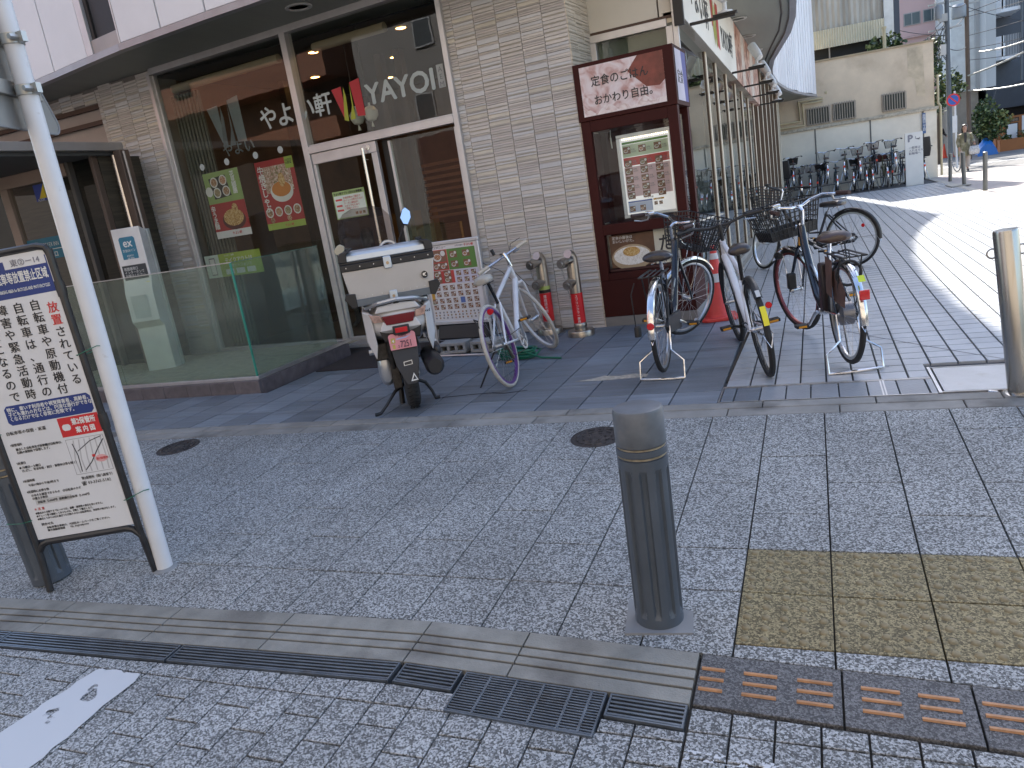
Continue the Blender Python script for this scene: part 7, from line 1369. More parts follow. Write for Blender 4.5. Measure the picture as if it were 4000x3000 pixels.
for x_, z_, h_ in ((0.0, 0.205, 0.08), (0.0, -0.01, 0.07)): q = MB(); q.prism([(x_ - 0.024, z_), (x_ + 0.024, z_), (x_ + 0.03, z_ + 0.015), (x_ + 0.028, z_ + h_), (x_ - 0.028, z_ + h_), (x_ - 0.03, z_ + 0.015)], y0b - 0.022, y0b - 0.0); q.build('latch', boxt, tb, bevel=0.005); q = MB(); q.lathe([(0.011, 0), (0.011, 0.003), (0, 0.003)], 12, (x_, y0b - 0.022, z_ + h_ * 0.45), ax='y'); q.build('lock', M('lock_brass', (0.35, 0.28, 0.2), 0.3, 0.9), tb)
q = MB(); q.box(-0.024, 0.024, y0b - 0.015, y0b + 0.012, -0.045, -0.012); q.build('latch_foot', M('box_base_grey', (0, 0, 0)), tb)
q = MB(); q.lathe([(0.027, 0.0), (0.026, 0.003), (0.0, 0.003)], 20, (bxw - 0.085, y0b - 0.004, 0.125), ax='y'); q.build('badge', sbk, tb); q = MB(); q.ring((bxw - 0.085, y0b - 0.0075, 0.125), (1, 0, 0), (0, 0, 1), 0.0255, 0.0015, 20, 4); q.poly([(bxw - 0.098, y0b - 0.008, 0.12), (bxw - 0.07, y0b - 0.008, 0.112), (bxw - 0.085, y0b - 0.008, 0.125), (bxw - 0.068, y0b - 0.008, 0.138), (bxw - 0.096, y0b - 0.008, 0.135)]); q.build('badge_mark', alu, tb)
q = MB()
for x_ in (-0.30, -0.2, -0.1, 0.1, 0.2, 0.30): q.lathe([(0.005, 0), (0.004, 0.003), (0, 0.003)], 8, (x_, y0b - 0.009, 0.248), ax='y')
for x_ in (-0.25, -0.2, -0.15, -0.08, 0.08, 0.13, 0.18, 0.24): q.lathe([(0.004, 0), (0.003, 0.002), (0, 0.002)], 8, (x_, y0b + 0.008, 0.05), ax='y')
q.build('rivets', alu, tb)
# ------------------------------------------------------------------ buildings across the street (behind the camera, seen in the glass)
brk = brickmat('brick_facade')
bb2 = thing('brick_building', 'orange brick building across the street mirrored in the upper shop window', 'building', (0, 0, 0))
q = MB(); q.box(-40, -15.2, -20, -8.0, 6.0, 16); q.build('wall', brk, bb2, smooth=0)
q = MB(); q.box(-40, -15.4, -20, -8.9, -0.16, 5.999); q.build('ground_floor', M('dark_shopfront', (0.06, 0.05, 0.045), 0.7), bb2, smooth=0)
q = MB(); q.box(-20.2, -15.5, -8.9, -8.4, 4.2, 4.85); q.build('balcony_wall', brk, bb2, smooth=0)
for x_ in (-33, -27.5, -22.2): q = MB(); q.box(x_, x_ + 0.9, -7.97, -7.93, 6.6, 9.5); q.build('window', anodd, bb2)
for x_ in (-30, -25, -19.5):
    for z_ in (8.2, 11.2): q = MB(); q.box(x_, x_ + 1.7, -7.98, -7.94, z_, z_ + 1.4); q.build('window', M('far_window', (0.08, 0.09, 0.1), 0.2), bb2)
gb = thing('grey_building', 'plain grey rendered building across the street mirrored in the glass above the door', 'building', (0, 0, 0))
rend = M('grey_render', (0.32, 0.30, 0.29), 0.85, var=0.08, vs=0.6)
q = MB(); q.box(-14.2, -4.5, -20, -8.2, -0.16, 13); q.build('wall', rend, gb, smooth=0)
q = MB(); q.box(-12.4, -10.7, -8.2, -8.1, -0.14, 3.6); q.build('shop_shutter', M('shutter_maroon', (0.11, 0.05, 0.045), 0.7), gb)
for x_, z_ in ((-11.9, 6.0), (-12.2, 4.05), (-8.5, 6.0), (-8.5, 9), (-12, 9)): 
    q = MB(); q.box(x_, x_ + 0.65, -8.2, -8.14, z_, z_ + 0.75); f_ = q.build('window', anod, gb); q = MB(); q.box(x_ + 0.05, x_ + 0.6, -8.139, -8.13, z_ + 0.05, z_ + 0.7); q.build('pane', M('far_window', (0, 0, 0)), f_)
cb2 = thing('cream_building', 'cream apartment building farther right across the street behind the camera', 'building', (0, 0, 0))
q = MB(); q.box(-4.2, 12, -20, -9.2, -0.16, 11); q.build('wall', M('cream_render', (0.45, 0.38, 0.30), 0.85, var=0.08, vs=0.6), cb2, smooth=0)
for x_ in (-3, 0, 3, 6, 9):
    for z_ in (3.4, 6.4): q = MB(); q.box(x_, x_ + 1.6, -9.2, -9.12, z_, z_ + 1.3); q.build('window', M('far_window', (0, 0, 0)), cb2)
# ------------------------------------------------------------------ old wall building at the back of the plaza
WA = atan2(0.8, 4.39)
ow = thing('stucco_building', 'low stained beige stucco building with barred windows closing the far end of the plaza', 'building', (3.79, 24.1, 0), WA)
cx = lambda X: (X - 3.79) / cos(WA)
stuc = M('stained_stucco', (0.60, 0.50, 0.37), 0.9, var=0.16, vs=0.9, bump=1, bs=30, stain=((0.38, 0.30, 0.21), 0.8, 0.55, 0.6)); whc = M('white_wall', (0.74, 0.69, 0.58), 0.85, var=0.10, vs=1.2, bump=0.4, bs=12, stain=((0.5, 0.45, 0.34), 1.3, 0.6, 0.45))
q = MB(); q.box(cx(-3.5), 0.0, 0.0, 4.5, 0.0, 2.04); q.build('lower_wall', whc, ow, smooth=0)
q = MB(); q.box(cx(-3.5), -0.05, 0.02, 4.5, 2.041, 3.96); q.build('upper_wall', stuc, ow, smooth=0)
q = MB(); q.box(cx(-3.5), 0.04, -0.07, 0.1, 2.03, 2.12); q.build('ledge', M('ledge_concrete', (0.42, 0.38, 0.3), 0.9, var=0.35, vs=14, bump=1), ow, bevel=0.01)
q = MB(); q.box(cx(-3.5), -0.03, -0.02, 0.1, 3.95, 4.0); q.build('coping', M('coping_tan', (0.35, 0.28, 0.18), 0.9), ow, smooth=0)
for X in (0.41, 1.97, 3.42): q = MB(); q.box(cx(X) - 0.018, cx(X) + 0.018, -0.012, 0.0, 0.07, 2.03); q.build('panel_joint', M('joint_grey', (0.12, 0.12, 0.11), 0.8), ow)
q = MB(); q.poly([(cx(3.05), 0.015, 3.12), (cx(3.22), 0.015, 3.0), (cx(3.28), 0.015, 2.5), (cx(3.5), 0.015, 2.45), (cx(3.46), 0.015, 3.87), (cx(3.04), 0.015, 3.87)]); q.build('pale_patch', M('patch_plaster', (0.5, 0.42, 0.3), 0.9, var=0.25, vs=3), ow, smooth=0)
barm_ = M('bar_steel', (0.33, 0.29, 0.24), 0.6, 0.3)
for X0, X1, Z0, Z1 in ((0.19, 0.87, 2.17, 2.66), (0.94, 1.59, 2.18, 2.68), (2.32, 2.98, 2.21, 2.70)):
    q = MB(); a, b = cx(X0), cx(X1); q.box(a, b, -0.03, 0.02, Z0, Z0 + 0.03); q.box(a, b, -0.03, 0.02, Z1 - 0.03, Z1); q.box(a, a + 0.03, -0.03, 0.02, Z0 + 0.031, Z1 - 0.031); q.box(b - 0.03, b, -0.03, 0.02, Z0 + 0.031, Z1 - 0.031); wf = q.build('window', barm_, ow)
    q = MB(); q.rect(a + 0.03, b - 0.03, Z0 + 0.03, Z1 - 0.03, 0.012); q.build('pane', M('dark_pane', (0.03, 0.035, 0.025), 0.3), wf, smooth=0)
    for k in range(9): xx = a + 0.05 + (b - a - 0.1) * k / 8; q = MB(); q.box(xx - 0.009, xx + 0.009, -0.07, -0.05, Z0 - 0.02, Z1 + 0.02); q.build('bar', barm_, wf, smooth=0)
pipe = M('pipe_cream', (0.50, 0.43, 0.27), 0.6)
for off, pts in ((0, [(0.66, 2.90), (-0.03, 2.90), (-0.0, 2.33), (-0.9, 2.33)]), (0.0, [(0.66, 2.82), (0.08, 2.82), (0.10, 2.20), (-0.9, 2.20)])):
    q = MB(); q.path([(cx(x), -0.07, z) for x, z in pts], 0.035, 8); q.build('pipe', pipe, ow)
q = MB(); q.path([(0.03, -0.04, 3.0), (0.03, -0.05, 2.2), (0.09, -0.06, 2.1), (0.09, -0.06, 0.1)], 0.035, 8); q.build('rain_pipe', pipe, ow)
q = MB(); q.lathe([(0.045, -0.1), (0.05, -0.03), (0.03, 0.0)], 12, (cx(0.78), 0, 3.05), ax='y'); q.build('wall_lamp', pipe, ow)
bs_ = thing('address_plate', 'narrow vertical blue address plate on the white wall above the parking sign', 'sign', (3.44, 23.98, 0), WA)
q = MB(); q.box(-0.045, 0.045, 0.0, 0.02, 1.39, 1.98); q.build('plate', M('address_blue', (0.06, 0.12, 0.25), 0.5), bs_); vtext('南蒲田二丁目', 0.09, wht, bs_, 0, 1.95, -0.002)
# corrugated building above and behind
cor = M('corrugated_grey', (0.48, 0.46, 0.40), 0.7, 0.2, var=0.3, vs=1.2, stretch=(2, 1, 0.3), stain=((0.16, 0.14, 0.11), 1.1, 0.55, 0.5)); corc = M('corrugated_cream', (0.68, 0.64, 0.50), 0.6, var=0.1, vs=2)
cbd = thing('corrugated_building', 'weathered corrugated sheet building standing behind the stucco wall', 'building', (0.35, 25.6, 0), 0.13)
def corr(x0, x1, z0, z1, pitch, amp, y=0.0):
    q = MB(); n = int((x1 - x0) / pitch * 4); pts = [(x0 + (x1 - x0) * i / n, y - amp * sin(2 * pi * i / 4)) for i in range(n + 1)]
    for (a, ya), (b, yb) in zip(pts[:-1], pts[1:]): q.quad((a, ya, z0), (b, yb, z0), (b, yb, z1), (a, ya, z1))
    return q
corr(0, 2.25, 5.05, 11.5, 0.16, 0.02).build('upper_sheet', cor, cbd, smooth=0); corr(0, 2.27, 4.52, 5.08, 0.075, 0.022, -0.05).build('skirt_sheet', corc, cbd, smooth=0)
q = MB(); q.box(0.0, 2.25, 0.3, 5, 3.9, 11.5); q.build('inner_wall', M('dark_gap', (0.03, 0.03, 0.028), 0.9), cbd, smooth=0); q = MB(); q.box(0.62, 0.66, -0.0, 0.05, 3.95, 4.6); q.build('gap_post', barm_, cbd)
q = MB(); q.box(2.27, 2.55, -0.05, 2, 3.96, 11.5); q.build('white_column', M('white_column', (0.62, 0.63, 0.6), 0.6), cbd, smooth=0); q = MB(); q.box(2.56, 2.80, 0.3, 2, 3.96, 11.5); q.build('dark_column', M('slate_column', (0.05, 0.06, 0.08), 0.6), cbd, smooth=0)
leafm = M('leaf_dark', (0.035, 0.065, 0.018), 0.5, var=0.4, vs=4, rnd=0.1); leafl = M('leaf_light', (0.20, 0.24, 0.09), 0.3, var=0.3, vs=4); leafy = M('leaf_gold', (0.25, 0.17, 0.03), 0.5, var=0.3)
def foliage(name, blobs, n, size, mats, parent=None, seed=1, w=0.45):
    rr = random.Random(seed); q = MB()
    for k in range(n):
        bx, by, bz, br, bh = rr.choice(blobs)
        while True:
            p = Vector((rr.uniform(-1, 1), rr.uniform(-1, 1), rr.uniform(-1, 1)))
            if 0.25 < p.length < 1: break
        p = Vector((bx + p.x * br, by + p.y * br, bz + p.z * bh)); d = Vector((rr.uniform(-1, 1), rr.uniform(-1, 1), rr.uniform(-0.6, 0.9))).normalized(); s = d.orthogonal().normalized(); s = Matrix.Rotation(rr.uniform(0, 6), 3, d) @ s; L = size * rr.uniform(0.6, 1.3)
        q.mat(mats[min(len(mats) - 1, int(rr.random() ** 1.5 * len(mats)))]); q.quad(tuple(p), tuple(p + d * L * 0.5 + s * L * w), tuple(p + d * L), tuple(p + d * L * 0.5 - s * L * w))
    o = q.build(name, None, parent, smooth=0); return o
rp_ = thing('roof_plant', 'straggly green plants on the roof edge beside the cream post', 'plant', (0, 0, 0)); foliage('foliage', [(2.35, 25.0, 4.2, 0.3, 0.25), (2.75, 25.1, 4.25, 0.3, 0.3), (2.9, 25.1, 4.1, 0.25, 0.2)], 260, 0.14, [leafm, leafl], rp_, 4)
q = MB(); q.tube((2.5, 24.6, 3.9), (2.5, 24.6, 4.62), 0.05, n=10); q.tube((2.5, 24.6, 4.62), (2.5, 24.6, 4.68), 0.07, n=10); o = q.build('vent_pipe', pipe); tag(o, 'short cream vent pipe with cap on the stucco roof', 'vent pipe')
# white parking sign
ps = thing('parking_sign', 'white freestanding parking sign slab at the right end of the parked bicycles', 'sign', (2.86, 21.2, PZ), 0.0)
q = MB(); q.box(-0.215, 0.215, 0.0, 0.10, 0.0, 1.40); q.build('slab', M('sign_slab', (0.78, 0.76, 0.70), 0.6, var=0.04), ps, bevel=0.004)
text('P', 0.25, greyp, ps, (-0.155, -0.002, 1.17), bold=0.05); text('↳', 0.16, greyp, ps, (0.02, -0.002, 1.18)); text('一般車は\n入れません\n駐輪場へ', 0.072, greyp, ps, (-0.13, -0.002, 0.98), bold=0.02, lh=1.05)
# ------------------------------------------------------------------ bicycles in the rack by the wall
rk = thing('bicycle_rack', 'long low steel bicycle rack along the foot of the white wall', 'bicycle rack', (0, 0, 0)); rkm = M('rack_steel', (0.2, 0.19, 0.17), 0.5, 0.6)
q = MB(); q.path([(-0.7, 22.2, 0.35), (2.9, 22.75, 0.35)], 0.02, 6); q.path([(-0.7, 22.0, 0.10), (2.9, 22.55, 0.10)], 0.02, 6)
for k in range(14): xk = -0.6 + 0.26 * k; yk = 22.0 + 0.152 * (xk + 0.7); q.path([(xk, yk + 0.2, 0.35), (xk, yk - 0.7, 0.36 if k % 2 else 0.12), (xk, yk - 0.8, 0.08)], 0.012, 5)
q.build('rails', rkm, rk)
def simple_bike(frame_m, bcol, basket_kind, nm):
    t = thing('bicycle', nm, 'bicycle', (0, 0, 0), 0, 'bicycles parked in the rack by the far wall'); wr = 0.31; L = 1.08
    for x in (0, L):
        q = MB(); q.ring((x, 0, wr), (1, 0, 0), (0, 0, 1), wr - 0.02, 0.02, 22, 5); w = q.build('wheel', rubber, t); q = MB(); q.ring((x, 0, wr), (1, 0, 0), (0, 0, 1), wr - 0.048, 0.009, 20, 4)
        for k in range(10): a = k * pi / 5; q.path([(x, 0, wr), (x + 0.26 * cos(a), 0, wr + 0.26 * sin(a))], 0.002, 3)
        q.tube((x, -0.04, wr), (x, 0.04, wr), 0.02, n=6); q.build('rim', rimm, w)
    q = MB(); q.path([(0.83, 0, 0.85), (0.76, 0, 0.6), (0.5, 0, 0.28), (0.44, 0, 0.27)], 0.022, 7); q.tube((0.44, 0, 0.27), (0.27, 0, 0.72), 0.017, n=6)
    for s in (-1, 1): q.tube((0, 0.05 * s, wr), (0.42, 0.03 * s, 0.28), 0.01, n=5); q.tube((0, 0.05 * s, wr), (0.29, 0.02 * s, 0.62), 0.01, n=5); q.tube((0.88, 0.035 * s, 0.68), (L, 0.05 * s, wr), 0.012, n=5)
    q.tube((0.88, 0, 0.68), (0.80, 0, 0.92), 0.018, n=6); q.build('frame', frame_m, t)
    q = MB(); q.path([(0.60, -0.28, 1.0), (0.74, -0.24, 1.02), (0.84, -0.1, 1.0), (0.82, 0, 0.97), (0.84, 0.1, 1.0), (0.74, 0.24, 1.02), (0.60, 0.28, 1.0)], 0.013, 6); q.build('handlebar', chrome, t)
    for s in (-1, 1): q = MB(); q.tube((0.58, 0.283 * s, 0.998), (0.69, 0.255 * s, 1.012), 0.019, n=6); q.build('grip', blackp, t)
    saddle(t, 0.23, 0.80, saddlem); q = MB(); q.tube((0.27, 0, 0.70), (0.24, 0, 0.78), 0.013, n=6); q.build('seat_post', chrome, t)
    q = MB(); q.path([(-0.2, -0.06, 0.69), (-0.2, 0.06, 0.69), (0.18, 0.06, 0.69), (0.18, -0.06, 0.69)], 0.007, 5, closed=True); q.path([(-0.2, 0, 0.69), (0.18, 0, 0.69)], 0.005, 4); q.build('carrier', blackp, t)
    fender(t, (0, 0, wr), wr, 3.5, 1.0, chrome if frame_m is not navyf else blackp); q = MB(); q.box(-0.36, -0.33, -0.025, 0.025, 0.43, 0.49); q.build('rear_reflector', M('reflector_bright', (0.75, 0.05, 0.02), 0.3), t)
    if basket_kind == 'mesh': basket(t, L - 0.02, 0.76, bcol, 0.36, 0.26, 0.22, bars=8, r=0.004)
    elif basket_kind == 'solid': q = MB(); q.loft([[(L - 0.10, -0.13, 0.76), (L + 0.06, -0.13, 0.76), (L + 0.06, 0.13, 0.76), (L - 0.10, 0.13, 0.76)], [(L - 0.15, -0.17, 0.98), (L + 0.10, -0.17, 0.98), (L + 0.10, 0.17, 0.98), (L - 0.15, 0.17, 0.98)]]); q.build('basket', bcol, t, bevel=0.02)
    q = MB(); q.path([(0, 0.06, 0.3), (-0.1, 0.14, 0.02), (-0.1, -0.14, 0.02), (0, -0.06, 0.3)], 0.009, 5); q.build('kick_stand', chrome, t)
    return t
fr_ = M('frame_brownred', (0.10, 0.03, 0.02), 0.3, coat=0.4); fol = M('frame_olive', (0.12, 0.11, 0.04), 0.35, coat=0.3); fbl = M('frame_teal', (0.03, 0.08, 0.1), 0.3, coat=0.4)
wick = M('wicker_brown', (0.09, 0.055, 0.03), 0.8); rust = M('basket_redbrown', (0.10, 0.03, 0.025), 0.6)
silb = M('basket_silver', (0.4, 0.4, 0.38), 0.4, 0.7)
spec_ = [(-0.25, 0.3, fr_, blackp, 'solid', 'raised bicycle with solid black basket right beside the child seat one', 0), (0.18, 0.0, fbl, rust, 'mesh', 'low bicycle with red brown mesh basket between wicker and solid black baskets', 0), (1.55, 0.3, fr_, wick, 'mesh', 'raised brown bicycle with wicker basket at the rack middle', 0), (1.88, 0.0, fol, blackp, 'mesh', 'low olive bicycle with black mesh basket under the tallest raised one', 0), (2.36, 0.0, navyf, wick, 'mesh', 'low navy bicycle with wicker basket close to the parking sign', 0), (-0.45, 0.0, fr_, blackp, 'solid', 'bicycle with tall black child seat at the left end of the rack', True), (-0.04, 0.0, greyf, wick, 'mesh', 'low parked bicycle with brown wicker basket, second from the left in the rack', 0), (0.41, 0.0, navyf, blackp, 'solid', 'low parked bicycle with solid black basket, third from the left in the rack', 0), (0.65, 0.32, greyf, silb, 'mesh', 'raised bicycle with silver mesh basket, leftmost of the raised ones', 0), (0.92, 0.0, fbl, None, None, 'low parked bicycle without basket between the two raised silver baskets', 0), (1.16, 0.34, fol, silb, 'mesh', 'raised olive bicycle with silver mesh basket left of the rack middle', 0), (1.38, 0.0, greyf, blackp, 'solid', 'low parked bicycle with black cloth covered basket near the rack middle', 0), (1.73, 0.0, fbl, silb, 'mesh', 'low parked bicycle with pale mesh basket right of the rack middle', 0), (2.0, 0.38, navyf, rust, 'mesh', 'raised bicycle with red brown basket, tallest left of the parking sign', 0), (2.25, 0.0, fol, rust, 'solid', 'low parked bicycle with dark red basket, second left of the parking sign', 0), (2.47, 0.36, fbl, blackp, 'mesh', 'raised teal bicycle with black basket next to the parking sign', 0), (2.70, 0.0, navyf, blackp, 'mesh', 'low parked bicycle half hidden by the parking sign', 0), (3.22, 0.05, blackp, blackp, 'solid', 'bicycle under a tall black box right of the parking sign', True)]
rr = random.Random(11)
for X, up, fm, bm2, bk, lb, seat_ in spec_:
    t = simple_bike(fm, bm2, bk, lb); t.location = (X, 21.75 + 0.152 * (X + 0.7), PZ + up); t.rotation_euler = (rr.uniform(-0.04, 0.04), 0, pi / 2 + rr.uniform(-0.08, 0.08)); t.scale = (0.9, 0.92, 0.93) if not seat_ else (0.85, 0.9, 0.9)
    if seat_: q = MB(); q.loft([[(-0.28, -0.16, 0.72), (0.05, -0.16, 0.72), (0.05, 0.16, 0.72), (-0.28, 0.16, 0.72)], [(-0.32, -0.19, 0.95), (0.02, -0.18, 0.92), (0.02, 0.18, 0.92), (-0.32, 0.19, 0.95)], [(-0.34, -0.17, 1.32), (-0.22, -0.16, 1.3), (-0.22, 0.16, 1.3), (-0.34, 0.17, 1.32)]]); q.build('child_seat', blackp, t, bevel=0.03)
# ------------------------------------------------------------------ far posts, chain, street
for k, (X, Y, H, ln, lb) in enumerate(((3.65, 20.81, 0.72, 0.02, 'dark steel chain post nearest the far wall, leftmost of three'), (3.60, 18.39, 0.78, -0.03, 'dark steel chain post in the middle of the three at the road edge'), (3.60, 15.94, 0.79, 0, 'dark steel post nearest the camera of the three at the road edge'))):
    t = thing('street_post', lb, 'post', (X, Y, PZ), 0, 'steel posts along the road edge'); t.rotation_euler = (0, ln, 0)
    q = MB(); q.lathe([(0.045, 0), (0.045, H - 0.01), (0.03, H), (0, H)], 16); q.build('tube', M('post_grey', (0.16, 0.16, 0.15), 0.4, 0.6), t)
    if k == 0: chain(t, (0.0, -0.05, 0.62), (-0.05, -2.35, 0.66), 0.35, 40, 0.008)
kb = struct('road_kerb'); kst = M('kerb_pale', (0.40, 0.37, 0.32), 0.9, var=0.1, vs=4)
for k in range(24): q = MB(); y0 = 3.0 + k * 1.0; q.box(3.42, 3.58, y0 + 0.006, y0 + 0.994, 0.0, PZ + 0.006); q.build('kerb_stone', kst, kb, bevel=0.006, seg=1)
q = MB(); q.box(3.30, 3.72, 18.2, 19.1, PZ + 0.0065, PZ + 0.03); o = q.build('post_footing', kst); tag(o, 'pale concrete footing slab under the middle chain post', 'footing')
pinkpav = M('pink_pavers', (0.36, 0.315, 0.29), 0.85, var=0.15, vs=5, bump=0.4)
q = MB(); q.quad((3.585, 1.8, 0.056), (14, 1.8, 0.056), (14, 24.5, 0.056), (3.585, 24.5, 0.056)); o = q.build('road_brick', pinkpav, smooth=0); o['kind'] = 'structure'
q = MB(); q.quad((3.3, 24.505, 0.056), (40, 24.505, 0.056), (40, 110, 0.056), (3.3, 110, 0.056)); o = q.build('far_road', M('far_asphalt', (0.16, 0.155, 0.15), 0.9, var=0.1, vs=2), smooth=0); o['kind'] = 'structure'
q = MB(); q.quad((3.5, 30.3, 0.0605), (12, 24.9, 0.0605), (12, 25.3, 0.0605), (3.5, 30.7, 0.0605)); q.quad((5.2, 19.8, 0.0605), (5.7, 19.3, 0.0605), (6.3, 19.9, 0.0605), (5.8, 20.4, 0.0605)); o = q.build('lane_marking', wp, smooth=0); o['kind'] = 'structure'
# pink building
pk_ = thing('pink_building', 'pink rendered apartment building with aluminium windows far behind the stucco corner', 'building', (0, 45, 0))
pnk = M('pink_render', (0.66, 0.46, 0.43), 0.85, var=0.06, vs=0.5)
q = MB(); q.box(3.6, 8.2, 0, 8, 1.75, 16); q.build('wall', pnk, pk_, smooth=0); q = MB(); q.box(3.6, 8.2, 0.4, 8, -0.1, 1.749); q.build('shop_front', M('maroon_front', (0.12, 0.03, 0.03), 0.7), pk_, smooth=0)
for z_ in (6.85, 4.4, 2.2, 9.3, 11.8):
    q = MB(); q.box(3.6, 8.2, -0.18, 0.0, z_ - 0.62, z_ - 0.52); q.build('string_course', M('pink_trim', (0.58, 0.4, 0.37), 0.85), pk_, smooth=0)
    for x_ in (5.05, 5.95, 6.7, 7.5):
        q = MB(); q.box(x_, x_ + 0.78, -0.05, 0.05, z_, z_ + 0.62); f_ = q.build('window', M('far_frame', (0.4, 0.38, 0.36), 0.5), pk_); q = MB(); q.box(x_ + 0.04, x_ + 0.36, -0.055, -0.0505, z_ + 0.04, z_ + 0.58); q.box(x_ + 0.40, x_ + 0.74, -0.055, -0.0505, z_ + 0.04, z_ + 0.58); q.build('pane', M('far_pane', (0.06, 0.09, 0.10), 0.2), f_)
# grey and white balconied building
gw = thing('balcony_building', 'grey concrete apartment building with white rounded balconies at the upper right', 'building', (0, 40, 0))
gwm = M('concrete_grey', (0.5, 0.51, 0.5), 0.85, var=0.08, vs=0.5); gww = M('balcony_white', (0.78, 0.79, 0.8), 0.8, var=0.04); gwd = M('dark_tile', (0.09, 0.1, 0.12), 0.6)
q = MB(); q.box(6.5, 7.45, 0.2, 6, 2.95, 18); q.build('stair_tower', M('tower_white', (0.7, 0.72, 0.7), 0.8), gw, smooth=0); q = MB(); q.box(6.62, 7.6, 0.3, 6, -0.1, 2.949); q.build('base_wall', M('base_tan', (0.36, 0.31, 0.25), 0.85), gw, smooth=0)
q = MB(); q.box(7.62, 8.0, -1.4, 6, 2.9, 18); q.box(7.451, 7.62, 0.0, 6, 2.9, 18); q.build('side_wall', gwm, gw, smooth=0); q = MB(); q.box(8.0, 16, 0.8, 6, -0.1, 18); q.build('recess_wall', gwd, gw, smooth=0)
for k in range(5):
    z0 = 4.1 + 1.95 * k - (0.0); q = MB()
    pts = [(7.75 + 0.0, 0.8), (7.75, -0.7), (7.9, -1.05), (8.25, -1.2), (9.0, -1.2), (9.0, 0.8)]
    q.slab([(x, y) for x, y in pts], z0 - 0.14, z0); q.build('balcony_slab', gww, gw, smooth=0)
    q = MB(); 
    for (xa, ya), (xb, yb) in zip(pts[:-2], pts[1:-1]):
        if xb > 8.3: xb = 8.35
        q.loft([[(xa, ya, z0 + 0.001), (xb, yb, z0 + 0.001), (xb, yb + 0.06, z0 + 0.001), (xa + 0.06, ya, z0 + 0.001)], [(xa, ya, z0 + 0.85), (xb, yb, z0 + 0.85), (xb, yb + 0.06, z0 + 0.85), (xa + 0.06, ya, z0 + 0.85)]])
    q.build('balcony_parapet', gww, gw, smooth=0)
    for j in range(10): xx = 8.40 + 0.06 * j; q = MB(); q.box(xx - 0.012, xx + 0.012, -1.19, -1.17, z0 + 0.001, z0 + 0.85); q.build('baluster', M('far_rail', (0.4, 0.4, 0.4), 0.5, 0.4), gw, smooth=0)
    q = MB(); q.box(8.25, 8.75, 0.75, 0.8, z0 + 0.0, z0 + 0.7); q.build('door', gww, gw)
q = MB(); q.tube((8.98, -1.3, 1.9), (8.98, -1.3, 18), 0.05, n=8); q.build('rain_pipe', M('pipe_dark', (0.12, 0.13, 0.14), 0.5), gw)
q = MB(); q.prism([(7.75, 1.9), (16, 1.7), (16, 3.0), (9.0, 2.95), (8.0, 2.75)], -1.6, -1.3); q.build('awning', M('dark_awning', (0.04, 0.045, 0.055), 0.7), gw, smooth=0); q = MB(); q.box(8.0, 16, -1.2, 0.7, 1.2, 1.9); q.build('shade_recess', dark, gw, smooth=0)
q = MB(); q.slab([(9.2, -3.2), (16, -3.2), (16, -1.7), (9.3, -1.7)], 1.98, 2.05); q.build('canopy', M('canopy_pale', (0.55, 0.55, 0.5), 0.6), gw, smooth=0)
# kiosk
ki = thing('brown_kiosk', 'orange brown street planter wall with framed notices beyond the road', 'notice wall', (0, 38, 0))
bro = M('kiosk_brown', (0.36, 0.13, 0.04), 0.7, var=0.1, vs=2)
q = MB(); q.box(7.88, 11.5, 0, 0.6, 0.05, 1.5); q.build('wall', bro, ki, smooth=0); q = MB(); q.box(8.25, 8.72, -0.04, 0.0, 0.5, 1.2); q.build('notice_frame', M('kiosk_frame', (0.06, 0.03, 0.02), 0.7), ki); q = MB(); q.rect(8.29, 8.68, 0.54, 1.16, -0.045); q.rect(8.85, 9.4, 0.7, 1.45, -0.045); q.build('notice', mpap, ki, smooth=0); q = MB(); q.rect(8.2, 8.75, 1.25, 1.42, -0.01); q.build('name_plate', M('kiosk_frame', (0, 0, 0)), ki, smooth=0); text('お食事処', 0.12, M('kiosk_text', (0.45, 0.35, 0.25), 0.6), ki, (8.24, -0.02, 1.28))
q = MB(); q.box(7.9, 11, -0.7, -0.2, 0.06, 0.55); q.build('planter_box', bro, ki, smooth=0); foliage('foliage', [(8.2, -0.45, 0.6, 0.2, 0.12), (8.8, -0.45, 0.65, 0.3, 0.2), (9.4, -0.45, 0.6, 0.3, 0.15)], 200, 0.14, [leafm, leafl], ki, 9)
# big bush / small tree
tr = thing('street_tree', 'dense glossy leaved bush tree with golden tips beside the kiosk', 'tree', (7.15, 36.0, 0.05))
q = MB(); q.path([(0.0, 0, 0), (0.05, 0, 0.6), (-0.05, 0.05, 1.2)], [0.09, 0.07, 0.04], 8); [q.path([(0.02, 0, 0.6), (dx, dy, 1.5)], [0.04, 0.015], 6) for dx, dy in ((0.35, 0.1), (-0.3, 0.1), (0.1, -0.3), (0.5, -0.1))]; q.build('trunk', M('bark', (0.09, 0.065, 0.045), 0.9, bump=0.6), tr)
foliage('crown', [(0.0, 0, 1.7, 0.45, 0.7), (-0.25, 0, 1.35, 0.42, 0.6), (0.35, 0, 1.25, 0.45, 0.5), (0.1, 0, 0.9, 0.4, 0.4)], 1900, 0.16, [leafm, leafl, leafm], tr, 5, w=0.25)
foliage('golden_tips', [(0.75, 0, 1.35, 0.25, 0.25), (0.55, 0.0, 1.55, 0.2, 0.2)], 160, 0.16, [leafl, leafy], tr, 6, w=0.25)
tr2 = thing('street_tree', 'dark green tree rising behind the corner of the stucco building', 'tree', (5.0, 33.5, 0.05))
q = MB(); q.path([(0.0, 0, 0), (0.1, 0, 1.8), (0.2, 0, 3.2)], [0.12, 0.09, 0.05], 8); q.build('trunk', M('bark', (0, 0, 0)), tr2)
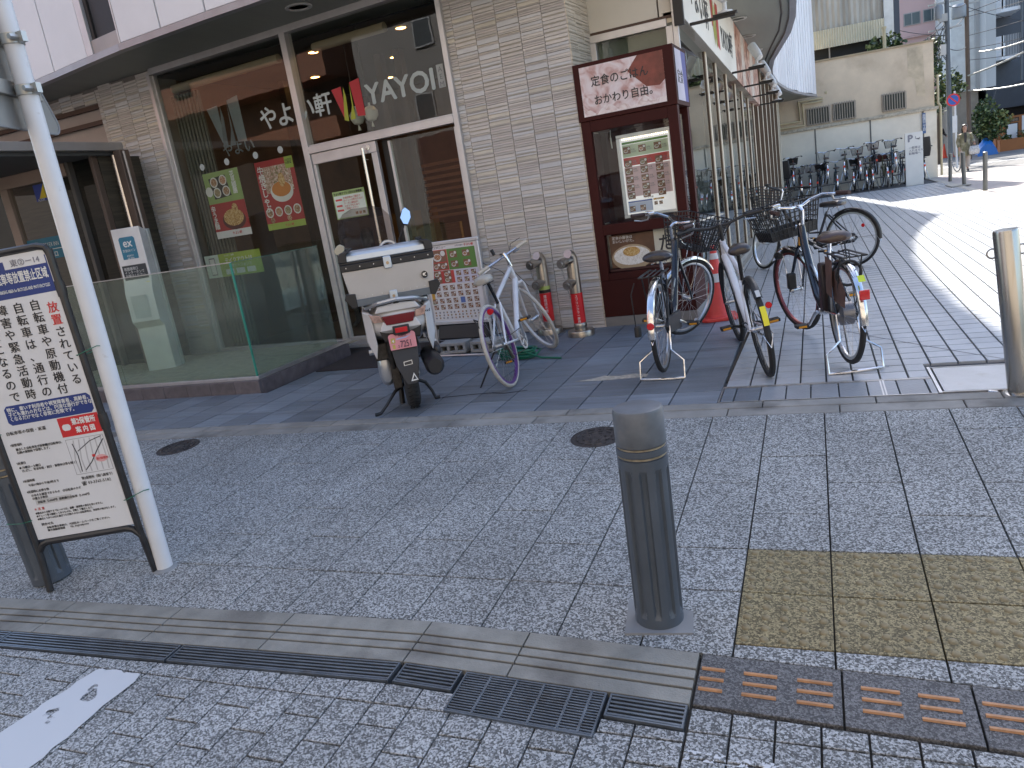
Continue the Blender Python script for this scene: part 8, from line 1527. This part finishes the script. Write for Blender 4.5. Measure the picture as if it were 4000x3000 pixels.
foliage('crown', [(-0.1, 0, 3.9, 0.35, 0.5), (0.35, 0, 3.1, 0.55, 0.6), (0.6, 0, 2.9, 0.4, 0.5), (0.0, 0, 2.4, 0.35, 0.5), (-0.1, 0, 4.6, 0.3, 0.3)], 1300, 0.17, [leafm, leafl], tr2, 8, w=0.3)
tp = bpy.data.objects.new('tarp', None); q = MB(); rr = random.Random(3); nx, ny = 12, 8; G_ = [[(6.75 + 0.75 * i / nx, 36.3 - 0.8 * j / ny, 0.07 + 0.68 * max(0.02, sin(pi * i / nx)) ** 0.5 * (0.25 + 0.75 * (j / ny if j < 4 else (1 - 0.12 * (j - 4))) if True else 0) + rr.uniform(-0.03, 0.03)) for i in range(nx + 1)] for j in range(ny + 1)]
for j in range(ny):
    for i in range(nx): q.quad(G_[j + 1][i], G_[j + 1][i + 1], G_[j][i + 1], G_[j][i])
q.poly([G_[ny][i] for i in range(nx + 1)][::-1] + [(6.75, 35.5, 0.06), (7.5, 35.5, 0.06)]) 
o = q.build('tarpaulin', M('tarp_blue', (0.02, 0.16, 0.5), 0.4), smooth=0.9); tag(o, 'crumpled bright blue tarpaulin heap at the foot of the bush', 'tarpaulin')
for k, x_ in enumerate((6.13, 6.42)):
    t = thing('traffic_cone', ('left' if k == 0 else 'right') + ' of two small orange red cones far off beside the utility pole', 'traffic cone', (x_, 40, 0.06), 0, 'far orange red traffic cones')
    q = MB(); q.lathe([(0.11, 0.02), (0.02, 0.66), (0, 0.66)], 12); q.build('cone_body', M('cone_orange', (0.8, 0.08, 0.03), 0.5), t); q = MB(); q.box(-0.15, 0.15, -0.15, 0.15, 0, 0.03); q.build('base', M('cone_orange', (0, 0, 0)), t)
# no parking sign
ns = thing('no_parking_sign', 'round blue and red no parking sign on a pale pole at the street corner', 'traffic sign', (4.84, 28, 0.05))
q = MB(); q.path([(0.04, 0.04, 0.0), (0.0, 0.04, 2.55)], 0.032, 10); q.build('pole', whitep, ns)
q = MB(); q.lathe([(0.0, 0), (0.205, 0), (0.205, 0.01)], 30, (-0.05, 0.0, 2.27), ax='y'); q.build('disc', M('sign_red2', (0.62, 0.02, 0.03), 0.4), ns)
q = MB(); q.mat(M('sign_blue', (0.02, 0.10, 0.42), 0.4)); q.disc(-0.05, 2.27, 0.155, -0.013, 28); q.mat(M('sign_red2', (0, 0, 0))); lin(q, [(-0.16, 2.38), (0.06, 2.16)], 0.045, -0.016); q.build('disc_face', None, ns, smooth=0)
q = MB(); q.box(-0.08, 0.06, -0.01, 0.0, 1.2, 1.75); q.build('sub_plate', whitep, ns)
# utility poles, wires
polem = M('utility_pole', (0.10, 0.115, 0.13), 0.6, var=0.15); woodp = M('brown_pole', (0.14, 0.10, 0.075), 0.8)
u1 = thing('utility_pole', 'slate blue utility pole with transformers, just behind the no parking sign', 'utility pole', (4.97, 30, 0.05))
q = MB(); q.tube((0, 0, 0), (-0.08, 0, 9.5), 0.085, 0.07, 14); q.build('shaft', polem, u1)
q = MB(); q.box(-0.32, -0.05, -0.2, -0.05, 5.0, 5.25); q.box(-0.62, 0.4, -0.04, 0.04, 5.6, 5.66); q.box(-0.62, 0.4, -0.04, 0.04, 4.75, 4.8); q.build('crossarm', M('arm_steel', (0.35, 0.35, 0.34), 0.5, 0.6), u1)
q = MB(); q.lathe([(0.13, 0), (0.14, 0.05), (0.14, 0.42), (0.1, 0.48), (0, 0.48)], 14, (-0.32, -0.1, 5.1)); q.build('transformer', M('transformer', (0.25, 0.27, 0.29), 0.5), u1)
q = MB(); q.box(-0.28, -0.1, -0.14, 0.0, 3.9, 4.25); q.build('junction_box', M('box_pale', (0.55, 0.55, 0.53), 0.5), u1)
q = MB()
rr = random.Random(4)
for k in range(16): a = rr.uniform(0, 6); c = Vector((-0.25 + rr.uniform(-0.2, 0.15), -0.12, 5.3 + rr.uniform(-0.5, 0.9))); q.tube(tuple(c), tuple(c + Vector((0.05 * cos(a), -0.03, 0.12))), 0.028, 0.018, 6)
q.build('insulators', M('insulator', (0.6, 0.6, 0.58), 0.3), u1)
q = MB()
for k in range(9): c0 = Vector((-0.12, -0.05, 4.6)); q.path([tuple(c0 + Vector((0, 0, rr.uniform(-0.9, 0.9)))), tuple(c0 + Vector((rr.uniform(-0.45, -0.1), -0.05, rr.uniform(-0.6, 0.3)))), tuple(c0 + Vector((rr.uniform(-0.3, 0.1), -0.05, rr.uniform(-1.2, -0.2))))], 0.014, 4)
q.build('cable_loops', blackp, u1)
u2 = thing('utility_pole', 'brown utility pole with a grey transformer drum, right of the slate blue one', 'utility pole', (6.2, 34, 0.05))
q = MB(); q.tube((0.02, 0, 0), (-0.08, 0, 9.8), 0.085, 0.075, 14); q.build('shaft', woodp, u2); q = MB(); q.lathe([(0.24, 0), (0.26, 0.04), (0.26, 0.42), (0.2, 0.5), (0, 0.5)], 16, (-0.32, -0.1, 5.45)); q.build('transformer', M('transformer_light', (0.3, 0.33, 0.36), 0.5), u2)
q = MB(); q.box(-0.5, 0.4, -0.04, 0.04, 5.9, 5.96); q.build('crossarm', M('arm_steel', (0, 0, 0)), u2)
def wirerun(name, lab, P0, P1, sag, r, mt, n=16, group='overhead wires at the street corner'):
    q = MB(); P0, P1 = Vector(P0), Vector(P1); q.path([P0.lerp(P1, i / n) - Vector((0, 0, 4 * sag * (i / n) * (1 - i / n))) for i in range(n + 1)], r, 5); o = q.build(name, mt); tag(o, lab, 'wire', group); return o
wd = M('wire_dark', (0.05, 0.05, 0.055), 0.5); wl = M('wire_pale', (0.45, 0.45, 0.43), 0.4, 0.3)
ord_ = ['highest thin', 'second highest thin', 'third thin', 'fourth thin', 'lowest thin']
for k, (z0, z1) in enumerate(((5.65, 7.2), (5.5, 6.3), (4.8, 6.0), (4.3, 5.2), (3.9, 4.4))): wirerun('overhead_wire', ord_[k] + ' overhead wire running right from the brown utility pole', (6.15, 34, z0), (13, 27 + 0.5 * k, z1), 0.25 + 0.05 * k, 0.012, wd)
wirerun('spiral_cable', 'upper thick pale spiral wrapped cable sagging right of the brown pole', (6.15, 34, 3.3), (10.5, 26, 5.6), 0.45, 0.035, wl); wirerun('spiral_cable', 'lower thick pale spiral wrapped cable sagging right of the brown pole', (6.15, 34, 2.75), (10.5, 26, 3.6), 0.55, 0.03, wl)
wirerun('spiral_cable', 'middle thick pale cable loop hanging between the poles and the balconies', (6.4, 33, 4.05), (9.4, 28, 4.9), 0.4, 0.03, wl)
for k, (z0, z1) in enumerate(((5.6, 6.0), (4.78, 5.6), (4.2, 4.4))): wirerun('overhead_wire', ['upper', 'middle', 'lower'][k] + ' overhead wire linking the two utility poles', (4.9, 30, z0), (6.15, 34, z1), 0.12, 0.014, wd)
for k, (z0, z1, x1) in enumerate(((5.0, 4.2, 3.2), (4.6, 5.4, 2.0))): wirerun('overhead_wire', ['lower', 'upper'][k] + ' overhead wire running left from the slate blue pole', (4.9, 30, z0), (x1, 27.2, z1), 0.15, 0.012, wd)
wirerun('overhead_wire', 'thin slack wire crossing in front of the balcony building', (6.1, 34, 5.9), (12, 30, 3.6), 0.5, 0.012, wd)
# ------------------------------------------------------------------ people
skin = M('skin', (0.42, 0.25, 0.18), 0.5, var=0.03); hair = M('hair_dark', (0.02, 0.014, 0.012), 0.45)
def skinbody(name, parent, joints, edges, mt, root, sub=2):
    me = bpy.data.meshes.new(name); names = list(joints); me.from_pydata([joints[n][0] for n in names], [(names.index(a), names.index(b)) for a, b in edges], []); o = bpy.data.objects.new(name, me); COL.objects.link(o); o.parent = parent
    s = o.modifiers.new('skin', 'SKIN'); 
    for i, n in enumerate(names): sv = me.skin_vertices[0].data[i]; r = joints[n][1]; sv.radius = (r, r) if not isinstance(r, tuple) else r; sv.use_root = (n == root)
    s.use_smooth_shade = True; o.modifiers.new('sub', 'SUBSURF').render_levels = sub; me.materials.append(mt); return o
w_ = thing('person', 'woman in an olive camouflage coat and pale trousers walking with a silver bag', 'person', (4.68, 25.2, 0.06), 0.0)
H = 0.94
J = {'pel': ((0, 0, .92), .11), 'wa': ((0, 0, 1.05), .10), 'ch': ((0, .01, 1.25), (.15, .10)), 'nk': ((0, .0, 1.42), .055), 'hd0': ((0, -.01, 1.50), .06), 'hd1': ((0, -.015, 1.60), .088), 'hd2': ((0, -.01, 1.68), .06),
     'shl': ((-.16, 0, 1.36), .055), 'ell': ((-.22, .02, 1.10), .042), 'wrl': ((-.19, -.06, .88), .03), 'hal': ((-.185, -.08, .80), .032), 'shr': ((.16, 0, 1.36), .055), 'elr': ((.25, .03, 1.12), .042), 'wrr': ((.27, -.16, 1.02), .03), 'har': ((.275, -.21, .97), .032),
     'hpl': ((-.09, 0, .88), .085), 'knl': ((-.10, -.08, .48), .06), 'anl': ((-.10, -.02, .09), .04), 'tol': ((-.10, -.16, .04), .035), 'hpr': ((.09, 0, .88), .085), 'knr': ((.10, .03, .48), .06), 'anr': ((.10, .16, .12), .04), 'tor': ((.11, .04, .04), .035)}
E1 = [('pel', 'wa'), ('wa', 'ch'), ('ch', 'nk'), ('nk', 'hd0'), ('hd0', 'hd1'), ('hd1', 'hd2'), ('ch', 'shl'), ('shl', 'ell'), ('ell', 'wrl'), ('wrl', 'hal'), ('ch', 'shr'), ('shr', 'elr'), ('elr', 'wrr'), ('wrr', 'har'), ('pel', 'hpl'), ('hpl', 'knl'), ('knl', 'anl'), ('anl', 'tol'), ('pel', 'hpr'), ('hpr', 'knr'), ('knr', 'anr'), ('anr', 'tor')]
skinbody('body', w_, J, E1, skin, 'pel')
coat = M('camo_coat', (0.16, 0.15, 0.09), 0.8, var=0.45, vs=9, stain=((0.34, 0.32, 0.26), 7, 0.5, 0.6))
def ringz(cx_, cy_, z, rx, ry, n=16, wob_=0.0, ph=0): return [(cx_ + (rx * (1 + wob_ * sin(5 * 2 * pi * i / n + ph))) * cos(2 * pi * i / n), cy_ + ry * sin(2 * pi * i / n), z) for i in range(n)]
q = MB(); q.loft([ringz(0, .02, .56, .21, .17, wob_=.08), ringz(0, .01, .80, .20, .155, wob_=.05, ph=1), ringz(0, 0, 1.0, .175, .135, wob_=.03), ringz(0, 0.01, 1.22, .20, .14), ringz(0, .01, 1.36, .185, .115), ringz(0, .01, 1.42, .085, .075)]); q.build('coat', coat, w_)
q = MB(); q.path([(-.16, 0, 1.36), (-.22, .02, 1.10), (-.195, -.05, .90)], [.078, .068, .055], 12); q.path([(.16, 0, 1.36), (.25, .03, 1.12), (.265, -.14, 1.03)], [.078, .068, .055], 12); q.build('coat_sleeves', coat, w_)
trs = M('pale_trousers', (0.46, 0.40, 0.36), 0.8)
q = MB(); q.path([(-.09, 0, .9), (-.10, -.08, .48), (-.10, -.02, .13)], [.10, .085, .085], 12); q.path([(.09, 0, .9), (.10, .03, .48), (.10, .15, .17)], [.10, .085, .085], 12); q.build('trousers', trs, w_)
q = MB(); q.loft([ringz(0, .03, 1.40, .085, .05), ringz(0, .03, 1.5, .115, .085), ringz(0, .02, 1.62, .112, .095), ringz(0, .01, 1.70, .08, .08), ringz(0, .0, 1.725, .03, .03)]); q.v = [(x, y + (0.035 if y < 0 and z < 1.66 and abs(x) < .07 else 0), z) for x, y, z in q.v]; q.build('hair', hair, w_)
q = MB(); q.prism([(-.045, 1.3), (.045, 1.3), (.04, 1.42), (-.04, 1.42)], -.125, -.10); q.prism([(-.03, 1.05), (.03, 1.05), (.045, 1.3), (-.045, 1.3)], -.148, -.13); q.build('black_top', blackp, w_)
for s in (-1, 1): q = MB(); q.lathe([(0.0, 0), (0.008, 0.002), (0.008, 0.004)], 8, (s * .03, -.098, 1.605), ax='y'); q.build('eye', hair, w_)
q = MB(); q.loft([ringz(s_[0], s_[1], s_[2], s_[3], s_[4], 8) for s_ in ((0, -.095, 1.55, .012, .012), (0, -.10, 1.575, .008, .01), (0, -.095, 1.60, .004, .004))]); q.build('nose', skin, w_); q = MB(); q.box(-.02, .02, -.099, -.092, 1.532, 1.54); q.build('mouth', M('lips', (0.35, 0.1, 0.09), 0.5), w_)
for s, xx, yy in ((-1, -.10, -.10), (1, .10, .09)): q = MB(); q.loft([sec(yy - .12, .035, 0.0, .05, 10, x0=xx), sec(yy, .045, 0.0, .09, 10, x0=xx), sec(yy + .1, .035, 0.0, .09, 10, x0=xx)]); q.build('shoe', blackp, w_)
for s, wx, wy, wz in ((-1, -.185, -.08, .82), (1, .275, -.2, .99)):
    q = MB()
    for f in range(4): q.path([(wx - .012 + .011 * f, wy - .01, wz), (wx - .014 + .012 * f, wy - .045, wz - .02), (wx - .012 + .011 * f, wy - .035, wz - .055 - .006 * (f % 3))], [.009, .0085, .007], 6)
    q.path([(wx + .02 * -s, wy, wz + .02), (wx + .035 * -s, wy - .03, wz - .015)], [.010, .008], 6); q.build('fingers', skin, w_)
w_.scale = (0.84, 0.84, 0.82)
bg_ = thing('hand_bag', 'silver grey patterned carrier bag hanging from the walking woman\'s hand', 'bag', (4.90, 25.02, 0.56))
q = MB(); q.loft([[(-.13, -.05, -.02), (.13, -.05, -.02), (.13, .05, -.02), (-.13, .05, -.02)], [(-.15, -.06, .1), (.15, -.06, .1), (.15, .06, .1), (-.15, .06, .1)], [(-.11, -.02, .24), (.11, -.02, .24), (.11, .02, .24), (-.11, .02, .24)]]); q.build('bag_body', M('bag_silver', (0.42, 0.42, 0.42), 0.4, 0.3, var=0.4, vs=25), bg_, bevel=0.02); q = MB(); q.path([(-.08, 0, .23), (-.03, -.02, .34), (.03, -.02, .34), (.08, 0, .23)], .008, 6); q.build('bag_strap', blackp, bg_)
# person far left behind the wall end, grey clothes
p2 = thing('person', 'distant person in black top and grey trousers walking beside the far red cones', 'person', (5.72, 38.5, 0.06), 0.3)
skinbody('body', p2, J, E1, skin, 'pel', 1)
q = MB(); q.loft([ringz(0, 0, .85, .16, .12), ringz(0, 0, 1.05, .15, .115), ringz(0, 0.01, 1.25, .18, .13), ringz(0, .01, 1.38, .16, .10), ringz(0, .01, 1.43, .06, .06)]); q.path([(-.16, 0, 1.36), (-.22, .02, 1.10), (-.19, -.06, .88)], [.06, .05, .04], 8); q.path([(.16, 0, 1.36), (.25, .03, 1.12), (.27, -.16, 1.02)], [.06, .05, .04], 8); q.build('top', blackp, p2)
q = MB(); q.path([(-.09, 0, .9), (-.10, -.08, .48), (-.10, -.02, .1)], [.1, .07, .05], 10); q.path([(.09, 0, .9), (.10, .03, .48), (.10, .16, .13)], [.1, .07, .05], 10); q.build('trousers', M('grey_trousers', (0.2, 0.2, 0.19), 0.8), p2); q = MB(); q.loft([ringz(0, .02, 1.5, .09, .08), ringz(0, .01, 1.64, .1, .095), ringz(0, 0, 1.72, .05, .05)]); q.v = [(x, y + (0.04 if y < 0 and z < 1.6 else 0), z) for x, y, z in q.v]; q.build('hair', hair, p2)
# seated customers seen dimly through the glass
q = MB(); 
for k, (x_, y_, z_, lb) in enumerate(((-3.9, 1.7, 0.62, 'dark haired seated customer seen through the shop window low beside the door'), (-1.75, 2.9, 0.85, 'dark standing figure inside the shop behind the black door gap'))):
    t = thing('person', lb, 'person', (0, 0, 0)); t.matrix_world = Matrix.Translation(FO) @ Matrix.Rotation(FR, 4, 'Z') @ Matrix.Translation((x_, y_, 0.07))
    sJ = {kk: ((v[0][0], v[0][1], v[0][2] if k else v[0][2] * 1.0), v[1]) for kk, v in J.items()}
    if k == 0:
        sJ['knl'] = ((-.10, -.42, .5), .06); sJ['anl'] = ((-.10, -.42, .09), .04); sJ['tol'] = ((-.10, -.55, .04), .035); sJ['knr'] = ((.10, -.42, .5), .06); sJ['anr'] = ((.10, -.42, .09), .04); sJ['tor'] = ((.10, -.55, .04), .035)
        for kk in ('pel', 'wa', 'ch', 'nk', 'hd0', 'hd1', 'hd2', 'shl', 'ell', 'wrl', 'hal', 'shr', 'elr', 'wrr', 'har', 'hpl', 'hpr'): sJ[kk] = ((sJ[kk][0][0], sJ[kk][0][1], sJ[kk][0][2] - 0.42), sJ[kk][1])
    skinbody('body', t, sJ, E1, M('dark_clothes', (0.03, 0.025, 0.025), 0.8), 'pel', 1)
    hz_ = sJ['hd1'][0][2]; q = MB(); q.loft([ringz(0, .02, hz_ - .1, .09, .08), ringz(0, .01, hz_ + .04, .1, .095), ringz(0, 0, hz_ + .12, .05, .05)]); q.build('hair', hair, t)
finish_texts()
